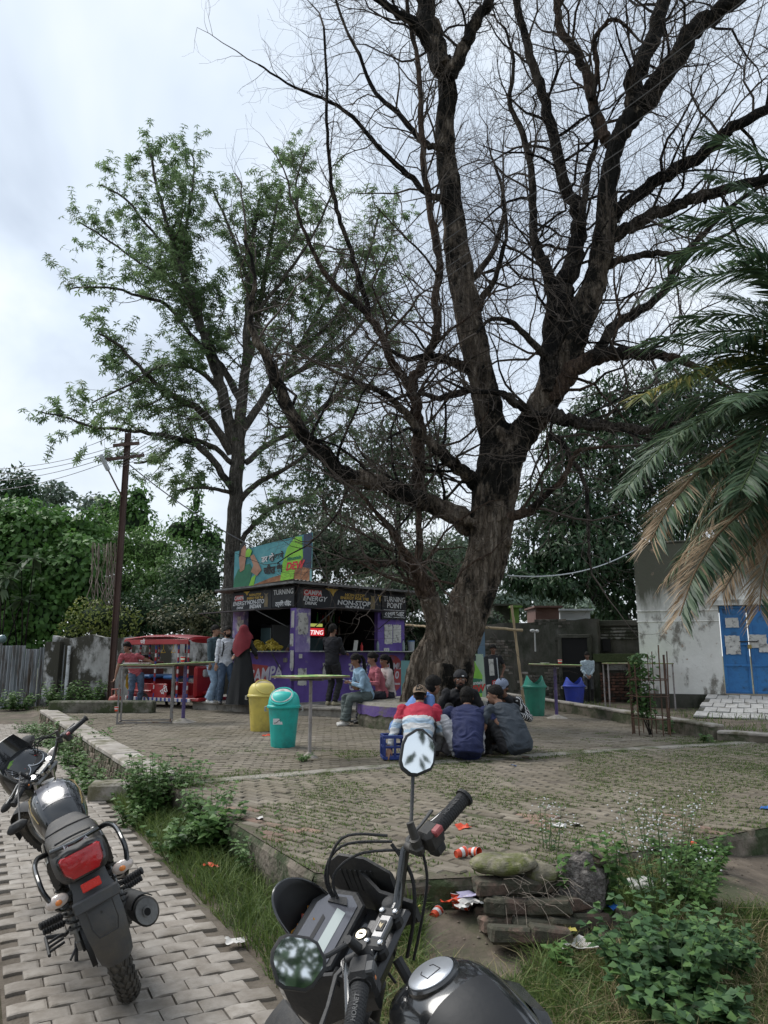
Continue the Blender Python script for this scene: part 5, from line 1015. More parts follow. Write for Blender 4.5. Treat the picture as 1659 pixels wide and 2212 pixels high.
for s in (.03, .35, .68, .97): mb.tube([bp(s, 0, -.05)-UP*.15, bp(s, 1, -.05)], .02, 5); mb.tube([bp(s, .7, -.06), bp(s, 0, -.9)-UP*.05], .016, 5)
mb.build('support_posts', M_metal, bb, kind='stuff')
# ================================================= PEOPLE
def ik(a, b, l1, l2, pole):
 a, b, pole = V(a), V(b), V(pole); d = b-a; L = min(d.length, (l1+l2)*.999); dn = d.normalized(); b = a+dn*L
 x = (l1*l1-l2*l2+L*L)/(2*L); h = math.sqrt(max(0, l1*l1-x*x)); pp = pole-dn*pole.dot(dn)
 pp = pp.normalized() if pp.length > 1e-5 else frame_of(dn)[0]; return a+dn*x+pp*h, b
SK1, SK2, SK3 = (.24, .125, .08), (.30, .165, .11), (.17, .085, .055)
def pmat(col, name=None, rough=.85, bump=.25, var=.8):
 key = name or 'cloth_%d_%d_%d' % tuple(int(c*250) for c in col)
 return mat(key, [tuple(c*var for c in col), col, tuple(min(1, c*1.12) for c in col)], 7, rough, bump, 40)
def skin(c): return mat('skin_%d' % int(c[0]*100), [tuple(x*.88 for x in c), c], 9, .55, .08, 60, spec=.35)
M_hair = mat('black_hair', [(.006, .005, .0045), (.014, .012, .010)], 40, .7, .9, 90, stretch=(1, 1, .2), spec=.2); M_eyew = mat('eye_white', [(.55, .53, .50)], 1, .3, 0); M_lip = mat('lips', [(.22, .08, .065)], 1, .6, 0); M_brow = mat('brow', [(.015, .012, .01)], 1, .8, 0)
def person(label, loc, yaw, pel=(0, 0, .93), lean=(0, 0, 1), wr=None, an=None, head=(0, 0), cols=None, sc=1.0, shoulder=.19, build_=1.0, hair='short', sleeve='short', group=None, kn=None, el=None, mode='trousers', voxel=.011, beard=0, headoff=(0, 0, 0), grip=0, stripes=None, spine_bend=0, femhip=0, toes=None, twist=0):
 """local frame: faces -Y, +X is the figure's left side as seen from behind ... s=-1 is x negative"""
 cols = cols or {}
 root = thing('person', label, 'person', loc, group); base = V(loc); M = Matrix.Translation(base) @ Matrix.Rotation(yaw, 4, 'Z') @ Matrix.Scale(sc, 4)
 up = V(lean).normalized(); pel = V(pel); fw = V((0, -1, 0)); lat = V((1, 0, 0)); fwd = (fw-up*fw.dot(up)).normalized()
 waist = pel+up*.14; bend = V((0, -1, 0))*spine_bend
 chest = pel+up*.33+bend*.35; shc = pel+up*.49+bend; nk = shc+(up*.06+bend*.25)
 Rt = Matrix.Rotation(twist, 3, 'Z'); latS = Rt@lat
 hy, hp = head; hd = Matrix.Rotation(hy, 3, 'Z') @ Matrix.Rotation(hp, 3, 'X')
 upn = (up*.6+V((0, 0, .55))).normalized() if abs(up.z) < .999 else V((0, 0, 1))
 hc = nk+upn*.145+V(headoff)+hd@V((0, -.02, 0))
 S = MB(); lab = []
 def add(fn, l):
  n0 = len(S.f); fn(); lab.extend([l]*(len(S.f)-n0))
 def ring(c, latd, upd, a, b, n=18, pw=2.4):
  f = upd.cross(latd).normalized(); o = []
  for i in range(n):
   t = 2*PI*i/n; ct, st = math.cos(t), math.sin(t); o.append(c+latd*(a*math.copysign(abs(ct)**(2/pw), ct))+f*(b*math.copysign(abs(st)**(2/pw), st)))
  return o
 B = build_; hipw = .155*B+femhip
 T_ = 'top'
 torso = [ring(pel-up*.08, lat, up, hipw*.8, .10*B), ring(pel, lat, up, hipw, .122*B), ring(waist, lat, up, .150*B, .112*B), ring(chest-up*.04, (lat+latS).normalized(), up, .168*B, .122*B), ring(shc-up*.04, latS, up, (shoulder-.015)*1.0, .112*B), ring(shc+up*.025, latS, up, shoulder*.72, .078*B), ring(nk, latS, up, .062, .06)]
 add(lambda: S.loft(torso), T_)
 add(lambda: S.tube([nk-up*.06, nk+upn*.02, hc+V((0, .01, -.04))], [.064, .054, .052], 12), 'skin')
 def H(p): return hc+hd@V(p)
 add(lambda: S.ell(H((0, .012, .03)), (.076, .096, .098), hd, 14, 10), 'head'); add(lambda: S.ell(H((0, -.028, -.035)), (.058, .062, .078), hd, 12, 8), 'head'); add(lambda: S.ell(H((0, -.05, -.085)), (.03, .03, .025), hd, 8, 6), 'head')
 add(lambda: S.tube([H((0, -.078, .025)), H((0, -.104, -.018)), H((0, -.085, -.03))], [.010, .017, .010], 7), 'head')
 for s in (-1, 1):
  add(lambda: S.ell(H((s*.077, .012, .0)), (.012, .024, .032), hd, 8, 6), 'head'); add(lambda: S.ell(H((s*.035, -.055, -.012)), (.024, .026, .022), hd, 8, 6), 'head')
 add(lambda: S.ell(H((0, -.083, -.052)), (.023, .014, .010), hd, 8, 5), 'head')
 wr = wr or {}; el = el or {}; hands = {}
 for s in (-1, 1):
  sh = shc+latS*(s*shoulder*.93)-up*.015; w = V(wr.get(s, (s*.30, -.08, pel.z-.10))); e, w = ik(sh, w, .285*1.0, .25, V(el.get(s, (s*.6, .5, -.4))))
  add(lambda: S.ell(sh, (.062*B, .062*B, .062*B), None, 10, 7), T_)
  m1 = sh.lerp(e, .55); sl = 'top' if sleeve in ('short', 'long') else 'skin'
  add(lambda: S.tube([sh-(e-sh)*.05, sh.lerp(e, .3), m1, m1+(e-sh).normalized()*.03], [.064*B, .060*B, .056*B, .050*B], 12), sl)
  add(lambda: S.tube([m1, e], [.044*B, .039*B] if sleeve != 'long' else [.054*B, .050*B], 12), 'top' if sleeve == 'long' else 'skin')
  add(lambda: S.ell(e, ((.040 if sleeve != 'long' else .050)*B,)*3, None, 10, 6), 'top' if sleeve == 'long' else 'skin')
  q = e.lerp(w, .86)
  add(lambda: S.tube([e, e.lerp(w, .3), q], [.038*B, .038*B, .027] if sleeve != 'long' else [.049*B, .046*B, .036], 12), 'top' if sleeve == 'long' else 'skin')
  add(lambda: S.tube([e.lerp(w, .7), w], [.027, .025], 10), 'skin')
  hdn = (w-e).normalized(); hdn = (hdn+V((0, 0, -.15))).normalized(); a, b_ = frame_of(hdn); 
  add(lambda: S.box(w+hdn*.045, (.07, .028, .085), R=Matrix((a, b_, hdn)).transposed(), b=.012), 'skin')
  for k in range(4):
   r0 = w+hdn*.08+a*((k-1.5)*.019); ln = (.062, .074, .070, .054)[k]*(1); c1 = r0+hdn*ln*.5-b_*.008*(1+grip*2); c2 = c1+(hdn*(.5-.3*grip)-b_*(.22+grip*.5))*ln
   add(lambda: S.tube([r0-hdn*.02, c1, c2], [.0105, .010, .008], 6), 'skin')
  add(lambda: S.tube([w+hdn*.02-a*.03, w+hdn*.06-a*.052-b_*.01, w+hdn*.09-a*.050-b_*.03], [.013, .011, .009], 6), 'skin'); hands[s] = w+hdn*.07
 an = an or {}; kn = kn or {}; knees = {}; an_ = {}
 for s in (-1, 1):
  lw0 = min(B, 1.06); hp_ = pel+lat*(s*(.085+femhip*.5))-up*.03+V((0, -.11 if pel.z < .4 else 0, -.02 if pel.z < .4 else 0)); a = V(an.get(s, (s*.10, .02, .09))); k, a = ik(hp_, a, .44, .43, V(kn.get(s, (s*.15, -1, .2)))); lw = 1.0 if mode == 'slim' else 1.12; knees[s] = k; an_[s] = a
  if mode == 'loose': lw = 1.32
  add(lambda: S.tube([hp_, hp_.lerp(k, .3), k], [.098*lw0*lw, .088*lw0*lw, .062*lw0*lw], 14), 'leg'); add(lambda: S.ell(k, (.061*lw0*lw,)*3, None, 10, 7), 'leg')
  bt = .052 if mode == 'slim' else .062 if mode != 'loose' else .10
  add(lambda: S.tube([k, k.lerp(a, .35), k.lerp(a, .97)], [.060*lw0*lw, .060*lw0*lw, bt], 14), 'leg'); add(lambda: S.tube([k.lerp(a, .8), a], [.038, .036], 10), 'ank')
  td = V((toes or {}).get(s, (s*.18, -1, -.0))).normalized(); ad = (a-V((0, 0, .0))); f0 = V((ad.x, ad.y, ad.z-.055))
  add(lambda: S.loft([ring(f0-td*.07+V((0, 0, .012)), td.cross(V((0, 0, 1))), td, .032, .036, 12), ring(f0+V((0, 0, .014)), td.cross(V((0, 0, 1))), td, .040, .048, 12), ring(f0+td*.10, td.cross(V((0, 0, 1))), td, .046, .034, 12), ring(f0+td*.17-V((0, 0, .006)), td.cross(V((0, 0, 1))), td, .036, .024, 12)]), 'shoe')
 bvh = BVHTree.FromPolygons([V(p) for p in S.v], S.f)
 me = remesh(S, voxel, 3, .6)
 ml = {'top': cols.get('top', (.3, .3, .3)), 'leg': cols.get('leg', (.05, .06, .1)), 'skin': cols.get('skin', SK1), 'shoe': cols.get('shoe', (.5, .5, .5)), 'extra': cols.get('extra', (.5, .02, .05)), 'extra2': cols.get('extra2', (.35, .45, .6))}
 ms = [pmat(ml['top']), pmat(ml['leg'], var=.7), skin(ml['skin']), pmat(ml['shoe'], rough=.6), pmat(ml['extra']), pmat(ml['extra2'])]
 for m in ms: me.materials.append(m)
 idx = {'top': 0, 'leg': 1, 'skin': 2, 'head': 2, 'ank': cols.get('ank', 2), 'shoe': 3}
 cos = np.zeros(len(me.vertices)*3); me.vertices.foreach_get('co', cos); cos = cos.reshape(-1, 3)
 nrm = np.zeros(len(me.vertices)*3); me.vertices.foreach_get('normal', nrm); nrm = nrm.reshape(-1, 3); vl = np.zeros(len(cos), dtype=np.int8); seed = rn(0, 50)
 for i in range(len(cos)):
  c = V(cos[i]); r = bvh.find_nearest(c); l = lab[r[2]]; 
  if l in ('top', 'leg'):
   w_ = noise.noise(V((c.x*5+seed, c.y*5, c.z*5)))*.8; f = noise.noise(V((c.x*9+w_*2, c.y*9, c.z*17+w_*3+seed))); g = abs(noise.noise(V((c.x*6, c.y*6+seed, c.z*22+w_*4)))); cos[i] += nrm[i]*(.013*f+.016*(.3-g))
  vl[i] = idx[l] if l != 'head' else 2
 if stripes:
  for i in range(len(cos)):
   if vl[i] == 0: vl[i] = stripes(V(cos[i])-pel, up)
 mi = np.zeros(len(me.polygons), dtype=np.int32)
 lp = np.zeros(len(me.loops), dtype=np.int32); me.loops.foreach_get('vertex_index', lp); st_ = np.zeros(len(me.polygons), dtype=np.int32); me.polygons.foreach_get('loop_start', st_); mi = vl[lp[st_]].astype(np.int32)
 MM = np.array(Matrix.Rotation(yaw, 3, 'Z'))*sc; cos = cos @ MM.T
 me.vertices.foreach_set('co', cos.ravel()); me.polygons.foreach_set('material_index', mi); me.shade_smooth(); me.update(); me.name = 'body'
 o = bpy.data.objects.new('body', me); C.objects.link(o); o.parent = root
 def sub(name, mb, m, par=root, **k):
  mb.v = [tuple(M@V(p)) for p in mb.v]; return mb.build(name, m, par, **k)
 for s in (-1, 1):
  mb = MB(); mb.ell(H((s*.031, -.078, .012)), (.014, .008, .007), hd, 8, 6); mb.ell(H((s*.031, -.083, .012)), (.006, .006, .006), hd, 6, 5, m=1); e_ = sub('eye', mb, [M_eyew, M_hair])
 mb = MB(); 
 for s in (-1, 1): mb.tube([H((s*.014, -.086, .032)), H((s*.034, -.084, .037)), H((s*.052, -.068, .031))], .0042, 5)
 sub('eyebrows', mb, M_brow); mb = MB(); mb.tube([H((-.022, -.088, -.055)), H((0, -.097, -.052)), H((.022, -.088, -.055))], .0055, 5); sub('mouth', mb, M_lip)
 def shell(zc, rx, ry, rz, cutf, yoff=.018, amp=.008, nm='hair'):
  mb = MB(); n0 = 0; c0 = V((0, yoff, zc)); rings = []
  for i in range(11):
   t = PI*.62*i/10; row = []
   for j in range(24):
    a = 2*PI*j/24; d = V((math.sin(t)*math.cos(a), math.sin(t)*math.sin(a), math.cos(t))); fr_ = -d.y; tt = t*(1-.30*max(0, fr_)*cutf); d = V((math.sin(tt)*math.cos(a), math.sin(tt)*math.sin(a), math.cos(tt)))
    k = (1.06 if hair == 'mop' else 1.02)+amp*12*noise.noise(d*6+V((seed, 0, 0)))+amp*6*noise.noise(d*17+V((seed, 0, 0))); row.append(H(c0+V((d.x*rx*k, d.y*ry*k, d.z*rz*k))))
   rings.append(row)
  inner = [[H(hd.inverted()@(p-hc)*.86) for p in rings[-1]]]
  mb.loft(rings+inner, cap=True); return sub(nm, mb, M_hair)
 if hair != 'hijab': 
  sub_h = shell(.038, .086, .108, .104, 1.25)
  if hair in ('short', 'cap', 'capback'):
   mb = MB(); mb.ell(H((0, .055, -.02)), (.066, .055, .06), hd, 12, 8); sub('hair', mb, M_hair)
  if hair == 'mop': mb = MB(); mb.ell(H((0, .04, -.02)), (.082, .075, .09), hd, 14, 9); mb.ell(H((0, -.02, .10)), (.07, .07, .04), hd, 12, 7); sub('hair', mb, M_hair)
  if hair == 'bun': mb = MB(); mb.ell(H((0, .11, .03)), (.05, .045, .05), hd, 10, 8); mb.ell(H((0, .05, -.02)), (.074, .06, .07), hd, 12, 8); sub('hair', mb, M_hair)
  if hair == 'ponytail':
   mb = MB(); mb.tube([H((0, .09, .06)), H((0, .15, .03)), H((.0, .16, -.06)), nk+V((.03, .14, -.10)), nk+V((.03, .13, -.26)), nk+V((.02, .12, -.40))], [.026, .036, .045, .046, .036, .008], 10, flat=.8); mb.ell(H((0, .05, -.02)), (.076, .06, .07), hd, 12, 8); hh = sub('hair', mb, M_hair)
   mb = MB(); mb.torus(H((0, .105, .055)), .026, .012, hd @ Matrix.Rotation(PI/2, 3, 'X'), 12, 6); sub('hair_tie', mb, M_poster)
 if hair in ('cap', 'capback'):
  cm = pmat(cols.get('cap', (.2, .16, .12)), rough=.9); mb = MB(); rings = []
  for i in range(8):
   t = PI/2*i/7; rings.append([H((math.sin(t)*math.cos(2*PI*j/20)*.094, .012+math.sin(t)*math.sin(2*PI*j/20)*.114, .045+math.cos(t)*.098)) for j in range(20)])
  mb.loft(rings+[[H((math.cos(2*PI*j/20)*.088, .012+math.sin(2*PI*j/20)*.106, .040)) for j in range(20)]]); cp = sub('cap', mb, cm); sy = 1 if hair == 'capback' else -1
  mb = MB(); vs = []
  for i in range(9): a = PI*(.12+.76*i/8); vs += [H((math.cos(a)*.09, .012+sy*math.sin(a)*.108, .05)), H((math.cos(a)*.085, .012+sy*(math.sin(a)*.175), .03))]
  vs += [p-hd@V((0, 0, .006)) for p in vs]; n = 18; fs = [(2*i, 2*i+2, 2*i+3, 2*i+1) for i in range(8)]+[(n+2*i+1, n+2*i+3, n+2*i+2, n+2*i) for i in range(8)]+[(2*i+1, 2*i+3, n+2*i+3, n+2*i+1) for i in range(8)]; mb.add(vs, fs); sub('peak', mb, cm, cp)
 if beard:
  mb = MB(); mb.ell(H((0, -.045, -.075)), (.062, .058, .048), hd, 14, 8); mb.tube([H((-.03, -.09, -.045)), H((0, -.104, -.036)), H((.03, -.09, -.045))], .008, 6); mb.ell(H((-.06, -.01, -.03)), (.016, .03, .05), hd, 8, 6); mb.ell(H((.06, -.01, -.03)), (.016, .03, .05), hd, 8, 6); sub('beard', mb, M_hair, kind='stuff')
 return dict(root=root, M=M, H=H, hands=hands, nk=nk, shc=shc, up=up, fwd=fwd, pel=pel, sub=sub, knees=knees, an=an_, hd=hd, chest=chest, waist=waist, hc=hc)
def face_to(loc, tgt): d = V(tgt)-V(loc); return math.atan2(d.x, -d.y)
TOC = (0, 0, 0)
pA = person('young man in dark teal shirt and pale jeans holding a phone to his ear', D(458, 1514, 17.3)*1, 1.15, cols=dict(top=(.045, .075, .09), leg=(.22, .31, .42), shoe=(.6, .6, .58), skin=SK2, ank=1), sleeve='long', wr={1: (.13, -.13, 1.56), -1: (-.27, -.1, .84)}, el={1: (.7, -.3, -.5)}, head=(.1, .12), mode='loose', sc=1.0, grip=1)
pA['root'].location.z = PZ
mb = MB(); mb.box(pA['hc']+V((.10, -.035, -.01)), (.012, .07, .14), R=Matrix.Rotation(.25, 3, 'X'), b=.005); 
mb.v = [tuple(pA['M']@V(p)) for p in mb.v]; ph = mb.build('mobile_phone', mat('phone_gold', [(.42, .33, .26)], 1, .35, 0), loc=tuple(pA['M']@(pA['hc']+V((.1, -.035, -.01)))), label='pale gold phone held to the ear of the man in the dark teal shirt', cat='phone')
dz = PZ-D(463, 1514, 17.3).z; ph.location.z += dz
def put(u, v, Y, z): p = D(u, v, Y); return V((p.x, p.y, z))
pB = person('bearded man in white shirt and blue jeans with a black shoulder strap', put(485, 1513, 17.0, PZ), .45, cols=dict(top=(.50, .52, .56), leg=(.05, .08, .13), shoe=(.03, .03, .03), skin=SK2, ank=1), sleeve='long', beard=1, head=(.2, .1), wr={1: (.10, -.32, 1.08), -1: (-.26, -.12, .86)}, sc=.98)
mb = MB(); mb.tube([pB['shc']+V((-.12, .10, -.12)), pB['shc']+V((-.12, 0, .045)), pB['shc']+V((-.10, -.10, -.05)), pB['chest']+V((-.10, -.135, 0)), pB['waist']+V((-.13, -.1, 0))], .016, 6, flat=.5); pB['sub']('shoulder_strap', mb, M_blackboard)
pC = person('woman in a long black robe and dark red headscarf seen from behind', put(521, 1517, 16.75, PZ), 2.7, cols=dict(top=(.008, .009, .010), leg=(.008, .009, .010), skin=SK1, shoe=(.02, .02, .02)), sleeve='long', hair='hijab', wr={1: (.22, -.28, 1.12), -1: (-.16, -.3, 1.08)}, sc=.98, mode='loose', build_=1.02)
def robe(P, m, w0=.20, w1=.36, z1=.02):
 mb = MB(); rings = []; pel = P['pel']
 for i in range(12):
  t = i/11; z = pel.z+.25-(pel.z+.25-z1)*t; a = .165+(w1-.165)*t**.8; row = []
  for j in range(40):
   th = 2*PI*j/40; k = 1+(.05+.07*t)*math.sin(th*7+1.3)*t+.05*t*math.sin(th*11); row.append(V((math.cos(th)*a*k, math.sin(th)*a*.72*k, z)))
  rings.append(row)
 mb.loft(rings); P['sub']('robe', mb, m)
M_robe = pmat((.008, .010, .011)); robe(pC, M_robe)
mb = MB(); H = pC['H']; sc_ = []
for i in range(14):
 t = i/13; row = []
 for j in range(26):
  th = 2*PI*j/26
  if t < .45: a = math.sin(t/.45*PI/2); c = H((0, .015, .035)); p = c+V((math.cos(th)*.105*a, math.sin(th)*.125*a, .125*math.cos(t/.45*PI/2)))
  else:
   q = (t-.45)/.55; bk_ = math.sin(th) > 0; ln = .62 if bk_ else .30; p = H((0, .015, .035))+V((math.cos(th)*(.105+.13*min(1, q*1.6)), math.sin(th)*(.125+.05*q)+.05*q*(1 if bk_ else 0), -ln*q*(1-.35*abs(math.cos(th)))))
  p += V((noise.noise(p*9), noise.noise(p*9+V((5, 0, 0))), 0))*.012*t; row.append(p)
 sc_.append(row)
mb.loft(sc_, cap=False); pC['sub']('headscarf', mb, pmat((.16, .012, .02)))
pD = person('man all in black leaning at the kiosk counter, back to the square', put(716, 1519, 16.55, PZ), PI-.55, cols=dict(top=(.010, .010, .014), leg=(.012, .012, .014), shoe=(.34, .30, .20), skin=SK1, ank=1), sleeve='long', wr={1: (.14, -.34, 1.12), -1: (-.14, -.34, 1.12)}, el={1: (.3, .3, -.9), -1: (-.3, .3, -.9)}, an={1: (.08, .02, .09), -1: (-.08, .0, .09)}, head=(0, .25), sc=1.0, build_=1.05)
vp = kin(.85, .85, .12)
pE = person('shopkeeper bending inside the dark kiosk behind the counter', vp, -.4, cols=dict(top=(.10, .12, .13), leg=(.02, .02, .02), skin=SK2, shoe=(.05, .05, .05)), lean=(0, -.35, 1), head=(0, .4), wr={1: (.2, -.45, 1.12), -1: (-.2, -.45, 1.12)}, beard=0, sc=.93)
PLZ = .74
pF = person('girl in light blue shirt and grey wide trousers sitting on the planter edge', put(795, 1530, 14.15, .3), -1.2, pel=(0, 0, .56), lean=(0, -.30, 1), spine_bend=.05, cols=dict(top=(.27, .40, .52), leg=(.075, .095, .09), shoe=(.62, .60, .56), skin=SK1, ank=1), sleeve='long', hair='ponytail', head=(0, .45), an={1: (.11, -.50, .09), -1: (-.08, -.44, .09)}, wr={1: (.06, -.38, .80), -1: (-.06, -.38, .82)}, mode='loose', sc=.95, voxel=.009, build_=.92, femhip=.02)
mb = MB(); mb.box(pF['pel']+V((.05, -.26, .18)), (.26, .14, .15), b=.05); mb.v = [tuple(pF['M']@V(p)) for p in mb.v]; mb.build('handbag', mat('tan_leather', [(.13, .06, .03), (.2, .10, .05)], 6, .6, .2), loc=tuple(pF['M']@(pF['pel']+V((.05, -.26, .12)))), label='brown leather handbag on the lap of the girl in light blue', cat='bag')
mb = MB(); mb.box((pF['hands'][1]+pF['hands'][-1])/2+V((0, -.03, .02)), (.07, .13, .01), R=Matrix.Rotation(-.5, 3, 'X'), b=.004); mb.v = [tuple(pF['M']@V(p)) for p in mb.v]; mb.build('mobile_phone', M_ply, loc=tuple(pF['M']@((pF['hands'][1]+pF['hands'][-1])/2)), label='white phone in the hands of the girl in light blue', cat='phone')
pG = person('girl in pink checked top with hair in a bun, middle on the planter', put(826, 1532, 14.55, .3), -1.25, pel=(0, 0, .56), lean=(0, -.22, 1), spine_bend=.05, cols=dict(top=(.42, .12, .15), leg=(.02, .02, .03), shoe=(.04, .04, .04), skin=SK2, ank=1), sleeve='long', hair='bun', head=(0, .35), an={1: (.1, -.46, .09), -1: (-.1, -.46, .09)}, wr={1: (.08, -.36, .80), -1: (-.08, -.36, .82)}, sc=.96, build_=.92, femhip=.02)
pH = person('girl in white top with long dark ponytail, nearest the tree on the planter', put(842, 1532, 14.75, .3), -1.1, pel=(0, 0, .54), lean=(0, -.18, 1), cols=dict(top=(.52, .47, .45), leg=(.02, .02, .03), shoe=(.04, .04, .04), skin=SK2, ank=1), sleeve='long', hair='ponytail', head=(.1, .3), an={1: (.1, -.46, .09), -1: (-.1, -.46, .09)}, wr={1: (.08, -.36, .78), -1: (-.08, -.36, .80)}, sc=.94, build_=.95, femhip=.02)
def sitter(label, u, v, Y, yaw, cols, **k):
 p = put(u, v, Y, k.pop('z', .31)); a = dict(pel=(0, 0, .14), lean=(0, -.55, 1), spine_bend=.13, headoff=(0, -.02, -.035), an={1: (.13, -.50, .09), -1: (-.13, -.48, .09)}, kn={1: (.12, -.3, 1), -1: (-.12, -.3, 1)}, wr={1: (.2, -.50, .48), -1: (-.2, -.50, .48)}, el={1: (.45, .1, -.8), -1: (-.45, .1, -.8)}, voxel=.010, head=(0, .25), mode='trousers')
 a.update(k); return person(label, p, yaw, cols=cols, **a)
def st_fn(c, up):
 h = c.dot(up)
 if h > .385: return 4
 if h > .34: return 0
 if h > .27: return 5
 if h > .23: return 0
 if h > .15: return 5 if h < .19 else 0
 return 5 if (h*14) % 2 < .8 else 0
pI = sitter('man squatting in red, white and blue striped shirt with backwards tan cap', 902, 1648, 9.4, PI-.12, dict(top=(.55, .55, .55), extra=(.42, .022, .05), extra2=(.32, .42, .52), leg=(.02, .02, .022), skin=SK2, shoe=(.03, .03, .03), cap=(.22, .155, .105)), hair='capback', sleeve='long', stripes=st_fn, z=.31, pel=(0, 0, .16), wr={1: (.37, -.08, .10), -1: (-.10, -.46, .36)}, el={1: (.5, .3, -.3), -1: (-.25, .1, -.9)}, sc=1.0, head=(.0, .2), lean=(0, -.55, 1), build_=1.18, shoulder=.225, voxel=.009)
pJ = sitter('man in navy blue t-shirt and pale trousers sitting with his back to us', 1012, 1648, 9.45, PI-.1, dict(top=(.012, .018, .07), leg=(.36, .36, .38), skin=SK1, shoe=(.05, .04, .03), ank=1), hair='mop', sleeve='short', wr={1: (.26, -.44, .32), -1: (-.24, -.42, .36)}, sc=1.02, head=(-.15, .25), an={1: (.40, -.40, .08), -1: (-.14, -.50, .08)}, kn={1: (.5, -.3, .8), -1: (-.1, -.3, 1)}, build_=1.22, shoulder=.23, voxel=.009, pel=(0, 0, .13), lean=(0, -.62, 1))
pK = sitter('black-haired man in dark grey t-shirt turned sideways at the circle', 1124, 1645, 9.6, PI+.55, dict(top=(.035, .045, .058), leg=(.014, .014, .016), skin=SK2, shoe=(.05, .05, .05), ank=1), hair='short', sleeve='short', sc=.98, head=(.75, .1), build_=1.18, shoulder=.22, voxel=.009, lean=(0, -.48, 1), spine_bend=.12, pel=(0, 0, .16), kn={1: (.35, -.3, 1), -1: (-.35, -.3, 1)})
pL = sitter('man in plain sky blue shirt leaning in from the left of the circle', 862, 1612, 9.95, 2.0, dict(top=(.12, .22, .48), leg=(.03, .03, .04), skin=SK2, shoe=(.05, .05, .05)), hair='mop', sleeve='long', sc=1.0, lean=(0, -.75, 1), head=(.1, .3), z=.33, pel=(0, 0, .30), spine_bend=.08)
pM_ = sitter('bearded man in black jacket and backwards black cap facing outwards by the trunk', 994, 1598, 10.7, -.05, dict(top=(.012, .012, .014), leg=(.015, .015, .015), skin=SK3, shoe=(.03, .03, .03), cap=(.012, .012, .014)), hair='capback', beard=1, sleeve='long', sc=1.02, head=(0, .05), z=.34, pel=(0, 0, .24), build_=1.15, lean=(0, -.25, 1), voxel=.009)
mb = MB(); c = pM_['chest']
mb.tube([c+V((-.10, -.10, .20)), c+V((-.05, -.145, .05)), c+V((.06, -.15, -.10))], .011, 6, flat=.4); mb.tube([c+V((.12, -.10, .18)), c+V((.10, -.14, .04)), c+V((.08, -.14, -.12))], .010, 6, flat=.4); pM_['sub']('grey_straps', mb, pmat((.30, .31, .31)), kind='stuff')
mb = MB(); mb.box(pM_['H']((.03, -.102, .062)), (.03, .006, .016), b=.002); pM_['sub']('cap_badge', mb, M_wh)
pN = sitter('man in grey-blue peaked cap and black jacket with white sleeve stripes', 1103, 1597, 10.6, -.35, dict(top=(.012, .012, .016), extra2=(.6, .6, .6), leg=(.015, .015, .015), skin=SK3, shoe=(.03, .03, .03), cap=(.16, .19, .26)), hair='cap', sleeve='long', sc=.98, head=(-.2, .3), z=.33, pel=(0, 0, .24), stripes=lambda c, up: 5 if abs(c.x) > .17 and c.dot(up) > .1 and (c.y*60) % 2 < .7 else 0)
mb = MB(); cc = put(968, 1590, 10.0, .52); mb.ell(cc, (.16, .13, .20), None, 26, 18)
for i, p in enumerate(mb.v): q = V(p); n_ = noise.noise(q*14)+.6*noise.noise(q*33); mb.v[i] = tuple(cc+(q-cc)*(1+.22*n_))
mb.build('plastic_bag', mat('white_polythene', [(.62, .58, .66), (.75, .72, .78)], 5, .4, .2, trans=.2), loc=(cc.x, cc.y, .33), label='crumpled white plastic bag in the middle of the sitting circle', cat='bag')
pO = person('young man in black t-shirt standing behind the tall energy drink sign', put(1068, 1510, 17.6, .29), -.15, cols=dict(top=(.012, .012, .014), leg=(.02, .02, .03), skin=SK3, shoe=(.05, .05, .05)), head=(.1, .25), wr={1: (.22, -.1, .95), -1: (-.3, -.05, .9)}, sc=.86)
pP = person('older man in pale blue shirt and dark trousers standing in the dark doorway', put(1273, 1518, 19.9, .30), -.2, cols=dict(top=(.38, .46, .50), leg=(.02, .022, .02), skin=SK3, shoe=(.04, .04, .04)), sleeve='long', head=(0, .3), lean=(0, -.12, 1), wr={1: (.06, -.24, .95), -1: (-.06, -.24, .97)}, sc=.76, build_=.95)
pQ = person('young man in red polo shirt and jeans bending to reach a red gas cylinder', put(290, 1516, 18.6, .22), .5, cols=dict(top=(.38, .085, .10), leg=(.06, .09, .14), skin=SK2, shoe=(.1, .1, .1)), lean=(-.5, -.2, 1), spine_bend=.03, wr={-1: (-.52, -.12, .78), 1: (.50, -.15, 1.12)}, el={1: (.5, .3, -.5), -1: (-.5, .2, .4)}, head=(-.75, .35), hair='mop', sc=.98, grip=1)
# ================================================= PLANTER, BINS, TABLES, SIGNS, RICKSHAW, POLE
M_pl_top = mat('planter_top', [(.17, .155, .13), (.26, .24, .205), (.33, .31, .27)], 2.5, .93, .5, 30, dirt=(.10, .095, .06), dscale=2.5, dcov=.45)
M_pl_side = mat('planter_side_stone', [(.08, .07, .05), (.15, .135, .10), (.24, .22, .17)], 4, .95, 1.0, 16, dirt=(.05, .065, .025), dscale=2.2, dcov=.5)
M_pl_pur = mat('planter_purple_paint', [(.09, .05, .20), (.14, .09, .26)], 3, .85, .4, 25, dirt=(.14, .125, .10), dscale=4, dcov=.42)
pc = V((.95, 14.35, .3)); PRX, PRY = 1.43, 1.5
pl = thing('tree_planter', 'raised masonry planter ring with purple painted rim around the dead tree', 'planter', pc)
mb = MB(); rings = []
for i, (k, z) in enumerate(((1.0, 0), (1.01, .15), (.99, .30), (1.0, .40))):
 rings.append([pc+V(((PRX*k+(.02*noise.noise(V((j*.9, z*6, 0)))))*math.cos(2*PI*j/72), (PRY*k+.02*noise.noise(V((j*.9, z*6, 3))))*math.sin(2*PI*j/72), z-.02)) for j in range(72)])
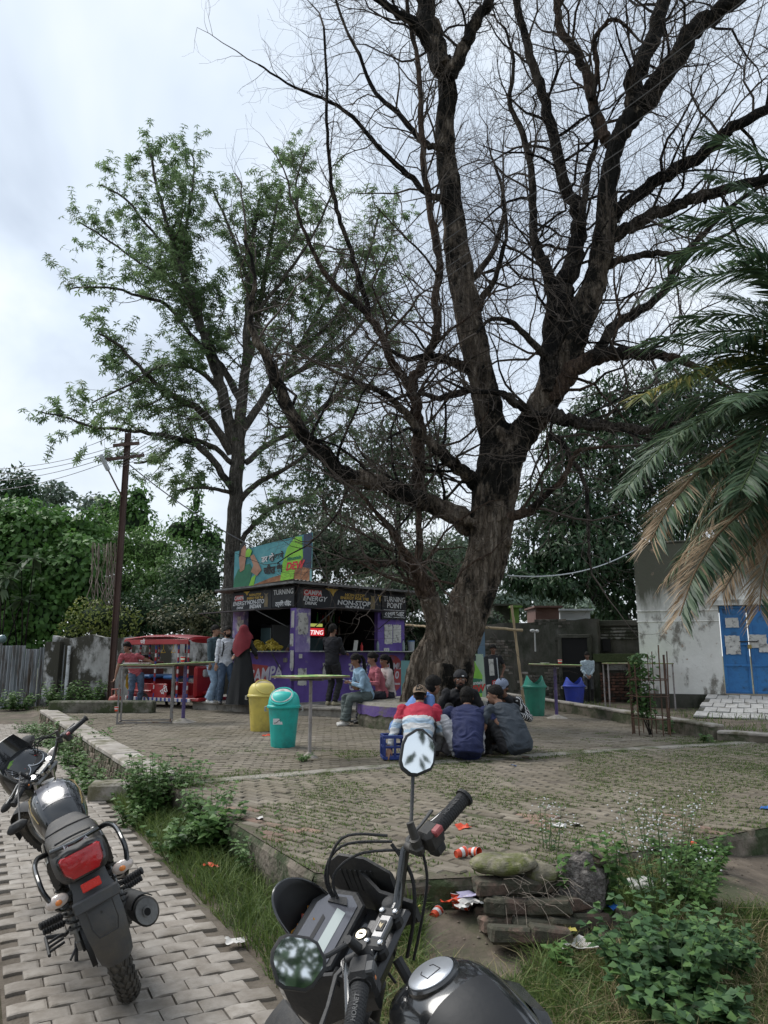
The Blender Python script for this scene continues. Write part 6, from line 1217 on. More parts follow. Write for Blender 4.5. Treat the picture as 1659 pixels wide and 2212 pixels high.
rings.append([pc+V((PRX*.97*math.cos(2*PI*j/72), PRY*.97*math.sin(2*PI*j/72), .43)) for j in range(72)]); rings.append([pc+V((PRX*.3*math.cos(2*PI*j/72), PRY*.3*math.sin(2*PI*j/72), .46)) for j in range(72)])
mb.loft(rings[:4], cap=False); mb.build('side', M_pl_side, pl, smooth=False); mb = MB(); mb.loft(rings[3:]); mb.build('top', M_pl_top, pl, smooth=False)
mb = MB(); vs = []; fs = []; k = 0
for j in range(37, 60):
 t = 2*PI*j/72; d = V((math.cos(t), math.sin(t), 0)); lo = .22+.05*noise.noise(V((j*.7, 0, 0))); 
 vs += [pc+V((PRX*1.012*d.x, PRY*1.012*d.y, .385)), pc+V((PRX*1.018*d.x, PRY*1.018*d.y, lo))]
n = len(vs)//2; mb.add(vs, [(2*i, 2*i+1, 2*i+3, 2*i+2) for i in range(n-1)]); mb.build('painted_rim', M_pl_pur, pl)
def bin_tpl(name, label, loc, col, lidcol, r=.215, h=.56, kind='swing', flapcol=(.55, .55, .52), **kk):
 t = thing(name, label, 'bin', loc, kk.get('group')); c = V(loc); mc = mat('bin_'+str(col), [tuple(x*.8 for x in col), col], 3, .5, .08, 20, dirt=tuple(x*.45+.02 for x in col), dscale=4, dcov=.42, dsharp=.3); ml = mat('bin_'+str(lidcol), [tuple(x*.85 for x in lidcol), lidcol], 3, .45, .05, 20, dirt=tuple(x*.6 for x in lidcol), dscale=4, dcov=.34)
 mb = MB(); n = 64; rings = []
 for rr, z in ((.74, 0), (.76, .012), (.80, .12), (.88, .33), (.955, .50), (.965, .535)):
  rings.append([c+V((r*rr*(1-(.022 if j % 8 == 0 and .01 < z < .5 else 0))*math.cos(2*PI*j/n), r*rr*(1-(.022 if j % 8 == 0 and .01 < z < .5 else 0))*math.sin(2*PI*j/n), z/.56*h)) for j in range(n)])
 mb.loft(rings); mb.build('body', mc, t, ang=25); mb = MB(); mb.lathe([(r*.97, h*.93), (r*1.06, h*.945), (r*1.07, h*.99), (r*1.02, h*1.01), (r*.92, h*1.0)], c=c, n=48, cap=False); mb.build('rim', ml, t)
 for s in (-1, 1):
  mb = MB(); p = c+V((s*r*1.05, -.04, h*.97)); mb.tube([p, p+V((s*.03, 0, -.005)), p+V((s*.032, 0, -.06)), p+V((s*.005, 0, -.065))], .008, 6); mb.tube([p+V((0, .08, 0)), p+V((s*.03, .08, -.005)), p+V((s*.032, .08, -.06)), p+V((s*.005, .08, -.065))], .008, 6); mb.tube([p+V((s*.032, 0, -.05)), p+V((s*.032, .08, -.05))], .009, 6); mb.build('handle', mat('handle_grey', [(.32, .32, .30)], 3, .5, 0), t, kind='stuff')
 if kind == 'swing':
  yaw = kk.get('yaw', 0); R = Matrix.Rotation(yaw, 3, 'Z'); mb = MB(); rings = []
  for i in range(9):
   tt = i/8*PI/2; zz = h*1.0+.20*math.sin(tt); rx = r*1.0*math.cos(tt)**.42 if i < 8 else .001
   rings.append([c+R@V((max(.02, rx)*math.cos(2*PI*j/40)*(1-.0*i), (r*1.0)*(math.cos(tt)**.6 if i < 8 else .02)*math.sin(2*PI*j/40), 0))+V((0, 0, zz)) for j in range(40)])
  mb.loft(rings); hood = mb.build('hood', ml, t)
  mf = mat('flap_'+str(flapcol), [tuple(x*.8 for x in flapcol), flapcol], 6, .6, .1, dirt=(.22, .19, .16), dscale=7, dcov=.42); mb = MB(); Rm = R @ Matrix.Rotation(math.radians(42), 3, 'X'); cc = c+R@V((0, -.118, 0))+V((0, 0, h+.135)); mb.T = Matrix.Translation(cc) @ Rm.to_4x4(); mb.lathe([(.0, .025), (.10, .021), (.150, .010), (.155, .0), (.15, -.01)], n=32, sx=1.0, sy=.86); mb.build('swing_flap', mf, t)
  mb = MB(); mb.T = Matrix.Translation(cc) @ Rm.to_4x4(); mb.torus((0, 0, -.004), .162, .011, n=36, k=8); 
  mb.build('flap_frame', ml, t)
 else:
  mb = MB(); vs = []; n = 48
  for j in range(n+1):
   a = 2*PI*j/n; hh = .04+.17*abs(math.cos(a))**1.6
   vs += [c+V((r*1.0*math.cos(a), r*1.0*math.sin(a), h*1.0)), c+V((r*(1.0-.32*hh/.2)*math.cos(a), r*(1.0-.1*hh/.2)*math.sin(a), h+hh)), c+V((r*(.97-.32*hh/.2)*math.cos(a), r*(.97-.1*hh/.2)*math.sin(a), h+hh)), c+V((r*.95*math.cos(a), r*.95*math.sin(a), h*1.0))]
  mb.add(vs, [(4*i+j, 4*i+4+j, 4*i+4+(j+1) % 4, 4*i+(j+1) % 4) for i in range(n) for j in range(4)]); mb.build('hood', ml, t)
  mb = MB(); mb.lathe([(.001, h*.985), (r*.9, h*.99)], c=c, n=24, cap=False); mb.build('mouth_painted_shade', dk, t)  # black disc over the mouth, painted shade of the bin's inside
 return t
b1 = bin_tpl('litter_bin', 'turquoise swing-top litter bin with grimy white flap beside the yellow bin', (-1.43, 10.9, .3), (.015, .42, .36), (.018, .46, .40), kind='swing', yaw=-.15, r=.225, h=.57)
mb = MB(); p = V((-1.43, 10.9, .3))+V((-.045, -.202, .36)); Mx = plane_M(p, (1, .12, 0), (0, -.0, 1)); mb.add([Mx@V(q) for q in ((-.075, -.04, 0), (.075, -.04, 0), (.075, .04, 0), (-.075, .04, 0))], [(0, 1, 2, 3)]); lb = mb.build('sticker', M_wh, b1, smooth=False)
mb = MB(); Mx = plane_M(p+V((0, -.003, 0)), (1, .12, 0), (0, 0, 1)); mb.tube([Mx@V(q) for q in ((-.06, -.02, 0), (-.03, -.018, 0), (0, .01, 0), (.03, .025, 0))], .004, 4); mb.build('sticker_print', M_bk, lb, smooth=False)
b2 = bin_tpl('litter_bin', 'dirty yellow swing-top litter bin on the brick terrace', (-2.1, 13.1, .3), (.58, .46, .09), (.60, .50, .12), kind='swing', yaw=.5, r=.235, h=.60, flapcol=(.5, .42, .25))
b3 = bin_tpl('litter_bin', 'green open-topped litter bin with missing flap near the right kerb', tuple(G(1157, 1546, .3)), (.03, .25, .17), (.04, .30, .22), kind='open', r=.24, h=.62)
b4 = bin_tpl('litter_bin', 'royal blue open-topped litter bin behind the right kerb', (4.83, 19.3, .29), (.03, .055, .40), (.04, .08, .48), kind='open', r=.27, h=.50)
M_tt = mat('printed_flex', [(.5, .06, .04), (.6, .6, .55), (.30, .50, .08), (.05, .22, .08), (.6, .58, .2), (.45, .06, .05)], 4.5, .5, .05, dist=.004); M_edge = mat('board_edge', [(.12, .085, .05), (.2, .15, .09)], 6, .8, .2)
M_pp = mat('purple_pole', [(.06, .04, .13), (.10, .07, .19)], 4, .5, .1, dirt=(.25, .25, .26), dscale=4, dcov=.4); M_gp = mat('grey_pole', [(.22, .20, .19), (.32, .29, .28)], 4, .5, .1, dirt=(.12, .08, .06), dscale=5, dcov=.42)
def pole_table(label, loc, h, pm, rot=.3, sz=(.95, .7), cone=.17, tilt=(0, 0), pr=.026):
 c = V(loc); t = thing('standing_table', label, 'table', loc, 'tall standing tables on one pole'); R = Matrix.Rotation(rot, 3, 'Z') @ Matrix.Rotation(tilt[0], 3, 'X') @ Matrix.Rotation(tilt[1], 3, 'Y')
 mb = MB(); mb.box(c+V((0, 0, h)), (sz[0], sz[1], .022), R=R); mb.build('board', M_edge, t); mb = MB(); mb.box(c+R@V((0, 0, .0135))+V((0, 0, h)), (sz[0]*.995, sz[1]*.995, .004), R=R); mb.build('printed_cover', M_tt, t)
 mb = MB(); mb.box(c+R@V((0, 0, -.03))+V((0, 0, h)), (sz[0]*.8, .035, .03), R=R); mb.box(c+R@V((0, 0, -.031))+V((0, 0, h)), (.035, sz[1]*.8, .03), R=R); mb.build('frame', M_metal, t, kind='stuff')
 mb = MB(); mb.tube([c, c+V((0, 0, h-.02))], pr, 12); mb.build('pole', pm, t); mb = MB(); mb.lathe([(cone, .0), (cone*.9, .015), (cone*.35, .055), (pr*1.2, .075)], c=c, n=24); mb.build('foot', M_cope, t); return t
pole_table('standing table on a thin grey pole in the middle of the terrace before the kiosk', (-.94, 9.75, .3), 1.0, M_gp, .75, (.80, .62), .12, pr=.022)
pole_table('standing table on purple-white pole at the left, in front of the rickshaw', tuple(G(395, 1560, .3)), 1.10, M_pp, .2, (1.1, .62), .26, (0, -.04), pr=.036)
pole_table('standing table on dark purple pole beside the green bin', tuple(G(1203, 1552, .3)), 1.06, M_pp, -.2, (1.05, .7), .22, (0, .02), pr=.034)
def leg_table(label, loc, w, d, h, rot, m, rails=True, top=True, gname='tables with four thin legs'):
 c = V(loc); t = thing('standing_table', label, 'table', loc, gname); R = Matrix.Rotation(rot, 3, 'Z')
 mb = MB(); mb.box(c+V((0, 0, h)), (w+.06, d+.06, .02), R=R); mb.build('board', M_edge, t); mb = MB(); mb.box(c+V((0, 0, h+.0125)), (w+.05, d+.05, .004), R=R); mb.build('printed_cover', M_tt, t)
 for x in (-1, 1):
  for y in (-1, 1): mb = MB(); mb.box(c+R@V((x*w/2, y*d/2, 0))+V((0, 0, (h-.011)/2)), (.03, .03, h-.012), R=R); mb.build('leg', m, t)
 if rails:
  mb = MB()
  for y in (-1, 1): mb.box(c+R@V((0, y*d/2, 0))+V((0, 0, .03)), (w-.032, .025, .025), R=R); mb.box(c+R@V((0, y*d/2, 0))+V((0, 0, h-.04)), (w-.032, .025, .025), R=R)
  for x in (-1, 1): mb.box(c+R@V((x*w/2, 0, 0))+V((0, 0, .03)), (.025, d-.032, .025), R=R); mb.box(c+R@V((x*w/2, 0, 0))+V((0, 0, h-.04)), (.025, d-.032, .025), R=R)
  mb.build('rails', m, t, kind='stuff')
 return t
M_tub = mat('tube_steel', [(.16, .15, .15), (.26, .25, .24)], 5, .5, .1, metal=.4, dirt=(.13, .075, .05), dscale=5, dcov=.42)
lt1 = (G(240, 1568, .3)+G(335, 1560, .3))/2; leg_table('grey tubular frame table at the far left of the terrace', tuple(lt1+V((.15, .2, 0))), .95, .55, 1.07, .22, M_tub)
leg_table('long printed-top table on thin legs before the dark doorway', (6.15, 18.35, .29), 1.5, .6, 1.06, -.1, M_gp, rails=False)
def cup(label, loc, col=M_red, r=.033, h=.075, rot=None, group=None):
 t = thing('paper_cup', label, 'cup', loc, group); R = rot or Matrix.Identity(3); mb = MB(); mb.lathe([(r*.7, 0), (r, h), (r*.93, h), (r*.66, .004)], c=loc, n=14, R=R, cap=False); mb.lathe([(.001, .003), (r*.69, .003)], c=loc, n=14, R=R, cap=False); mb.build('body', col, t); mb = MB(); mb.lathe([(r*.86, h*.42), (r*.955, h*.72)], c=V(loc), n=14, R=R, cap=False); mb.lathe([(r*.99, h), (r*1.05, h*1.01), (r*.99, h*1.03)], c=loc, n=14, R=R, cap=False); mb.build('white_band', M_wh, t); return t
tc_ = G(395, 1560, .3); cup('red paper cup on the purple-pole table at the left', tuple(tc_+V((-.05, -.05, 1.13))), h=.1, r=.045)
tc2 = G(1203, 1552, .3); cup('red and white paper cup on the table beside the green bin', tuple(tc2+V((.10, -.05, 1.09))), h=.08, r=.045)
def plate(label, loc, r=.1, m=M_poster): mb = MB(); mb.lathe([(.001, 0), (r*.7, .002), (r, .018), (r, .021), (r*.7, .006)], c=loc, n=20, cap=False); return mb.build('paper_plate', m, loc=loc, label=label, cat='plate')
plate('paper plate lying on the table beside the green bin', tuple(tc2+V((-.2, 0, 1.085)))); plate('white plate on the purple-pole table at the left', tuple(tc_+V((.2, .0, 1.125))))
mb = MB(); mb.box(lt1+V((-.05, .15, 1.10)), (.5, .3, .035), rz=.2, b=.01); mb.build('tray', M_tub, loc=tuple(lt1+V((0, .15, 1.09))), label='flat grey tray lying on the tubular frame table', cat='tray')
M_dew = mat('pale_green_panel', [(.30, .42, .30), (.42, .52, .40)], 2, .6, .05)
def lean_board(name, label, u0, u1, v0, v1, Y, m, dY=.15, col=M_metal):
 a = D(u0, v1, Y); b = D(u1, v1, Y+.1); top = D(u0, v0, Y+dY).z; t = thing(name, label, 'sign', ((a.x+b.x)/2, Y, a.z)); x = (b-a); x.z = 0; w_ = x.length; x.normalize(); h = top-a.z
 nrm_ = V((x.y, -x.x, 0)); up = (UP*h-nrm_*dY).normalized(); Mx = plane_M((a+b)/2+V((0, 0, a.z-(a.z+b.z)/2)), x, up); mb = MB(); mb.T = Mx; mb.box((0, h/2, -.015), (w_, h, .03), b=.003); pn = mb.build('panel', m, t, smooth=False); return t, Mx, w_, h, pn
def mprint(name, poly, Mx, m, par, z=.002, th=.002): mb = MB(); mb.prism(poly, th, Mx, z0=z); return mb.build(name, m, par, smooth=False)
t, Mx, w_, h, pn = lean_board('bottle_poster', 'poster of a green soda bottle with red logo leaning right of the trunk', 1008, 1052, 1412, 1530, 15.6, M_dew)
mprint('printed_bottle', [(-.16, .02), (.12, .02), (.15, .45), (.17, .66), (.06, .86), (.02, .95), (-.06, .95), (-.10, .86), (-.19, .62)], Mx, M_bgr, pn); mprint('printed_cap', [(-.07, .93), (.05, .96), (.06, 1.07), (-.05, 1.06)], Mx, M_bk, pn, .005); mprint('printed_label', [(-.185, .28), (.14, .30), (.16, .58), (-.18, .62)], Mx, M_shirt_p, pn, .005)
mb = MB(); text(mb, 'Mountain', Mx @ Matrix.Translation((-.02, .50, .009)) @ Matrix.Rotation(.08, 4, 'Z'), size=.10, shear=.2, off=.002); mb.build('lettering', M_wh, pn, smooth=False); mb = MB(); text(mb, 'DEW', Mx @ Matrix.Translation((-.01, .38, .009)) @ Matrix.Rotation(.12, 4, 'Z'), size=.18, shear=.2, off=.008); mb.build('lettering', M_red, pn, smooth=False)
t, Mx, w_, h, pn = lean_board('energy_drink_sign', 'tall narrow black energy drink sign standing right of the trunk', 1053, 1083, 1420, 1545, 15.9, M_blackboard)
mb = MB(); text(mb, 'ENERGY', Mx @ Matrix.Translation((-.06, .36, .004)) @ Matrix.Rotation(-PI/2+.1, 4, 'Z'), size=.13, off=.004, sx=1.1); mb.build('lettering', M_wh, pn, smooth=False); mprint('red_plate', [(.0, .38), (.10, .40), (.10, .72), (.01, .70)], Mx, M_red, pn); mb = MB(); text(mb, 'CAMPA', Mx @ Matrix.Translation((.055, .55, .006)) @ Matrix.Rotation(-PI/2, 4, 'Z'), size=.085, off=.002); mb.build('lettering', M_wh, pn, smooth=False); torn(pn, Mx @ Matrix.Translation((.02, .98, .004)), .12, .36)
for x in (-.5, .5): mb = MB(); mb.T = Mx; mb.box((x*w_, h/2, .0), (.02, h, .04)); mb.build('frame_rail', M_ply if x > 0 else M_metal, t)
a = D(873, 1412, 17.9); mb = MB(); mb.box((a.x+.40, 17.95, .95), (.95, .05, .95)); mb.build('teal_panel', mat('teal_sheet', [(.10, .26, .27), (.20, .36, .35)], 1.5, .6, .05), loc=(a.x+.4, 17.95, .48), label='teal advertising panel standing between the kiosk and the tree trunk', cat='panel')
mb = MB(); mb.box((D(1042, 1400, 19).x, 19.2, 1.45), (.18, .08, 2.3)); mb.build('blue_door_leaf', mat('dull_blue', [(.08, .14, .20), (.12, .19, .25)], 2, .6, .1), loc=(D(1042, 1400, 19).x, 19.2, .3), label='narrow dull blue door leaf just right of the trunk', cat='door')
M_bam = mat('bamboo', [(.20, .145, .085), (.33, .25, .15), (.42, .33, .21)], 5, .7, .2, stretch=(1, 1, .3))
def bamboo(label, a, b, r=.028):
 mb = MB(); n = int((b-a).length/.3)*3; pts = []; rad = []
 for i in range(n+1): pts.append(a.lerp(b, i/n)+V((rn(-.006, .006), 0, rn(-.006, .006)))); rad.append(r*(1.22 if i % 3 == 0 else 1))
 mb.tube(pts, rad, 8); mb.build('bamboo_pole', M_bam, loc=tuple(a), label=label, cat='pole')
bamboo('upright bamboo pole leaning against the horizontal one right of the trunk', D(1133, 1530, 17.2), D(1105, 1308, 17.2)); bamboo('horizontal bamboo pole tied between trunk and upright bamboo', D(1020, 1352, 16.6), D(1128, 1362, 17.12)); bamboo('short bamboo pole from the kiosk corner to the trunk', D(878, 1350, 17.3), D(930, 1354, 15.2), .022)
cr = thing('bottle_crate', 'blue plastic bottle crate beside the squatting man in stripes', 'crate', tuple(G(852, 1640, .31))); cc = G(852, 1640, .31)+V((.05, .1, 0)); mc = mat('crate_blue', [(.012, .03, .16), (.02, .045, .22)], 4, .5, .1); Rc = Matrix.Rotation(.15, 3, 'Z')
def cbx(n, x, y, z, dx, dy, dz, **k): mb = MB(); mb.box(cc+Rc@V((x, y, z)), (dx, dy, dz), R=Rc, b=.006); mb.build(n, mc, cr, **k)
for s in (-1, 1):
 for z, hh in ((.02, .04), (.15, .03), (.27, .04)): cbx('side_rail', 0, s*.145, z, .40, .02, hh); cbx('side_rail', s*.20, 0, z, .02, .268, hh)
 for x in (-.195, -.065, .065, .195): cbx('upright', x, s*.147, .145, .03, .024, .21)
 for y in (-.07, .07): cbx('upright', s*.202, y, .145, .024, .03, .21)
cbx('bottom', 0, 0, .012, .37, .26, .014)
gx = put(249, 1515, 18.4, .12); gc = thing('gas_cylinder', 'red gas cylinder standing by the left wall beside the bending man', 'cylinder', gx); mg = mat('cylinder_red', [(.26, .05, .035), (.34, .08, .05)], 3, .5, .1, dirt=(.14, .09, .07), dscale=4, dcov=.42); mb = MB(); mb.lathe([(.13, .0), (.13, .03), (.155, .08), (.16, .12), (.16, .38), (.14, .44), (.06, .48), (.03, .50)], c=gx, n=24); mb.build('body', mg, gc); mb = MB(); mb.torus(gx+V((0, 0, .62)), .10, .012, n=24); mb.build('collar_ring', mg, gc)
for i in range(4): a = i*PI/2+.4; mb = MB(); mb.tube([gx+V((math.cos(a)*.09, math.sin(a)*.09, .46)), gx+V((math.cos(a)*.10, math.sin(a)*.10, .62))], .012, 6); mb.build('collar_stay', mg, gc)
mb = MB(); mb.tube([gx+V((0, 0, .49)), gx+V((0, 0, .56))], .022, 8); mb.build('valve', mat('brass2', [(.35, .26, .1)], 3, .4, 0, metal=.8), gc)
gg = G(1408, 1588, .3); tg = thing('tree_guard', 'rusty iron bar tree guard around a sapling on the terrace', 'tree guard', gg); M_rust = mat('rusty_iron', [(.05, .03, .022), (.10, .055, .035), (.15, .085, .055)], 6, .85, .3, 40); NB = 9
for i in range(NB):
 a = 2*PI*i/NB+.2; r = .30; p = gg+V((math.cos(a)*r, math.sin(a)*r, 0)); hh = rn(1.05, 1.45); mb = MB(); mb.box(p+V((rn(-.02, .02), 0, hh/2)), (.034 if i % 3 == 0 else .018, .012, hh), rz=a, R=Matrix.Rotation(a, 3, 'Z') @ Matrix.Rotation(rn(-.025, .025), 3, 'Y')); mb.build('bar', M_rust, tg, smooth=False)
for z in (.28, .62, .88): mb = MB(); mb.torus(gg+V((0, 0, z)), .305, .008, n=24, k=5, R=Matrix.Rotation(rn(-.05, .05), 3, 'X')); mb.build('hoop', M_rust, tg)
sp_ = thing('sapling', 'leafy green sapling growing inside the iron tree guard', 'sapling', gg); st = MB(); P = []; Dv = []; Nv = []
for i in range(5):
 pts = [gg+V((rn(-.05, .05), rn(-.05, .05), 0))]; 
 for j in range(6): pts.append(pts[-1]+V((rn(-.07, .05), rn(-.06, .06), .20)))
 st.tube(pts, [.012, .011, .009, .007, .005, .004, .003], 5)
 for j in range(2, 7):
  for _ in range(13): a = rn(0, 6.28); P.append(pts[j]+V((rn(-.1, .08), rn(-.08, .08), rn(-.1, .1)))); Dv.append(V((math.cos(a), math.sin(a), rn(-.7, .3)))); Nv.append(V((rn(-.4, .4), rn(-.4, .4), 1)))
st.build('stems', M_bark_limb, sp_, kind='stuff'); vs, fs = leaf_quads(np.array(P), np.array(Dv), np.array(Nv), np.random.uniform(.08, .15, len(P)), np.random.uniform(.045, .075, len(P)), .12, .2); raw('leaves', vs, fs, lmat('leaf_sapling', [(.05, .11, .035), (.10, .19, .06), (.15, .25, .09)], .35), sp_, attr=np.random.uniform(0, 1, len(P)), kind='stuff')
PB = D(243, 1440, 20.6); PB.z = .1; PT = D(273, 935, 20.6); up_ = thing('utility_pole', 'tall rusty red-brown utility pole with two cross arms at the left', 'pole', PB); M_polem = mat('pole_rust', [(.045, .026, .021), (.075, .043, .034), (.10, .064, .052)], 2.5, .8, .3, 20, stretch=(1, 1, .3)); px = (PT.x+PB.x)/2
PTt = V((PB.x, 20.6, PT.z)); mb = MB(); 
for s in (-1, 1): mb.box(((PB.x)+s*.065, 20.6, (PB.z+PT.z)/2), (.016, .13, PT.z-PB.z))
mb.box((PB.x, 20.6, (PB.z+PT.z)/2), (.114, .012, PT.z-PB.z-.01)); mb.build('post', M_polem, up_, smooth=False)
for v_, w_ in ((962, .75), (990, 1.08)):
 z = D(265, v_, 20.6).z; mb = MB(); mb.box((PB.x, 20.5, z), (w_, .05, .09), R=Matrix.Rotation(-.12 if v_ > 970 else -.1, 3, 'Y')); a_ = mb.build('cross_arm', M_polem, up_, smooth=False)
 for s in (-.45, -.18, .2, .45): mb = MB(); mb.lathe([(.015, 0), (.035, .02), (.02, .05), (.035, .08), (.015, .11)], c=(PB.x+s*w_, 20.5, z+.05), n=10); mb.build('insulator', M_ply, a_)
mb = MB(); L0 = V((PB.x-.02, 20.5, D(255, 1075, 20.6).z)); L1 = D(232, 1012, 20.2); mb.tube([L0, L0.lerp(L1, .6), L1], .022, 6); mb.build('lamp_arm', M_polem, up_); mb = MB(); dL = (L1-L0).normalized(); mb.box(L1+dL*.18, (.14, .10, .5), R=dL.to_track_quat('Z', 'Y').to_matrix(), b=.03); mb.build('lamp_head', M_ply, up_)
M_wire = mat('wire', [(.13, .13, .14)], 1, .6, 0)
def wire(label, a, b, sag, r=.011, grp=None, m=M_wire):
 mb = MB(); n = 24; mb.tube([a.lerp(b, i/n)-V((0, 0, sag*4*(i/n)*(1-i/n))) for i in range(n+1)], r, 4, cap=False); mb.build('overhead_wire', m, loc=tuple(a), label=label, cat='wire', group=grp)
for i, (u, v) in enumerate(((1560, 0), (1600, 6), (1640, 26), (1659, 62), (1659, 98))):
 wire('overhead cable %s of the bundle crossing the bare branches' % ('uppermost', 'second from the top', 'middle', 'second from below', 'lowest')[i], D(262, 985+i*6, 20.5), D(u+(u-829)*.45, v-220, 7.0+.15*i), .25+.03*i, .009, 'cables crossing from the pole to upper right')
for i, (v0, v1) in enumerate(((975, 1000), (985, 1012), (1000, 1030), (1012, 1055))): wire('thin wire %s from the pole to the left frame edge' % ('highest', 'second', 'third', 'lowest')[i], D(255, 962+i*9, 20.5), D(-120, v1+6, 26), .35, .010, 'wires from the pole to the left')
wire('sagging wire from the pole down to the kiosk roof', D(275, 1000, 20.5), D(545, 1180, 20.5), .15, .016); wire('pale rope strung from the trunk to the white building', D(1095, 1243, 14.5), D(1376, 1185, 18.8), .25, .014, m=M_ply)
RK = V((-6.2, 19.5, .10)); rk = thing('electric_rickshaw', 'red electric rickshaw with striped posts and canopy parked by the stained wall', 'rickshaw', RK)
ryaw = math.radians(-32); RR_ = Matrix.Rotation(ryaw, 3, 'Z')
M_rr = mat('rickshaw_red', [(.25, .012, .016), (.36, .02, .025)], 2, .35, .05, dirt=(.16, .02, .02), dscale=3, dcov=.4); M_tyre = mat('tyre_rubber', [(.018, .018, .018), (.035, .034, .032)], 8, .9, .3, 60); M_stw = mat('stripe_white', [(.5, .48, .47)], 1, .5, 0); M_stb = mat('stripe_blue', [(.03, .05, .22)], 1, .5, 0); M_rim = mat('rim_silver', [(.35, .35, .34), (.45, .45, .44)], 6, .4, .1, metal=.6)
def R3(p): return RK+RR_@V(p)
def rb(n, c, d, m, b=.01, par=rk, **k): mb = MB(); mb.box(R3(c), d, R=RR_, b=b); return mb.build(n, m, par, **k)
rb('floor_pan', (1.25, 0, .42), (2.5, .95, .07), M_rr); rb('rear_body', (.28, 0, .68), (.56, .96, .44), M_rr, .04); rb('side_panel', (1.0, -.47, .60), (.85, .04, .34), M_rr, .02); rb('side_panel', (1.0, .47, .60), (.85, .04, .34), M_rr, .02)
rb('seat', (.55, 0, .93), (.42, .9, .09), M_blue_l, .03); rb('seat_back', (.22, 0, 1.12), (.10, .9, .36), mat('seat_brown', [(.16, .04, .03)], 3, .6, .1), .03); rb('front_seat', (1.35, 0, .92), (.38, .8, .09), M_blue_l, .03); rb('seat_back', (1.56, 0, 1.10), (.08, .8, .3), mat('seat_brown', [(.16, .04, .03)], 3, .6, .1), .02)
rb('bumper', (-.03, 0, .40), (.05, .98, .10), M_stw); rb('rear_plate', (-.012, .05, .60), (.012, .22, .14), mat('plate_green', [(.03, .30, .13)], 1, .5, 0), .003); rb('yellow_band', (-.008, -.1, .505), (.02, .6, .035), M_yel, .004)
for i in range(8): rb('bumper_stripe', (-.058, -.42+i*.12, .40), (.006, .05, .095), M_stb, .001)
rb('side_skirt', (1.2, -.49, .40), (2.1, .03, .08), M_stw)
for i in range(14): rb('skirt_stripe', (.25+i*.145, -.508, .40), (.06, .006, .078), M_stb, .001)
mb = MB(); rings = []
for x, zz, w_ in ((-.18, 1.78, .50), (-.15, 1.84, .53), (.6, 1.90, .55), (1.5, 1.90, .55), (2.15, 1.84, .52), (2.2, 1.79, .50)): rings.append([R3((x, w_*math.cos(t)*1.0, zz+.055*math.sin(t)*1.0-(.0))) for t in [2*PI*j/20 for j in range(20)]])
mb.loft(rings); rf = mb.build('canopy_roof', M_rr, rk)
rb('roof_valance', (1.0, -.535, 1.77), (2.3, .02, .12), M_rr, .004); rb('roof_valance', (-.17, 0, 1.77), (.02, 1.0, .12), M_rr, .004)
mb = MB(); text(mb, 'परी', plane_M(R3((.55, -.549, 1.77)), RR_@V((1, 0, 0)), UP), size=.13, off=.003); text(mb, 'परी', plane_M(R3((-.183, .1, 1.80)), RR_@V((0, -1, 0)), UP), size=.13, off=.003); mb.build('lettering', M_wh, rf, smooth=False, kind='stuff')
mb = MB(); text(mb, 'परी', plane_M(R3((1.35, -.495, .60)), RR_@V((1, 0, 0)), UP) @ Matrix.Rotation(.5, 4, 'Z'), size=.2, off=.004); mb.build('lettering', M_wh, rk, smooth=False)
for (x, y) in ((.02, -.46), (.02, .46), (.02, -.15), (.02, .15), (.98, -.48), (.98, .48), (2.05, -.42), (2.05, .42), (1.75, -.46)):
 a = R3((x, y, .9 if x < .1 else .45)); b = R3((x, y, 1.78)); n = 14
 mb = MB()
 for i in range(n): mb.tube([a.lerp(b, i/n), a.lerp(b, (i+1)/n)], .024, 6, m=i % 2 if i % 4 else 2)
 mb.build('striped_post', [M_stw, M_rr, M_stb], rk)
mb = MB()
for z in (1.2, 1.5): mb.tube([R3((.0, -.45, z)), R3((.0, .45, z))], .015, 5); mb.tube([R3((.02, -.48, z)), R3((.5, -.48, z-.2))], .014, 5)
mb.build('guard_rails', M_stw, rk, kind='stuff')
def wheel(par, c, R, r=.27, w=.10, spokes=10, nm='wheel'):
 wh = MB(); wh.T = Matrix.Translation(c) @ R.to_4x4(); wh.torus((0, 0, 0), r-w*.42, w*.44, n=36, k=10, flat=1.0); w1 = wh.build(nm, M_tyre, par); wh = MB(); wh.T = Matrix.Translation(c) @ R.to_4x4(); wh.torus((0, 0, 0), r-w*.85, .014, n=30, k=6); wh.lathe([(.045, -.04), (.05, -.03), (.05, .03), (.045, .04)], n=14)
 for i in range(spokes): a = 2*PI*i/spokes; wh.box((math.cos(a)*(r-w)*.5, math.sin(a)*(r-w)*.5, .0), (r-w, .022, .02), rz=a)
 wh.build('rim', M_rim, w1, kind='stuff'); return w1
Rw = RR_ @ Matrix.Rotation(PI/2, 3, 'X')
wheel(rk, R3((.62, -.47, .27)), Rw); wheel(rk, R3((.62, .47, .27)), Rw); wheel(rk, R3((2.35, 0, .27)), Rw)
wheel(rk, R3((-.10, .12, 1.22)), RR_ @ Matrix.Rotation(PI/2, 3, 'Y') @ Matrix.Rotation(.1, 3, 'X'), r=.25, nm='spare_wheel')
mb = MB(); mb.box(R3((.95, -.47, .66)), (.5, .06, .25), R=RR_, b=.03); rings = []; rb('front_apron', (2.15, 0, .82), (.12, .62, .75), M_rr, .05); rb('front_mudguard', (2.40, 0, .56), (.42, .18, .10), M_rr, .04); rb('headlamp', (2.24, 0, 1.02), (.08, .22, .18), M_ply, .04); rb('wheel_arch', (.62, -.49, .58), (.62, .10, .06), M_rr, .02)
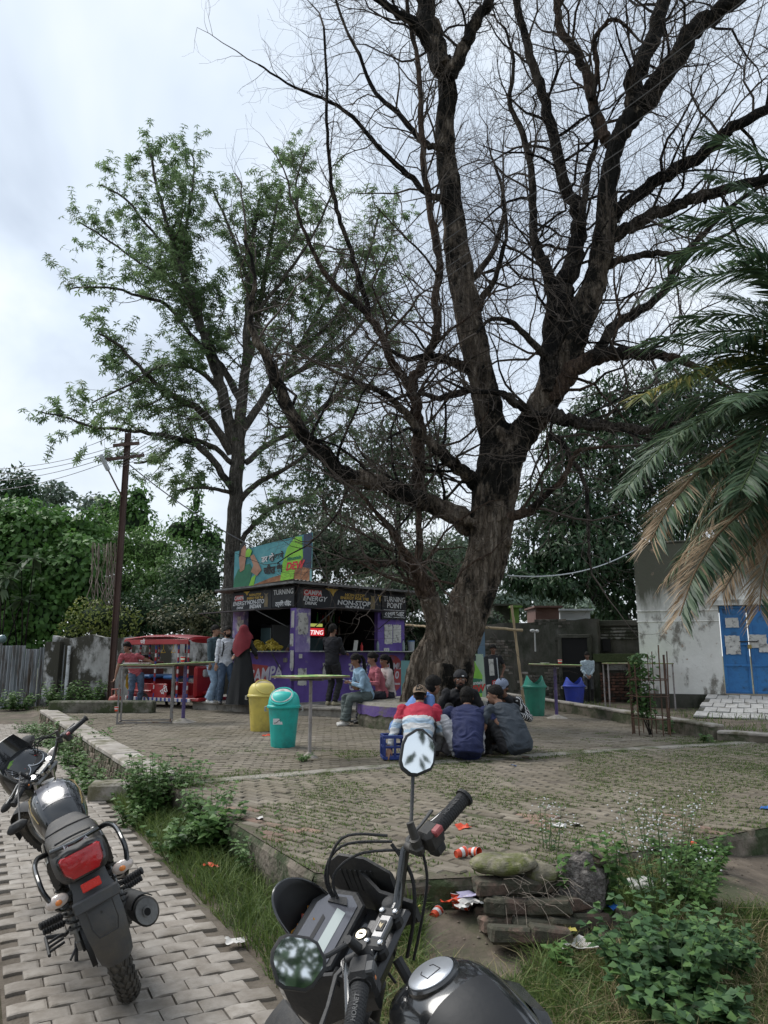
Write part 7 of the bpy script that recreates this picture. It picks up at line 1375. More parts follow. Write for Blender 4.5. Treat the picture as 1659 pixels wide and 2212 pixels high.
mb = MB(); mb.tube([R3((2.05, -.3, 1.22)), R3((2.12, 0, 1.18)), R3((2.05, .3, 1.22))], .018, 6); mb.tube([R3((2.12, 0, .5)), R3((2.12, 0, 1.18))], .02, 6); mb.build('handlebar', M_metal, rk)
for x in (1.15, 1.5):
 mb = MB(); p = R3((x, -.40, 1.55)); mb.tube([p+V((0, 0, .16)), p+V((0, 0, .06))], .008, 5); mb.tube([p+V((-.05, 0, -.04)), p+V((0, 0, .06)), p+V((.05, 0, -.04)), p+V((-.05, 0, -.04))], .010, 5); mb.build('hanging_strap', M_yel, rk)
cl = MB(); vs = []; nx, ny = 12, 8
for j in range(ny+1):
 for i in range(nx+1):
  s = i/nx-.5; t_ = j/ny; z = .98-.30*max(0, t_-.35)/.65*(1+.3*math.sin(i*1.3)); x = .12-.26*min(1, t_/.45); vs.append(R3((x-.012*noise.noise(V((i*.7, j*.7, 0))), s*.85+.03*noise.noise(V((i, j, 3))), z+.03*noise.noise(V((i*.8, j*.8, 7))))))
cl.add(vs, [(j*(nx+1)+i, j*(nx+1)+i+1, (j+1)*(nx+1)+i+1, (j+1)*(nx+1)+i) for j in range(ny) for i in range(nx)]); cl.build('yellow_sack', mat('yellow_sack', [(.60, .52, .04), (.72, .64, .10)], 4, .6, .3), loc=tuple(R3((-.05, 0, .9))), label='bright yellow sack draped over the tailboard of the red rickshaw', cat='sack')
mb = MB(); p = D(4, 1385, 21); mb.tube([V((p.x, p.y, .05)), p], .03, 6); mb.ell(p+V((0, 0, .06)), (.12, .12, .12), nu=14, nv=10, m=1); mb.build('globe_lamp', [M_metal, M_glass], loc=(p.x, p.y, .05), label='small grey globe lamp on a post at the left frame edge', cat='lamp')
# ================================================= MOTORCYCLES
M_gloss = mat('gloss_black_paint', [(.006, .007, .008), (.010, .011, .013)], 3, .22, .0, coat=.8, dirt=(.03, .028, .024), dscale=3, dcov=.30, dsharp=.35); M_matt = mat('matt_black_plastic', [(.016, .016, .017), (.028, .028, .029)], 8, .62, .12, 90, dirt=(.07, .062, .05), dscale=5, dcov=.33, dsharp=.3); M_plgrey = mat('grey_plastic', [(.045, .047, .05), (.062, .064, .067)], 5, .6, .1, 80, dirt=(.11, .095, .075), dscale=4, dcov=.38, dsharp=.3)
M_seat = mat('seat_vinyl', [(.022, .021, .021), (.036, .034, .033)], 6, .58, .25, 140, dirt=(.10, .085, .065), dscale=5, dcov=.36, dsharp=.3); M_alu = mat('cast_alloy', [(.13, .13, .13), (.22, .22, .215)], 7, .42, .12, 60, metal=.75, dirt=(.08, .07, .055), dscale=5, dcov=.4); M_chrome = mat('bright_steel', [(.45, .45, .45), (.6, .6, .6)], 6, .2, .03, metal=1); M_engine = mat('engine_black', [(.02, .02, .02), (.045, .043, .04)], 7, .6, .2, 50, metal=.4, dirt=(.10, .085, .065), dscale=6, dcov=.42)
M_rub = mat('grip_rubber', [(.014, .014, .015), (.022, .022, .023)], 8, .7, .3, 160); M_lens = mat('red_lens', [(.32, .004, .008), (.48, .012, .016)], 16, .15, .25, 45, coat=.6); M_refl = mat('red_reflector', [(.62, .03, .02)], 30, .25, .3, 200); M_ind = mat('clear_indicator_lens', [(.48, .43, .40), (.60, .50, .44)], 22, .12, .3, 60, coat=.6); M_amb = mat('amber_bulb', [(.70, .22, .05)], 1, .3, 0); M_mir = mat('mirror_glass', [(.78, .82, .84)], 1, .03, 0, metal=1); M_silv = mat('silver_graphic', [(.36, .35, .38)], 4, .35, 0); M_gold = mat('gold_line', [(.30, .22, .08)], 4, .35, 0); M_dustt = mat('dusty_tyre', [(.020, .019, .018), (.038, .035, .031)], 7, .92, .4, 70, dirt=(.12, .105, .085), dscale=6, dcov=.40, dsharp=.3)
class BK:
 def __init__(s, root, F, S): s.root = root; s.F = F; s.S = S
 def p(s, name, mb, m, T=None, par=None, **k):
  T = T or s.F; mb.v = [tuple(T@V(p)) for p in mb.v]; return mb.build(name, m, par or s.root, **k)
def hull_ring(y, w, zt, zb, n=20, pw=2.6, zc=None):
 zc = (zt+zb)/2 if zc is None else zc; o = []
 for i in range(n):
  t = 2*PI*i/n; c, s_ = math.cos(t), math.sin(t); x = w*math.copysign(abs(c)**(2/pw), c); h = (zt-zc) if s_ > 0 else (zc-zb); o.append(V((x, y, zc+h*math.copysign(abs(s_)**(2/pw), s_))))
 return o
def bike_wheel(b, c, r, w, T, nm, lugs=True):
 R = Matrix.Rotation(PI/2, 4, 'Y'); mb = MB(); mb.T = Matrix.Translation(c) @ R; prof = []
 for i in range(13): a = -1.25+2.5*i/12; prof.append((r-.045+.045*math.cos(a*1.1), w/2*math.sin(a)/math.sin(1.25)*1.0))
 vs = []; fs = []; n = 56; k = len(prof)
 for j in range(n):
  t = 2*PI*j/n
  for rr, z in prof: vs.append((rr*math.cos(t), rr*math.sin(t), z))
  vs.append(((r-.075)*math.cos(t), (r-.075)*math.sin(t), w*.36)); vs.append(((r-.075)*math.cos(t), (r-.075)*math.sin(t), -w*.36))
 kk = k+2; order = list(range(k))+[k, k+1]
 for j in range(n):
  for q in range(kk): a0, a1 = order[q], order[(q+1) % kk]; fs.append((j*kk+a0, ((j+1) % n)*kk+a0, ((j+1) % n)*kk+a1, j*kk+a1))
 mb.add(vs, fs); ty = b.p(nm, mb, M_dustt, T)
 if lugs:
  mb = MB(); mb.T = Matrix.Translation(c) @ R; n = 44
  for j in range(n):
   for q, off in ((-.88, .5), (-.40, 0), (0.05, .5), (.48, 0), (.90, .5)):
    t = 2*PI*(j+off)/n; a = q*1.15; rr = r-.045+.045*math.cos(a*1.1)+.002; z = w/2*math.sin(a)/math.sin(1.25); Rm = Matrix.Rotation(t, 3, 'Z') @ Matrix.Rotation(-a*.8, 3, 'Y') @ Matrix.Rotation(.5 if q < 0 else -.5, 3, 'X')
    mb.box((rr*math.cos(t), rr*math.sin(t), z), (.012, .034, .021), R=Rm, b=.003)
  b.p('tread_blocks', mb, M_dustt, T, ty, smooth=False, kind='stuff')
 mb = MB(); mb.T = Matrix.Translation(c) @ R; mb.torus((0, 0, 0), r-.085, .016, n=40, k=8); mb.lathe([(.05, -.06), (.055, -.04), (.055, .04), (.05, .06)], n=18)
 for j in range(6): t = 2*PI*j/6; mb.box((math.cos(t)*(r-.09)*.55, math.sin(t)*(r-.09)*.55, 0), (r-.10, .035, .028), rz=t, b=.008)
 b.p('rim', mb, M_alu, T, ty, kind='stuff'); return ty
def coil(mb, a, b_, r, turns, wr):
 d = b_-a; L = d.length; d.normalize(); x, y = frame_of(d); n = turns*12; mb.tube([a+d*(L*i/n)+x*(r*math.cos(2*PI*i/12))+y*(r*math.sin(2*PI*i/12)) for i in range(n+1)], wr, 5)
def ribbed(mb, a, b_, r, ribs, dr=.0018):
 pts = []; rad = []; n = ribs*3
 for i in range(n+1): pts.append(a.lerp(b_, i/n)); rad.append(r+(dr if i % 3 else -dr))
 mb.tube(pts, rad, 16)
def bars(b, hw, rise, sweep, mirr, gname='HORNET', q_=1.0):
 T = b.S
 for s in (-1, 1):
  mb = MB(); mb.tube([V((0, 0, 0)), V((s*.09, 0, .0)), V((s*.14, -.005, rise*.35)), V((s*.185, -.02, rise*.85)), V((s*.24, sweep*.45, rise)), V((s*(hw-.01), sweep, rise+.006))], .0115*q_, 12); b.p('handlebar', mb, M_gloss, T)
  g0 = V((s*(hw-.125), sweep*.72, rise+.003)); g1 = V((s*hw, sweep*1.02, rise+.007)); gd = (g1-g0).normalized(); mb = MB(); ribbed(mb, g0, g1, .0168*q_, 16, .0007); mb.tube([g1-gd*.004, g1+gd*.006], .0215*q_, 18); mb.tube([g0-gd*.008, g0], .021*q_, 16); g_ = b.p('grip', mb, M_rub, T)
  mb = MB(); Mx = plane_M((g0+g1)/2+V((0, -.006*q_, .0172*q_)), gd*s, V((0, 1, 0))); text(mb, gname, Mx @ Matrix.Translation((0, 0, .0004)), size=.017, off=.0003); b.p('raised_lettering', mb, M_plgrey, T, g_, smooth=False)
  c = g0-gd*.035; a_, b__ = frame_of(gd); Rm = Matrix((gd, a_, b__)).transposed(); mb = MB(); mb.box(c+V((0, -.004, .002)), (.052*q_, .046*q_, .050*q_), R=Rm, b=.012); mb.box(c+V((0, -.010, -.028*q_)), (.046, .034*q_, .03*q_), R=Rm, b=.010); sg = b.p('switch_housing', mb, M_matt, T)
  mb = MB(); mb.box(c+V((0, -.024*q_, .018*q_)), (.026*q_, .020*q_, .016*q_), R=Rm, b=.004); b.p('switch', mb, mat('dull_red_switch', [(.26, .045, .05), (.33, .07, .075)], 5, .5, .1) if s > 0 else M_plgrey, T, sg)
  if s < 0: mb = MB(); mb.box(c+V((0, -.03, -.004)), (.012, .012, .012), R=Rm, b=.003); b.p('switch', mb, M_amb, T, sg)
  c2 = g0-gd*.085; mb = MB(); mb.box(c2+V((0, .006, 0)), (.03, .05, .036), R=Rm, b=.010); mb.tube([c2+V((0, .02, 0)), c2+V((s*.015, .045, -.004))], .013, 10); b.p('lever_perch', mb, M_matt, T)
  mb = MB(); mb.tube([c2+V((s*.01, .040, -.006)), c2+V((s*.05, .062, -.012)), c2+V((s*.12, .050, -.022)), c2+V((s*.185, .042, -.026))], [.009, .0075, .006, .0075], 8, flat=.6); b.p('lever', mb, M_alu if s < 0 and q_ == 1 else M_matt, T)
  if mirr:
   mp_, n_, u_, mw, mh, ptw = mirr[s]; base = c2+V((0, .0, .014)); mb = MB(); k1 = base+V((s*.02, .01, .06)); mpos = V(mp_); mb.tube([base, k1], [.013, .011], 10); mb.tube([k1-V((0, 0, .01)), base.lerp(mpos, .35)+V((s*.02, .02, .02)), mpos-V((s*mw*.25, -.018, mh*.35))], .0058, 8); mb.tube([base, base+V((0, 0, .022))], .016, 10); b.p('mirror_stem', mb, M_matt, T)
   Ts = T @ V(mp_); Mw = plane_M(Ts, u_, V(n_).cross(V(u_))); Mw = Matrix.Translation(Ts) @ Matrix((V(u_).normalized(), V(n_).cross(V(u_)).normalized(), V(n_).normalized())).transposed().to_4x4()
   rings = []
   for k_, z_ in ((.90, .001), (1.0, -.002), (1.02, -.010), (.9, -.026), (.5, -.036)): rings.append([V((x*mw*k_, y*mh*k_, z_)) for x, y in ptw])
   mb = MB(); mb.loft(rings); mb.v = [tuple(Mw@V(p)) for p in mb.v]; sh = mb.build('mirror_shell', M_matt, b.root); mb = MB(); mb.prism([(x*mw*.88, y*mh*.88) for x, y in ptw], .0018, z0=.0008); mb.v = [tuple(Mw@V(p)) for p in mb.v]; mb.build('mirror_glass', M_mir, sh, smooth=False)
HEX = [(-.54, .14), (-.44, .40), (-.30, .49), (.10, .50), (.30, .43), (.50, .16), (.53, -.02), (.36, -.38), (.22, -.48), (-.18, -.50), (-.32, -.44), (-.52, -.06)]
def chassis(b, style):
 F = b.F
 bike_wheel(b, V((0, 0, .305)), .305, .115, F, 'rear_wheel'); fw = b.S_wheel; bike_wheel(b, fw, .30, .09, b.S, 'front_wheel')
 for s in (-1, 1):
  mb = MB(); a = V((s*.085, .03, -.02)); e = fw+V((s*.085, 0, 0)); mb.tube([a, a.lerp(e, .5)], .017, 12); b.p('fork_tube', mb, M_chrome, b.S); mb = MB(); mb.tube([a.lerp(e, .45), e], .024, 12); b.p('fork_slider', mb, M_engine, b.S)
 mb = MB(); rings = []
 for i in range(9): t = -.5+2.2*i/8; c, s_ = math.cos(t), math.sin(t); rings.append([fw+V((x*.062, s_*(.325+.012*(1-x*x)), c*(.325+.012*(1-x*x)))) for x in (-1, -.5, 0, .5, 1)]+[fw+V((x*.06, s_*(.320+.012*(1-x*x)), c*(.320+.012*(1-x*x)))) for x in (1, .5, 0, -.5, -1)])
 mb.loft(rings); b.p('front_mudguard', mb, M_matt, b.S)
 mb = MB(); mb.box((0, .62, .34), (.24, .36, .26), b=.05); mb.tube([V((-.15, .60, .30)), V((.15, .60, .30))], .10, 20); mb.box((0, .72, .30), (.30, .18, .17), b=.05); b.p('crankcase', mb, M_engine)
 mb = MB(); 
 for i in range(8): mb.box((0, .74+i*.006, .46+i*.022), (.19, .17, .010), b=.003)
 mb.box((0, .765, .54), (.13, .12, .20), b=.02); b.p('cylinder_fins', mb, M_engine, kind='stuff')
 mb = MB()
 for pts in ([(0, 1.0, .93), (0, .85, .66), (0, .88, .30), (0, .6, .22)], [(.07, .95, .86), (.11, .62, .72), (.13, .10, .72), (.10, -.30, .76)], [(-.07, .95, .86), (-.11, .62, .72), (-.13, .10, .72), (-.10, -.30, .76)], [(.11, .45, .72), (.11, .38, .34)], [(-.11, .45, .72), (-.11, .38, .34)], [(.12, .40, .40), (.13, .05, .68)], [(-.12, .40, .40), (-.13, .05, .68)]): mb.tube([V(p) for p in pts], .015, 8)
 b.p('frame_tubes', mb, M_matt, kind='stuff')
 for s in (-1, 1):
  mb = MB(); mb.box((s*.095, .21, .305), (.032, .46, .05), b=.01); mb.tube([V((s*.12, 0, .305)), V((s*.075, 0, .305))], .022, 10); mb.tube([V((s*.135, 0, .305)), V((s*.12, 0, .305))], .014, 6); b.p('swing_arm', mb, M_alu if s > 0 else M_matt)
  mb = MB(); a = V((s*.135, -.005, .33)); e = V((s*.13, .07, .70)); mb.tube([a, a.lerp(e, .35)], .018, 10); mb.tube([a.lerp(e, .3), e], .011, 8); mb.tube([a-V((.0, 0, .02)), a+V((0, 0, .02))], .022, 10); mb.tube([a.lerp(e, .16), a.lerp(e, .20)], .034, 14); mb.tube([a.lerp(e, .88), a.lerp(e, .95)], .032, 14); sh = b.p('shock_absorber', mb, M_alu); mb = MB(); coil(mb, a.lerp(e, .19), a.lerp(e, .90), .030, 9, .0058); b.p('coil_spring', mb, M_engine, par=sh)
  mb = MB(); c = V((s*.15, .28, .40)); o = V((s*.30, .24, .42)); mb.tube([c, c.lerp(o, .25)], .012, 8); mb.tube([V((s*.11, .30, .48)), c], .014, 8); pg = b.p('peg_bracket', mb, M_alu); mb = MB(); ribbed(mb, c.lerp(o, .2), o, .0175, 8, .002); b.p('rear_footpeg', mb, M_rub, par=pg)
  mb = MB(); c = V((s*.16, .60, .26)); o = V((s*.31, .58, .28)); ribbed(mb, c.lerp(o, .2), o, .018, 8, .002); mb.tube([V((s*.1, .6, .26)), c.lerp(o, .3)], .012, 8); b.p('front_footpeg', mb, M_rub)
 mb = MB(); mb.tube([V((-.12, .55, .24)), V((-.17, .53, .14)), V((-.27, .50, -.10))], [.014, .012, .011], 8); mb.box((-.28, .50, -.105), (.055, .07, .012), b=.004); mb.tube([V((-.17, .53, .14)), V((-.22, .46, .12))], .007, 6); b.p('side_stand', mb, M_matt)
 mb = MB(); mb.tube([V((-.30, .42, .30)), V((-.20, .40, .27)), V((-.13, .50, .26))], .011, 6); mb.tube([V((-.30, .20, .285)), V((-.30, .42, .30))], .009, 6); 
 for y in (.24, .30, .36): mb.tube([V((-.30, y, .287)), V((-.21, y+.02, .287))], .007, 6)
 b.p('saree_guard_step', mb, M_matt, kind='stuff')
 mb = MB(); mb.tube([V((.06, .92, .34)), V((.08, .86, .20)), V((.14, .62, .19)), V((.16, .42, .24))], .019, 10); b.p('exhaust_pipe', mb, M_engine); a = V((.165, .40, .255)); e = V((.205, -.26, .40)); d = (e-a).normalized(); mb = MB(); mb.tube([a, a+d*.04, a+d*.10, e-d*.03, e-d*.006, e], [.028, .046, .060, .066, .066, .058], 22); ex = b.p('muffler', mb, mat('muffler_black', [(.03, .03, .03), (.055, .052, .048)], 6, .5, .15, 50, metal=.4, dirt=(.12, .10, .08), dscale=6, dcov=.45)); mb = MB(); mb.tube([e-d*.012, e+d*.004], .057, 22); b.p('end_cap', mb, M_alu, par=ex); mb = MB(); mb.tube([e, e+d*.022], .022, 16); b.p('outlet', mb, M_alu, par=ex); mb = MB(); mb.tube([e+d*.023, e+d*.024], .017, 14); b.p('outlet_painted_shade', mb, dk, par=ex)
 mb = MB(); a_, b_ = frame_of(d); rings = []
 for i in range(6):
  c = a.lerp(e, .15+.8*i/5); rings.append([c+a_*(.076*math.cos(t))+b_*(.076*math.sin(t)) for t in [.5+2.0*j/8 for j in range(9)]]+[c+a_*(.071*math.cos(t))+b_*(.071*math.sin(t)) for t in [2.5-2.0*j/8 for j in range(9)]])
 mb.loft(rings); b.p('heat_shield', mb, M_matt, par=ex)
 mb = MB(); mb.box((-.105, .22, .33), (.026, .52, .12), R=Matrix.Rotation(.0, 3, 'X'), b=.03); mb.tube([V((-.118, 0, .305)), V((-.09, 0, .305))], .095, 22); b.p('chain_case', mb, M_matt)
root = thing('motorcycle', 'dusty black motorcycle with red tail light leaning on its stand on the paved path', 'motorcycle', (-1.238, 3.98, 0))
ln, yw = .40, .486
F = Matrix.Translation((-1.215, 3.90, 0)) @ Matrix.Rotation(yw, 4, 'Z') @ Matrix(((math.cos(ln), 0, -math.sin(ln), 0), (0, 1, 0, 0), (math.sin(ln), 0, math.cos(ln), 0), (0, 0, 0, 1)))
F = F @ Matrix.Diagonal((.86, 1, 1, 1)); SR = Matrix(((.294, -.919, -.262), (.696, .394, -.601), (.655, -.006, .755))).to_4x4(); S = Matrix.Translation((-2.06, 4.70, .905)) @ SR @ Matrix.Scale(.88, 4)
b = BK(root, F, S); b.S_wheel = V((0, .36, -.72)); chassis(b, 'A')
mb = MB(); mb.loft([hull_ring(y, w, zt, zb, 28) for y, w, zt, zb in ((.40, .085, .79, .68), (.44, .115, .845, .67), (.52, .140, .905, .66), (.62, .160, .945, .66), (.72, .168, .955, .66), (.82, .160, .945, .67), (.90, .135, .91, .70), (.95, .09, .87, .74))]); tk = b.p('fuel_tank', mb, M_gloss)
mb = MB(); mb.tube([V((0, .80, .948)), V((0, .80, .960))], .042, 20); b.p('fuel_cap', mb, M_chrome, par=tk)
def ontank(pts, rings=None, lift=.0035):
 out = []
 for x, y in pts:
  ys = (.40, .44, .52, .62, .72, .82, .90, .95); ws = (.085, .115, .140, .160, .168, .160, .135, .09); zs = (.79, .845, .905, .945, .955, .945, .91, .87); zb_ = (.68, .67, .66, .66, .66, .67, .70, .74); w_ = float(np.interp(y, ys, ws)); zt_ = float(np.interp(y, ys, zs)); zbb = float(np.interp(y, ys, zb_)); zc = (zt_+zbb)/2; q = min(.995, abs(x)/w_); out.append(V((x*1.012, y, zc+(zt_-zc)*(1-q**2.6)**(1/2.6)+lift)))
 return out
mb = MB()
for pl_ in (((-.10, .58), (-.075, .76), (-.02, .60), (.035, .78), (.06, .60)), ((-.12, .56), (-.09, .80), (-.015, .66), (.06, .82), (.085, .56))): mb.tube(ontank(pl_), .0028, 4)
b.p('silver_graphic', mb, M_silv, par=tk, kind='stuff'); 
for s in (-1, 1): mb = MB(); mb.tube(ontank([(s*.13, .50), (s*.148, .60), (s*.14, .72), (s*.12, .84)]), .0035, 4); b.p('gold_line', mb, M_gold, par=tk)
mb = MB(); vs = [p for y in np.linspace(.50, .84, 10) for p in ontank([(x, y) for x in np.linspace(-.085, .085, 8)], lift=.0015)]; mb.add(vs, [(i*8+j, i*8+j+1, (i+1)*8+j+1, (i+1)*8+j) for i in range(9) for j in range(7)]); b.p('grey_panel', mb, mat('tank_grey', [(.05, .05, .065), (.07, .07, .085)], 3, .3, 0, coat=.5), par=tk)
mb = MB(); mb.loft([hull_ring(y, w, zt, zb, 24, 3) for y, w, zt, zb in ((.46, .07, .80, .75), (.40, .10, .825, .74), (.28, .125, .825, .735), (.12, .135, .83, .735), (.0, .135, .855, .745), (-.14, .13, .872, .755), (-.28, .12, .878, .77), (-.36, .10, .872, .79), (-.40, .07, .86, .81))]); st_ = b.p('seat', mb, M_seat); mb = MB(); mb.tube([V((x, -.02+.02*math.cos(x*12), .860-.3*x*x)) for x in (-.12, -.06, 0, .06, .12)], .004, 5); mb.tube([V((x, -.33, .885-.5*x*x)) for x in (-.09, -.04, 0, .04, .09)], .0045, 5); b.p('seat_seam', mb, M_rub, par=st_, kind='stuff')
mb = MB(); mb.loft([hull_ring(y, w, zt, zb, 24, 3) for y, w, zt, zb in ((.30, .12, .75, .64), (.10, .135, .79, .66), (-.10, .138, .82, .68), (-.28, .135, .845, .69), (-.40, .125, .86, .71), (-.46, .110, .868, .735), (-.485, .10, .862, .75))]); b.p('tail_cowl', mb, M_matt)
mb = MB(); lens = [(-.100, .050), (-.088, .062), (.088, .062), (.100, .050), (.094, -.02), (.062, -.058), (-.062, -.058), (-.094, -.02)]; LP = Matrix.Translation((0, -.478, .80)) @ Matrix.Rotation(math.radians(78), 4, 'X'); 
def lensring(k_, z_): return [LP@V((x*k_, y*k_*.84, z_)) for x, y in lens]
mb.loft([lensring(1.02, -.03), lensring(1.0, .012), lensring(.93, .026), lensring(.7, .034)]); tl = b.p('tail_light', mb, M_lens); mb = MB(); mb.loft([lensring(1.12, -.035), lensring(1.12, .004), lensring(1.01, .008)]); b.p('light_surround', mb, M_gloss)
mb = MB(); text(mb, 'HONDA', LP @ Matrix.Translation((0, .0815, .0)) @ Matrix.Rotation(-.5, 4, 'X') @ Matrix.Translation((0, 0, .012)), size=.022, off=.0006, sx=1.4); b.p('lettering', mb, M_silv, smooth=False)
mb = MB(); mb.box((0, -.508, .708), (.092, .012, .036), R=Matrix.Rotation(-.15, 3, 'X'), b=.004); b.p('red_reflector', mb, M_refl)
for s in (-1, 1):
 mb = MB(); P, R = smooth_path([V((s*.14, .02, .775)), V((s*.185, -.08, .80)), V((s*.205, -.24, .81)), V((s*.205, -.38, .79)), V((s*.200, -.43, .74)), V((s*.165, -.44, .66)), V((s*.13, -.38, .64))], [.0125]*7, 4); mb.tube(P, R, 10); b.p('grab_rail', mb, M_gloss)
 mb = MB(); p0 = V((s*.06, -.42, .69)); p1 = V((s*.115, -.43, .69)); mb.tube([p0, p1], .012, 8); b.p('indicator_stalk', mb, M_rub); mb = MB(); mb.ell(p1+V((s*.045, -.005, .0)), (.055, .028, .028), nu=16, nv=10); il = b.p('indicator', mb, M_ind); mb = MB(); mb.ell(p1+V((s*.04, -.028, 0)), (.018, .010, .012), nu=10, nv=8); b.p('bulb', mb, M_amb, par=il)
mb = MB(); mb.tube([V((-.10, -.33, .87)), V((-.11, -.43, .885)), V((0, -.475, .89)), V((.11, -.43, .885)), V((.10, -.33, .87))], [.014]*5, 8, flat=.7); b.p('rear_spoiler', mb, M_gloss)
mb = MB(); rings = []
for y, z, w in ((-.44, .74, .085), (-.475, .69, .088), (-.50, .66, .10), (-.515, .56, .100), (-.52, .50, .095), (-.51, .46, .090), (-.49, .41, .086), (-.465, .36, .078), (-.45, .335, .06)): rings.append([V((x*w, y+.03*abs(x)**2.5, z)) for x in (-1, -.7, -.3, .3, .7, 1)]+[V((x*w*.96, y+.012+.03*abs(x)**2.5, z)) for x in (1, .7, .3, -.3, -.7, -1)])
mb.loft(rings); mg_ = b.p('rear_mudguard', mb, M_plgrey, ang=50); mb = MB(); mb.box((0, -.514, .645), (.22, .022, .05), R=Matrix.Rotation(-.12, 3, 'X'), b=.006); b.p('plate_bracket', mb, M_plgrey, par=mg_)
mb = MB(); 
for a_, b_ in (((-.062, -.524, .62), (-.062, -.530, .545)), ((.062, -.524, .62), (.062, -.530, .545)), ((-.062, -.530, .545), (-.045, -.530, .50)), ((.062, -.530, .545), (.045, -.530, .50)), ((-.045, -.530, .50), (.045, -.530, .50))): mb.tube([V(a_), V(b_)], .003, 4)
mb.tube([V((0, -.522, .59)), V((0, -.526, .59))], .006, 8); b.p('plate_recess', mb, M_matt, par=mg_, kind='stuff')
mb = MB(); rings = []
for i in range(8): t = -1.5+2.3*i/7; c, s_ = math.cos(t), math.sin(t); rings.append([V((x*.075, s_*.34, .305+c*.34)) for x in (-1, 0, 1)]+[V((x*.073, s_*.335, .305+c*.335)) for x in (1, 0, -1)])
mb.loft(rings); b.p('inner_mudguard', mb, M_matt)
for s in (-1, 1): mb = MB(); mb.loft([hull_ring(y, .02, zt, zb, 12, 3) for y, zt, zb in ((.02, .74, .60), (.14, .76, .50), (.30, .76, .46), (.42, .74, .52))]); mb.v = [(x+s*.145, y, z) for x, y, z in mb.v]; b.p('side_panel', mb, M_gloss)
for s in (-1, 1):
 mb = MB(); mb.tube([V((s*.085, .03, -.02)), V((s*.085, .025, .018))], .022, 14); b.p('fork_cap', mb, M_chrome, S); mb = MB(); mb.box((s*.035, 0, .002), (.028, .05, .04), b=.008); b.p('bar_clamp', mb, M_chrome, S)
 for y in (-.016, .016): mb = MB(); mb.tube([V((s*.035, y, .02)), V((s*.035, y, .028))], .006, 6); b.p('clamp_bolt', mb, M_alu, S)
mb = MB(); mb.box((0, .02, -.03), (.21, .085, .03), b=.012); mb.box((0, 0, .019), (.12, .045, .012), b=.005); b.p('top_yoke', mb, M_alu, S); mb = MB(); mb.tube([V((0, -.02, -.02)), V((0, -.02, .002))], .02, 16); b.p('ignition_lock', mb, M_chrome, S)
for x, r_ in ((-.062, .058), (.062, .062)):
 mb = MB(); mb.T = Matrix.Translation((x, .135, .035)) @ Matrix.Rotation(.55, 4, 'X'); mb.tube([V((0, 0, -.04)), V((0, 0, .006))], [r_*.9, r_], 26); g_ = b.p('gauge', mb, M_matt, S)
 mb = MB(); mb.T = Matrix.Translation((x, .135, .035)) @ Matrix.Rotation(.55, 4, 'X'); mb.torus((0, 0, .006), r_, .005, n=26, k=6); b.p('gauge_ring', mb, M_chrome, S, g_)
 mb = MB(); mb.T = Matrix.Translation((x, .135, .035)) @ Matrix.Rotation(.55, 4, 'X')
 for k_ in range(11): a = -2.2+4.4*k_/10; mb.box((math.sin(a)*r_*.8, math.cos(a)*r_*.8, .0072), (.002, .008, .001), R=Matrix.Rotation(-a, 3, 'Z'))
 b.p('dial_marks', mb, M_wh, S, g_, smooth=False, kind='stuff'); mb = MB(); mb.T = Matrix.Translation((x, .135, .035)) @ Matrix.Rotation(.55, 4, 'X'); mb.box((.008, .012, .009), (.003, .06, .001), R=Matrix.Rotation(.8, 3, 'Z')); b.p('needle', mb, M_red, S, g_, smooth=False)
mb = MB(); rings = []
for y, w, zt, zb in ((.08, .15, -.00, -.16), (.14, .165, .055, -.20), (.20, .165, .10, -.22), (.27, .15, .10, -.21), (.34, .11, .05, -.17), (.38, .06, -.02, -.12)): rings.append(hull_ring(y, w, zt, zb, 24, 3))
mb.loft(rings); b.p('headlight_cowl', mb, M_gloss, S); mb = MB(); mb.ell(V((0, .345, -.07)), (.09, .05, .075), nu=18, nv=10); b.p('headlight', mb, M_ind, S)
mb = MB(); rings = [[V((x*.14*(1-.25*t), .20+.05*t+.05*(1-x*x), .08+.14*t)) for x in np.linspace(-1, 1, 9)]+[V((x*.135*(1-.25*t), .205+.05*t+.05*(1-x*x), .08+.14*t)) for x in np.linspace(1, -1, 9)] for t in (0, .35, .7, 1)]; mb.loft(rings); b.p('visor', mb, M_gloss, S)
for s in (-1, 1): mb = MB(); mb.tube([V((s*.12, .20, -.1)), V((s*.20, .20, -.1))], .010, 8); mb.ell(V((s*.235, .195, -.1)), (.055, .026, .026), nu=14, nv=8); b.p('indicator', mb, M_ind if s > 0 else M_matt, S)
mb = MB(); mb.ell(V((-.05, .205, .06)), (.06, .018, .045), nu=16, nv=10); mb.v = [tuple(V(p)+V((noise.noise(V(p)*40), noise.noise(V(p)*37), noise.noise(V(p)*33)))*.012) for p in mb.v]; b.p('green_leaf_garland', mb, mat('garland_green', [(.10, .25, .04), (.25, .38, .08)], 30, .7, .3), S)
mc_ = {}; Si = S.inverted()
for s, pos in ((1, Si@D(54, 1612, 4.85)), (-1, Si@D(38, 1786, 4.05))):
 mc_[s] = (pos, (-.35, -.85, .35) if s > 0 else (.2, -.9, .3), (.62, -.1, .75) if s > 0 else (.8, .1, .6), .155 if s > 0 else .10, .095 if s > 0 else .05, HEX)
def ortho(n, u): n = V(n).normalized(); u = V(u); u = (u-n*u.dot(n)).normalized(); return n, u
for s in mc_: n_, u_ = ortho(mc_[s][1], mc_[s][2]); mc_[s] = (mc_[s][0], -n_ if False else n_*1, u_, mc_[s][3], mc_[s][4], mc_[s][5])
mc_ = {s: (a, V(n_)*-1, u_, w_, h_, pt) for s, (a, n_, u_, w_, h_, pt) in mc_.items()}
bars(b, .37, .11, -.14, mc_, 'HONDA')
mb = MB()
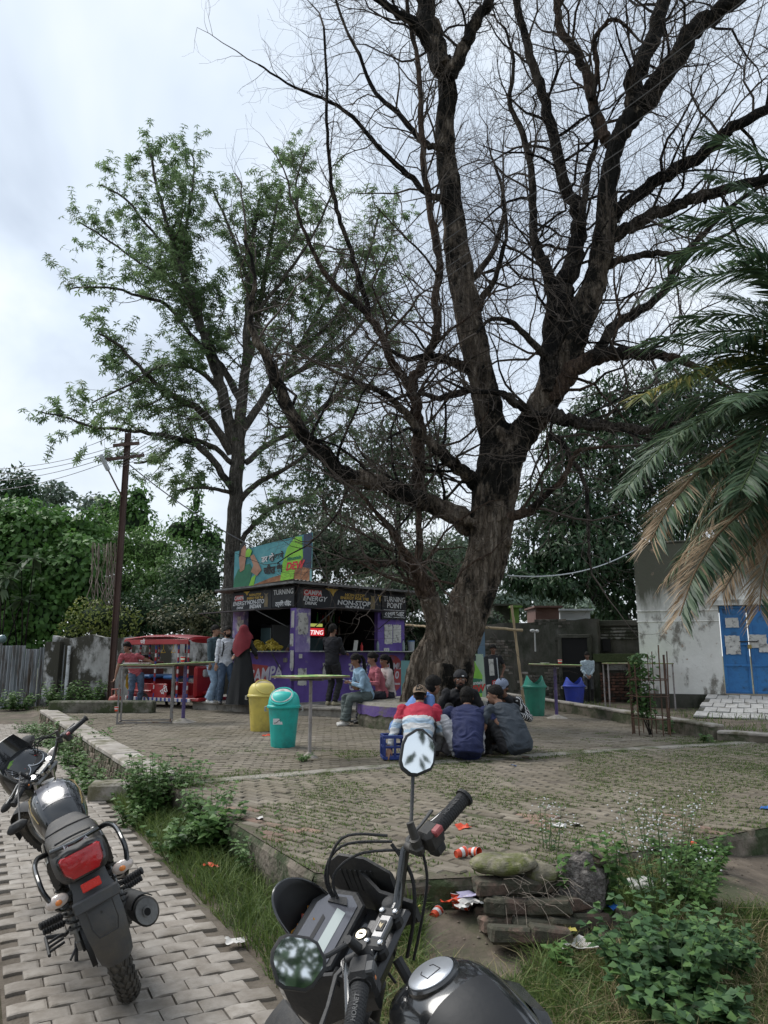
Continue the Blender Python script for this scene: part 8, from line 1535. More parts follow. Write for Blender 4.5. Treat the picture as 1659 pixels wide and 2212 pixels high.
for s in (-1, 1):
 for k_ in range(3): mb.tube(smooth_path([V((s*.20, -.01, .10)), V((s*(.17-.02*k_), .10+.03*k_, .13)), V((s*.09, .13, .02+.02*k_)), V((s*.04, .06, -.12))], [.0035]*4, 5)[0], .0035, 5)
b.p('cables', mb, M_rub, S, kind='stuff')
O2 = V((0.0, 2.17, .861)); root = thing('motorcycle', 'glossy black motorcycle with digital display and mirrors in the near foreground', 'motorcycle', (.84, 1.46, -.05)); ln, yw = .42, .49
F = Matrix.Translation((.84, 1.462, -.052)) @ Matrix.Rotation(yw, 4, 'Z') @ Matrix(((math.cos(ln), 0, -math.sin(ln), 0), (0, 1, 0, 0), (math.sin(ln), 0, math.cos(ln), 0), (0, 0, 0, 1)))
S = Matrix.Translation(O2) @ Matrix(((.408, -.853, -.326), (.758, .515, -.401), (.51, -.084, .856))).to_4x4()
b = BK(root, F, S); b.S_wheel = V((0, .36, -.66)); chassis(b, 'B')
TK = ((.40, .070, .78, .66), (.45, .095, .84, .65), (.52, .115, .895, .64), (.59, .132, .935, .63), (.66, .144, .96, .64), (.73, .15, .968, .66), (.79, .148, .963, .70), (.86, .132, .943, .76), (.92, .10, .915, .80), (.95, .06, .89, .82))
mb = MB(); mb.loft([hull_ring(y, w, zt, zb, 40, 2.5) for y, w, zt, zb in TK]); tk = b.p('fuel_tank', mb, M_gloss)
def tkz(x, y): w_ = float(np.interp(y, [t[0] for t in TK], [t[1] for t in TK])); zt_ = float(np.interp(y, [t[0] for t in TK], [t[2] for t in TK])); zbb = float(np.interp(y, [t[0] for t in TK], [t[3] for t in TK])); zc = (zt_+zbb)/2; q = min(.99, abs(x)/w_); return zc+(zt_-zc)*(1-q**2.5)**(1/2.5)
mb = MB(); ys = np.linspace(.44, .70, 12); vs = [V((x, y, tkz(x, y)+.0025)) for y in ys for x in np.linspace(-.055-.035*(y-.4)/.3, .055+.035*(y-.4)/.3, 10)]; mb.add(vs, [(i*10+j, i*10+j+1, (i+1)*10+j+1, (i+1)*10+j) for i in range(11) for j in range(9)]); b.p('satin_centre_panel', mb, mat('satin_grey', [(.018, .019, .021), (.026, .027, .029)], 3, .5, .04, 60, spec=.22), par=tk)
for s in (-1, 1):
 mb = MB(); mb.loft([[V((s*x0, y, z0)), V((s*x1, y, z1)), V((s*(x1-.01), y, z1-.03)), V((s*x0, y, z0-.06))] for y, x0, z0, x1, z1 in ((.52, .11, .80, .125, .78), (.62, .13, .87, .165, .83), (.74, .14, .885, .185, .84), (.86, .12, .87, .18, .81), (.94, .10, .85, .145, .78))]); b.p('tank_shroud', mb, M_gloss, ang=20)
cz = tkz(0, .80); mb = MB(); mb.T = Matrix.Translation((0, .80, cz)) @ Matrix.Rotation(-.12, 4, 'X'); mb.lathe([(.070, -.01), (.070, .004), (.064, .008), (.062, .004)], n=40); b.p('cap_ring', mb, M_gloss, par=tk); mb = MB(); mb.T = Matrix.Translation((0, .80, cz)) @ Matrix.Rotation(-.12, 4, 'X'); mb.lathe([(.060, .002), (.060, .010), (.056, .013), (.001, .0145)], n=40); fc = b.p('fuel_cap', mb, mat('brushed_cap', [(.40, .42, .45), (.52, .54, .57)], 5, .3, .05, 60, metal=.6), par=tk); mb = MB(); mb.T = Matrix.Translation((0, .80, cz)) @ Matrix.Rotation(-.12, 4, 'X')
for pts in (((-.02, -.02), (-.02, .015), (-.012, .022)), ((.02, -.02), (.02, .015), (.012, .022)), ((-.02, -.02), (.02, -.02))): mb.tube([V((x, y, .0145)) for x, y in pts], .0012, 4)
b.p('key_cover', mb, M_matt, par=fc, kind='stuff')
mb = MB(); mb.loft([hull_ring(y, w, zt, zb, 24, 3) for y, w, zt, zb in ((.38, .09, .84, .76), (.28, .13, .84, .74), (.10, .14, .84, .74), (-.1, .13, .89, .76), (-.30, .10, .92, .80), (-.38, .06, .90, .84))]); b.p('seat', mb, M_seat); mb = MB(); mb.loft([hull_ring(y, w, zt, zb, 24, 3) for y, w, zt, zb in ((.25, .14, .75, .62), (-.1, .14, .80, .66), (-.36, .11, .86, .74), (-.48, .06, .88, .80))]); b.p('tail_cowl', mb, M_gloss); mb = MB(); mb.ell(V((0, -.48, .83)), (.07, .03, .03)); b.p('tail_light', mb, M_lens)
mb = MB(); mb.loft([[V((x*.09, y+.02*abs(x), z)) for x in (-1, 0, 1)]+[V((x*.088, y+.01+.02*abs(x), z)) for x in (1, 0, -1)] for y, z in ((-.40, .74), (-.48, .6), (-.46, .4), (-.40, .30))]); b.p('rear_mudguard', mb, M_matt)
mb = MB(); mb.box((0, .03, -.045), (.24, .10, .026), b=.012); mb.box((0, .055, -.05), (.15, .09, .03), b=.012); b.p('top_yoke', mb, mat('satin_alloy_dark', [(.045, .045, .047), (.06, .06, .062)], 5, .4, .08, 60, metal=.5), S)
mb = MB(); mb.box((0, 0, .016), (.075, .036, .012), b=.004); mb.box((0, 0, .005), (.07, .03, .016), b=.004); pl2 = b.p('clamp_bridge', mb, mat('emblem_alloy', [(.15, .15, .155), (.2, .2, .205)], 5, .35, .05, metal=.5), S); mb = MB(); mb.box((0, 0, .0235), (.034, .022, .003), b=.001); em = b.p('emblem', mb, M_matt, S, pl2); mb = MB(); mb.prism([(-.010, -.004), (-.002, .006), (.010, .004), (.002, .0), (.006, -.006)], .0012, z0=.0252); b.p('emblem_mark', mb, M_gold, S, em, smooth=False)
for s in (-1, 1):
 mb = MB(); mb.box((s*.050, 0, -.012), (.034, .058, .040), b=.010); mb.box((s*.050, 0, .013), (.034, .062, .014), b=.006); cb_ = b.p('bar_clamp', mb, M_matt, S)
 for y in (-.021, .021): mb = MB(); mb.lathe([(.0085, .019), (.0085, .0255), (.006, .0275), (.001, .0278)], c=(s*.050, y, 0), n=12); b.p('clamp_bolt', mb, M_chrome, S, cb_)
 mb = MB(); mb.lathe([(.031, -.034), (.031, -.022), (.026, -.020)], c=(s*.105, .035, 0), n=24); fc_ = b.p('fork_collar', mb, M_chrome, S); mb = MB(); mb.lathe([(.024, -.03), (.023, -.006), (.018, -.002), (.001, -.001)], c=(s*.105, .035, 0), n=20); b.p('fork_cap', mb, M_matt, S, fc_)
mb = MB(); mb.lathe([(.028, -.03), (.027, -.014), (.022, -.010), (.022, -.014)], c=(-.005, .075, 0), n=24); lk = b.p('ignition_barrel', mb, M_matt, S); mb = MB(); mb.lathe([(.0155, -.02), (.0155, -.009), (.001, -.008)], c=(-.005, .075, 0), n=20); lf = b.p('lock_face', mb, mat('brass_key_face', [(.5, .46, .36)], 3, .35, .05, metal=.7), S, lk); mb = MB(); mb.box((-.005, .075, -.0075), (.003, .012, .002)); b.p('key_slot', mb, dk, S, lf)
IP = Matrix.Translation((-.01, .185, .000)) @ Matrix.Rotation(math.radians(14), 4, 'X')
mb = MB(); pod = [(-.135, -.045), (-.11, -.075), (.10, -.075), (.135, -.035), (.125, .045), (.07, .082), (-.09, .082), (-.135, .045)]
mb.T = IP; mb.loft([[V((x*k_, y*k_, z_)) for x, y in pod] for k_, z_ in ((.85, -.06), (1.02, -.03), (1.0, .006), (.94, .012))]); ip = b.p('instrument_pod', mb, M_matt, S, ang=25)
mb = MB(); mb.T = IP; mb.prism([(-.118, -.040), (-.10, -.058), (.085, -.058), (.112, -.028), (.10, .038), (.06, .060), (-.08, .060), (-.118, .036)], .003, z0=.0115); dp_ = b.p('display_glass', mb, mat('display_glass', [(.10, .10, .115), (.13, .13, .145)], 3, .12, 0, coat=.8), S, ip, smooth=False)
mb = MB(); mb.T = IP; mb.prism([(-.098, -.036), (.052, -.036), (.060, -.006), (-.098, -.006)], .0008, z0=.0149); b.p('lcd_screen', mb, mat('lcd', [(.40, .45, .43), (.46, .51, .49)], 2, .2, 0, coat=.6), S, dp_, smooth=False)
mb = MB(); mb.T = IP; mb.prism([(-.09, .012), (.02, .012), (.03, .024), (-.09, .024)], .0008, z0=.0149); b.p('warning_strip', mb, M_blackboard, S, dp_, smooth=False)
mb = MB(); mb.T = IP; mb.prism([(.074, -.032), (.098, -.018), (.092, .02), (.07, .03)], .004, z0=.0148); b.p('pod_button', mb, M_matt, S, ip, smooth=False)
mb = MB(); rings = []
for t in np.linspace(0, 1, 8):
 rings.append([V((.112*math.sin(a)*(1-.22*t), .185+.10*math.cos(a)*(1-.05*t)+.035*t, -.045+.125*t*max(0, math.cos(a))**.7+.045*t)) for a in np.linspace(-1.75, 1.75, 26)])
rin = [[p-V((math.sin(a)*.004, math.cos(a)*.004, 0)) for p, a in zip(r, np.linspace(-1.75, 1.75, 26))] for r in rings]
mb.loft([r+list(reversed(q)) for r, q in zip(rings, rin)]); b.p('visor', mb, mat('visor_inner', [(.010, .010, .011), (.014, .014, .015)], 5, .5, .05), S, ang=60)
mb = MB(); mb.tube(rings[-1], .0035, 6); b.p('visor_edge', mb, M_gloss, S)
mb = MB(); mb.loft([hull_ring(y, w, zt, zb, 28, 2.8) for y, w, zt, zb in ((.05, .10, -.06, -.16), (.12, .145, -.03, -.24), (.20, .155, -.02, -.30), (.28, .14, -.02, -.31), (.36, .10, -.06, -.27), (.40, .05, -.10, -.22))]); hc_ = b.p('headlight_cowl', mb, M_gloss, S); mb = MB(); mb.ell(V((0, .36, -.17)), (.09, .045, .07)); b.p('headlight', mb, M_ind, S)
for s in (-1, 1):
 mb = MB(); mb.tube([V((s*.150, .15, -.10)), V((s*.162, .18, -.15)), V((s*.160, .20, -.21)), V((s*.14, .17, -.25))], [.008, .012, .013, .006], 6, flat=.35); b.p('lime_flash', mb, mat('lime_paint', [(.45, .52, .03), (.55, .62, .05)], 4, .45, .05), S, hc_)
 mb = MB(); mb.loft([hull_ring(y, .012, zt, zb, 10, 3) for y, zt, zb in ((-.02, -.03, -.10), (.08, .00, -.14), (.17, .03, -.15), (.22, .02, -.10))]); mb.v = [(x+s*(.135+.05*(y_ > .1)), y_, z) for x, y_, z in mb.v]; b.p('side_fairing', mb, M_matt, S)
 mb = MB(); mb.tube([V((s*.13, .22, -.20)), V((s*.19, .22, -.20))], .010, 8); mb.ell(V((s*.225, .215, -.20)), (.05, .024, .024)); b.p('indicator', mb, M_ind, S)
mb = MB(); mb.loft([hull_ring(y, .010, zt, zb, 10, 3) for y, zt, zb in ((.06, .02, -.08), (.13, .07, -.12), (.22, .08, -.10), (.28, .04, -.05))]); mb.v = [(x+.185, y_, z) for x, y_, z in mb.v]
for k_ in range(7): mb.box((.176, .12+.018*k_, -.01), (.006, .008, .08), b=.002)
b.p('louvre_panel', mb, M_matt, S, kind='stuff')
mb = MB(); n_ = 22; vs = []
for j in range(10):
 for i in range(n_): x = -.082+.012*i*.5; y = .235+.007*j; vs.append(V((x, y-.02, .012+.02*noise.noise(V((i*.45, j*.6, 0)))+.012*noise.noise(V((i*1.1, j*1.3, 4))))))
mb.add(vs, [(j*n_+i, j*n_+i+1, (j+1)*n_+i+1, (j+1)*n_+i) for j in range(9) for i in range(n_-1)]); mb.v = [tuple(S@V(p)) for p in mb.v]
mb.build('dusting_cloth', mat('orange_cloth', [(.16, .03, .10), (.50, .20, .02), (.62, .34, .04), (.45, .08, .03), (.12, .05, .16)], 26, .9, .6, 90), loc=tuple(S@V((-.06, .28, .01))), label='crumpled orange and purple cloth tucked behind the display of the foreground motorcycle', cat='cloth')
mc_ = {}
for s, pos, uax, w_, h_ in ((1, (.375, -.055, .295), (.20, .15, .95), .132, .106), (-1, (-.33, -.04, .272), (.93, .25, -.28), .118, .106)):
 P0 = S@V(pos); n_ = ((V((0, 0, EYE))-P0).normalized()+V((.22 if s > 0 else .02, 0, .13))).normalized(); n_, u_ = ortho(n_, uax); mc_[s] = (pos, n_, u_, w_, h_, HEX)
bars(b, .38, .12, -.145, mc_, 'HORNET', 1.28)
mb = MB()
for k_, (o_, q) in enumerate((((.20, .03, .14), .10), ((.21, .03, .11), .13), ((.19, .0, .10), .05))):
 mb.tube(smooth_path([V(o_), V((.15, .10+q*.5, .17-.03*k_)), V((.09, .18+q*.3, .06)), V((.06, .14, -.10)), V((.05, .08, -.25))], [.0045]*5, 6)[0], .0042, 7)
mb.tube(smooth_path([V((.24, -.04, .09)), V((.20, -.05, .0)), V((.15, -.02, -.10)), V((.09, .02, -.2))], [.004]*4, 6)[0], .0045, 7); mb.tube(smooth_path([V((.19, .02, .12)), V((.16, -.03, .04)), V((.12, -.02, -.06)), V((.08, .03, -.18))], [.004]*4, 6)[0], .0055, 7)
mb.tube(smooth_path([V((-.20, .0, .10)), V((-.17, .06, .02)), V((-.12, .09, -.08)), V((-.06, .08, -.2))], [.004]*4, 6)[0], .005, 7); mb.tube(smooth_path([V((-.22, .03, .11)), V((-.18, .10, .06)), V((-.12, .12, -.06)), V((-.06, .1, -.2))], [.004]*4, 6)[0], .004, 7)
b.p('cables', mb, M_rub, S, kind='stuff')
# ================================================= PALM, WEEDS, GRASS, RUBBLE, LITTER
M_palm = lmat('palm_green', [(.03, .06, .034), (.065, .115, .06), (.13, .19, .10)], .3, .45); M_palmd = lmat('palm_dry', [(.17, .11, .06), (.32, .23, .14), (.44, .35, .25)], .2, .8); M_palmy = lmat('palm_yellowing', [(.06, .10, .03), (.14, .17, .05), (.32, .26, .06)], .3, .5)
PC = D(1850, 900, 6.7); pm_ = thing('date_palm', 'date palm just outside the right edge with green and dry fronds reaching in', 'palm', (PC.x, PC.y, .2))
mb = MB(); n = 26; mb.tube([V((PC.x+.05*math.sin(i), PC.y, .1+(PC.z-.1)*i/n)) for i in range(n+1)], [.2+.02*(i % 2) for i in range(n+1)], 14); mb.build('trunk', M_bark_grey, pm_)
def frond(pts, Y1, kind=0, L=.40, dry=0.0, Y0=6.7, W=None):
 k = len(pts or [1]); P = W or [PC.copy()]+[D(u, v, Y0+(Y1-Y0)*(i+1)/k) for i, (u, v) in enumerate(reversed(pts))]
 P, _ = smooth_path(P, [1]*len(P), 10); tot = [0]
 for a, b in zip(P, P[1:]): tot.append(tot[-1]+(b-a).length)
 f = thing('frond', None, None); f.parent = pm_; del_ = None
 mb = MB(); mb.tube(P, [.016*(1-.8*t/tot[-1])+.002 for t in tot], 5); R_ = mb.build('rachis', M_palmy if kind != 1 else M_palmd, f)
 G_ = [[], [], [], []]; H_ = [[], [], [], []]; s = .5; i = 0
 while s < tot[-1]:
  while i < len(tot)-2 and tot[i+1] < s: i += 1
  t = s/tot[-1]; p = P[i].lerp(P[i+1], (s-tot[i])/max(1e-6, tot[i+1]-tot[i])); d = (P[i+1]-P[i]).normalized(); sd = d.cross(V((0, 0, 1))).normalized(); up = sd.cross(d)
  for q in (-1, 1):
   th = (1.12-.5*t)+rn(-.10, .10); dv = d*math.cos(th)+(sd*q*.9+up*rn(-.15, .5))*math.sin(th)+V((0, 0, -.18-.1*(kind == 1))); ln = L*(.55+.6*math.sin(PI*min(1, .25+t*.72)))*rn(.8, 1.08)
   dr = kind == 1 and (q > 0 or random.random() < dry) or (kind == 0 and random.random() < dry); w = .026 if not dr else .011
   a = G_ if not dr else H_; a[0].append(p); a[1].append(dv); a[2].append(up+sd*q*rn(-.6, .6)); a[3].append((ln, w))
  s += .0165
 for A, m, nm in ((G_, M_palmy if kind == 2 else M_palm, 'green_leaflets'), (H_, M_palmd, 'dry_leaflets')):
  if A[0]: LW_ = np.array(A[3]); vs, fs = leaf_quads(np.array(A[0]), np.array(A[1]), np.array(A[2]), LW_[:, 0], LW_[:, 1], .25, .10); raw(nm, vs, fs, m, f, attr=np.random.uniform(0, 1, len(LW_)), kind='stuff')
for pts, Y1, kd, L, dry in (([(1520, 293), (1589, 317), (1654, 347), (1720, 420)], 7.2, 0, .36, 0), ([(1452, 483), (1515, 475), (1556, 464), (1660, 462), (1740, 520)], 6.9, 0, .40, .0), ([(1405, 632), (1452, 606), (1534, 595), (1657, 582), (1740, 640)], 6.3, 0, .42, 0), ([(1392, 742), (1425, 735), (1480, 721), (1562, 715), (1660, 718), (1740, 750)], 6.6, 0, .40, 0),
 ([(1385, 858), (1403, 847), (1461, 825), (1515, 798), (1562, 784), (1660, 776)], 5.9, 2, .38, .0), ([(1352, 1055), (1371, 1032), (1409, 988), (1439, 958), (1480, 928), (1534, 901), (1640, 870)], 6.0, 0, .40, .0), ([(1405, 1170), (1436, 1109), (1469, 1065), (1507, 1021), (1575, 967), (1660, 920)], 5.7, 1, .46, .35), ([(1468, 1330), (1496, 1248), (1521, 1201), (1551, 1155), (1597, 1111), (1680, 1040)], 5.6, 1, .42, .2),
 ([(1600, 1060), (1627, 1002), (1655, 930), (1700, 880)], 5.5, 0, .42, 0), ([(1560, 1280), (1600, 1215), (1650, 1150), (1720, 1060)], 6.2, 1, .42, .9), ([(1500, 960), (1570, 905), (1650, 880), (1730, 880)], 7.2, 0, .42, .1), ([(1470, 1200), (1530, 1130), (1600, 1060), (1700, 980)], 7.3, 0, .44, .2), ([(1560, 640), (1610, 650), (1660, 680), (1740, 760)], 7.6, 0, .42, 0), ([(1640, 1320), (1650, 1240), (1680, 1140), (1740, 1020)], 6.0, 1, .44, .8), ([(1480, 690), (1560, 680), (1640, 690), (1740, 760)], 7.5, 0, .4, 0), ([(1430, 900), (1500, 870), (1580, 850), (1680, 860)], 7.4, 0, .4, .05), ([(1530, 1010), (1590, 1000), (1660, 1000), (1760, 970)], 5.9, 0, .42, .0), ([(1545, 1110), (1590, 1060), (1640, 1020), (1720, 980)], 6.6, 0, .44, .3), ([(1530, 380), (1590, 400), (1660, 440), (1740, 520)], 7.7, 0, .4, 0), ([(1615, 1190), (1640, 1120), (1670, 1060), (1730, 980)], 7.0, 0, .44, .4), ([(1450, 560), (1510, 540), (1590, 530), (1690, 590)], 7.6, 0, .4, 0), ([(1400, 960), (1460, 930), (1530, 900), (1640, 880)], 6.8, 0, .42, 0), ([(1440, 790), (1520, 760), (1600, 760), (1700, 800)], 6.2, 0, .42, 0), ([(1440, 1250), (1500, 1170), (1560, 1090), (1660, 990)], 6.9, 1, .4, .6), ([(1520, 1250), (1570, 1180), (1620, 1100), (1700, 1010)], 5.9, 0, .4, .3), ([(1600, 560), (1640, 570), (1690, 620), (1760, 720)], 6.4, 0, .42, 0), ([(1580, 870), (1630, 850), (1690, 850), (1780, 870)], 5.4, 0, .42, 0)):
 frond(pts, Y1, kd, L, dry)
for i in range(22):
 a = rn(1.9, 5.6) if i < 15 else rn(-1.2, 1.9); e = rn(-.55, 1.15); d = V((math.cos(a)*math.cos(e), math.sin(a)*math.cos(e), math.sin(e))); R_ = rn(1.25, 1.95) if d.x < .3 else 2.4; frond(None, 0, 1 if e < -.25 else 0, .4, .5 if e < -.1 else .03, W=[PC.copy(), PC+d*R_*.35+V((0, 0, .10)), PC+d*R_*.7-V((0, 0, .05)), PC+d*R_-V((0, 0, .55))])
for lab, X, Y in (('broad leafy tree behind the viewer, seen in the mirrors', -3.5, -7), ('second leafy tree behind the viewer, right of the first', 3.0, -8)):
 t = thing('leafy_tree', lab, 'tree', (X, Y, 0)); foliage(t, [((X+rn(-3.5, 3.5), Y+rn(-1.5, 1.5), rn(2.5, 9)), (1.7, 1.5, 1.3)) for _ in range(10)], 9, .3, .13, M_l_dark, corescale=0, cull=-9, droop=.4); mb = MB(); mb.tube([V((X, Y, 0)), V((X+.2, Y, 2.5)), V((X-.3, Y, 5.5))], [.28, .22, .12], 10); mb.build('trunk', M_bark_grey, t)
M_grass = lmat('grass_blade', [(.05, .085, .022), (.095, .15, .035), (.17, .22, .06)], .3, .6); M_hay = lmat('dry_grass_blade', [(.15, .12, .06), (.26, .21, .11), (.36, .30, .18)], .2, .8)
def blades(name, pos, h0, h1, m, w=.0035, lean=.6, parent=None, **k):
 P = np.array(pos); n = len(P); L = np.random.uniform(h0, h1, n); a = np.random.uniform(0, 2*PI, n); le = np.random.uniform(.1, lean, n); d = np.stack([np.cos(a)*le, np.sin(a)*le, np.ones(n)], 1); b = np.random.uniform(0, 2*PI, n); S_ = np.stack([np.cos(b), np.sin(b), 0*b], 1)*(w*np.random.uniform(.6, 1.5, n))[:, None]
 m_ = P+d*(L*.55)[:, None]; e = P+d*(L*.9)[:, None]+np.stack([np.cos(a), np.sin(a), -.4+0*a], 1)*(L*le*.45)[:, None]
 vs = np.stack([P-S_, P+S_, m_+S_*.8, m_-S_*.8, e+S_*.15, e-S_*.15], 1).reshape(-1, 3); i = np.arange(n)[:, None]*6; fs = np.concatenate([i+[0, 1, 2, 3], i+[3, 2, 4, 5]]); return raw(name, vs, fs, m, parent, attr=np.tile(np.random.uniform(0, 1, n), 2), **k)
def nz(x, y, f, s=0): return noise.noise(V((x*f, y*f, s)))
def scatter(n, x0, x1, y0, y1, f):
 o = []
 while n > 0:
  n -= 1; x = rn(x0, x1); y = rn(y0, y1); z = f(x, y)
  if z is not None and abs(x) < .56*y+.3: o.append((x, y, z))
 return o
def verge(x, y):
 u, a = path_uv(x, y)
 if a > -.05+.05*nz(x, y, 5) or inpoly(x, y): return None
 if x > .2 and y < 5.2:
  if math.hypot((x-1.0)/.42, (y-4.6)/.38) < 1: return None
  r = min(math.hypot((x-.42)/.34, (y-4.2)/.38), math.hypot((x-.42)/.36, (y-4.72)/.30))+.25*nz(x, y, 3)
  if r < 1: return None
 if x > 1.9 and y > 4.6 and nz(x, y, 1.1, 2) > -.25: return None
 if y > 9 and random.random() < .45: return None
 if nz(x, y, 1.6, 7)+.5*nz(x, y, 5, 1) < -.60+.02*y or y > 15: return None
 return gh(x, y)-.01
blades('verge_grass', scatter(120000, -5, .9, 3.2, 9, verge), .06, .21, M_grass, .0028, 1.0, kind='stuff')
blades('foreground_grass', scatter(100000, .1, 3.4, 3.2, 6.2, lambda x, y: verge(x, y)), .04, .15, M_grass, .0024, 1.1, kind='stuff'); blades('dry_grass', scatter(26000, -.2, 3, 3.2, 5.4, lambda x, y: verge(x, y) if nz(x, y, 2.2, 5) > -.1 else None), .05, .20, M_hay, .002, 1.5, kind='stuff')
blades('far_verge_grass', scatter(30000, -12, 12, 9, 22, lambda x, y: gh(x, y) if path_uv(x, y)[1] < -.1 and not inpoly(x, y) and nz(x, y, .8, 3) > (.0 if x < 0 else -.1) and not (x > 5.6 and y > 17) else None), .05, .18, M_grass, .005, .9, kind='stuff')
def joint(x, y):
 if not inpoly(x, y): return None
 dens = nz(x, y, .9, 11)+.5*nz(x, y, 3.5, 4)+.13*(x-.6)+(.22 if y < 10.5 else -.45)+(.9 if abs(strip_d(x, y)+.2) < .11 and nz(x, y, 1.3, 1) > -.1 else 0); return .292 if dens > .16 else None
JG = scatter(190000, -3, 8, 4.6, 13, joint); ca_, sa_ = math.cos(math.radians(-43)), math.sin(math.radians(-43))
def snap(q):
 x, y, z = q
 if strip_d(x, y) > -.12 or random.random() < .2: return q
 dx, dy = x-1.5, y-12; u = dx*ca_+dy*sa_; v = -dx*sa_+dy*ca_; j = math.floor(v/.088); v2 = (j+.5)*.088; w1 = .10*noise.noise(V((u*.6, v2*.5, 5)))+.02*noise.noise(V((u*3, v2*3, 8))); j = round((v-w1)/.088-.5); v2 = (j+.5)*.088+w1+random.gauss(0, .012)
 return (1.5+u*ca_-v2*sa_, 12+u*sa_+v2*ca_, z)
JG = [snap(q) for q in JG]; blades('joint_grass', JG, .008, .036, M_grass, .0034, 1.6, kind='stuff')
M_soil = mat('soil_crumbs', [(.07, .052, .038), (.14, .11, .085), (.24, .20, .16)], 6, .95, .3, island=.3)
mb = MB(); ico = [(0, 0, 1), (.9, 0, .3), (.28, .85, .3), (-.72, .53, .3), (-.72, -.53, .3), (.28, -.85, .3)]; icf = [(0, 1, 2), (0, 2, 3), (0, 3, 4), (0, 4, 5), (0, 5, 1)]
for x, y, z in scatter(9000, -3.5, 4, 3.1, 9, lambda x, y: gh(x, y) if not inpoly(x, y) and path_uv(x, y)[1] < .04 else None)+scatter(2600, -2.5, 6, 4.7, 11, lambda x, y: .292 if inpoly(x, y) else None):
 s = rn(.003, .011)*(1.7 if random.random() < .06 else 1); a = rn(0, 6.3); c, s_ = math.cos(a)*s, math.sin(a)*s; mb.add([(x+p*c-q*s_*rn(.6, 1.2), y+p*s_+q*c, z+r*s*.8) for p, q, r in ico], icf)
mb.build('grit', M_soil, smooth=False, kind='stuff')
mb = MB()
rim = thing('terrace_rim', 'crumbling row of mossy edge bricks along the near rim of the terrace', 'rim', (0, 4.7, .1)); E_ = TER[3:12]
eb = brickmb(.19, .12, .075, .018).mesh('brick', mat('rim_brick', [(.07, .058, .043), (.12, .10, .078), (.18, .15, .12)], 4, .95, .7, 30, rnd=.25, dirt=(.05, .055, .028), dscale=3, dcov=.46), smooth=False); c_ = 0
for a, b_ in zip(E_, E_[1:]):
 a = V((*a, 0)); b_ = V((*b_, 0)); L = (b_-a).length; d = (b_-a).normalized(); nn = V((d.y, -d.x, 0))
 for lv in range(2):
  for i in range(int(L/.2)):
   if random.random() < (.5, .7, .3)[lv] or c_ > 280: continue
   p = a+d*((i+.5+.5*(lv % 2))*.2)+nn*(-.035+rn(-.03, .02)+.02*lv)+V((0, 0, .245-lv*.075+rn(-.02, .002))); inst('brick', eb, rim, p, Matrix.Rotation(math.atan2(d.y, d.x)+rn(-.12, .12), 3, 'Z') @ Matrix.Rotation(rn(-.09, .09), 3, 'X') @ Matrix.Rotation(rn(-.06, .06), 3, 'Y'), (rn(.8, 1.1), rn(.8, 1.1), rn(.85, 1.05))); c_ += 1
M_weed = lmat('weed_leaf', [(.04, .095, .025), (.08, .16, .04), (.14, .24, .07)], .3); M_weedd = lmat('weed_leaf_bluish', [(.045, .095, .042), (.075, .15, .06), (.13, .23, .07)], .3)
def weed(label, x, y, h, ns, L, W, m=M_weed, spread=.2, name='weed', z=None, per=7, flowers=None, nod=.0):
 z = gh(x, y) if z is None else z; t = thing(name, label, 'plant', (x, y, z)); st = MB(); P = []; Dv = []; Nv = []; sc_ = []; fl = []
 for i in range(ns):
  a = rn(0, 6.28); r = spread*math.sqrt(random.random()); b0 = V((x+math.cos(a)*r*.5, y+math.sin(a)*r*.5, z)); top = V((x+math.cos(a)*r*1.2, y+math.sin(a)*r*1.2, z+h*rn(.55, 1.05))); mid = b0.lerp(top, .5)+V((rn(-.02, .02), rn(-.02, .02), .02)); st.tube([b0, mid, top], [.004, .003, .0015], 4)
  for j in range(per):
   s = (j+1)/per; p = b0.lerp(mid, s*2) if s < .5 else mid.lerp(top, s*2-1)
   for q in range(3): b = rn(0, 6.28); P.append(p); Dv.append(V((math.cos(b), math.sin(b), rn(-.35, .5)))); Nv.append(V((rn(-.3, .3), rn(-.3, .3)-.25, 1))); sc_.append(1.15-.5*s)
  fl.append(top)
 st.build('stems', mat('weed_stem', [(.06, .10, .03), (.10, .13, .05)], 4, .8, 0), t, smooth=False, kind='stuff'); sc_ = np.array(sc_); vs, fs = leaf_quads(np.array(P), np.array(Dv), np.array(Nv), L*sc_*np.random.uniform(.7, 1.2, len(sc_)), W*sc_*np.random.uniform(.8, 1.2, len(sc_)), .14, .12); raw('leaves', vs, fs, m, t, attr=np.random.uniform(0, 1, len(sc_)), kind='stuff')
 if flowers:
  fb = MB()
  for p in fl:
   for _ in range(9): q = p+V((rn(-.07, .07), rn(-.07, .07), rn(-.07, .05))); st_ = .006; fb.ell(q, (st_, st_, st_*.7), nu=5, nv=3)
  fb.build('flowers', M_wh, t, kind='stuff')
def GH(u, v):
 p = G(u, v, 0)
 for _ in range(4): p = G(u, v, gh(p.x, p.y))
 return p
def wg(label, u, v, z0=0, **k): p = GH(u, v); weed(label, p.x, p.y, **k)
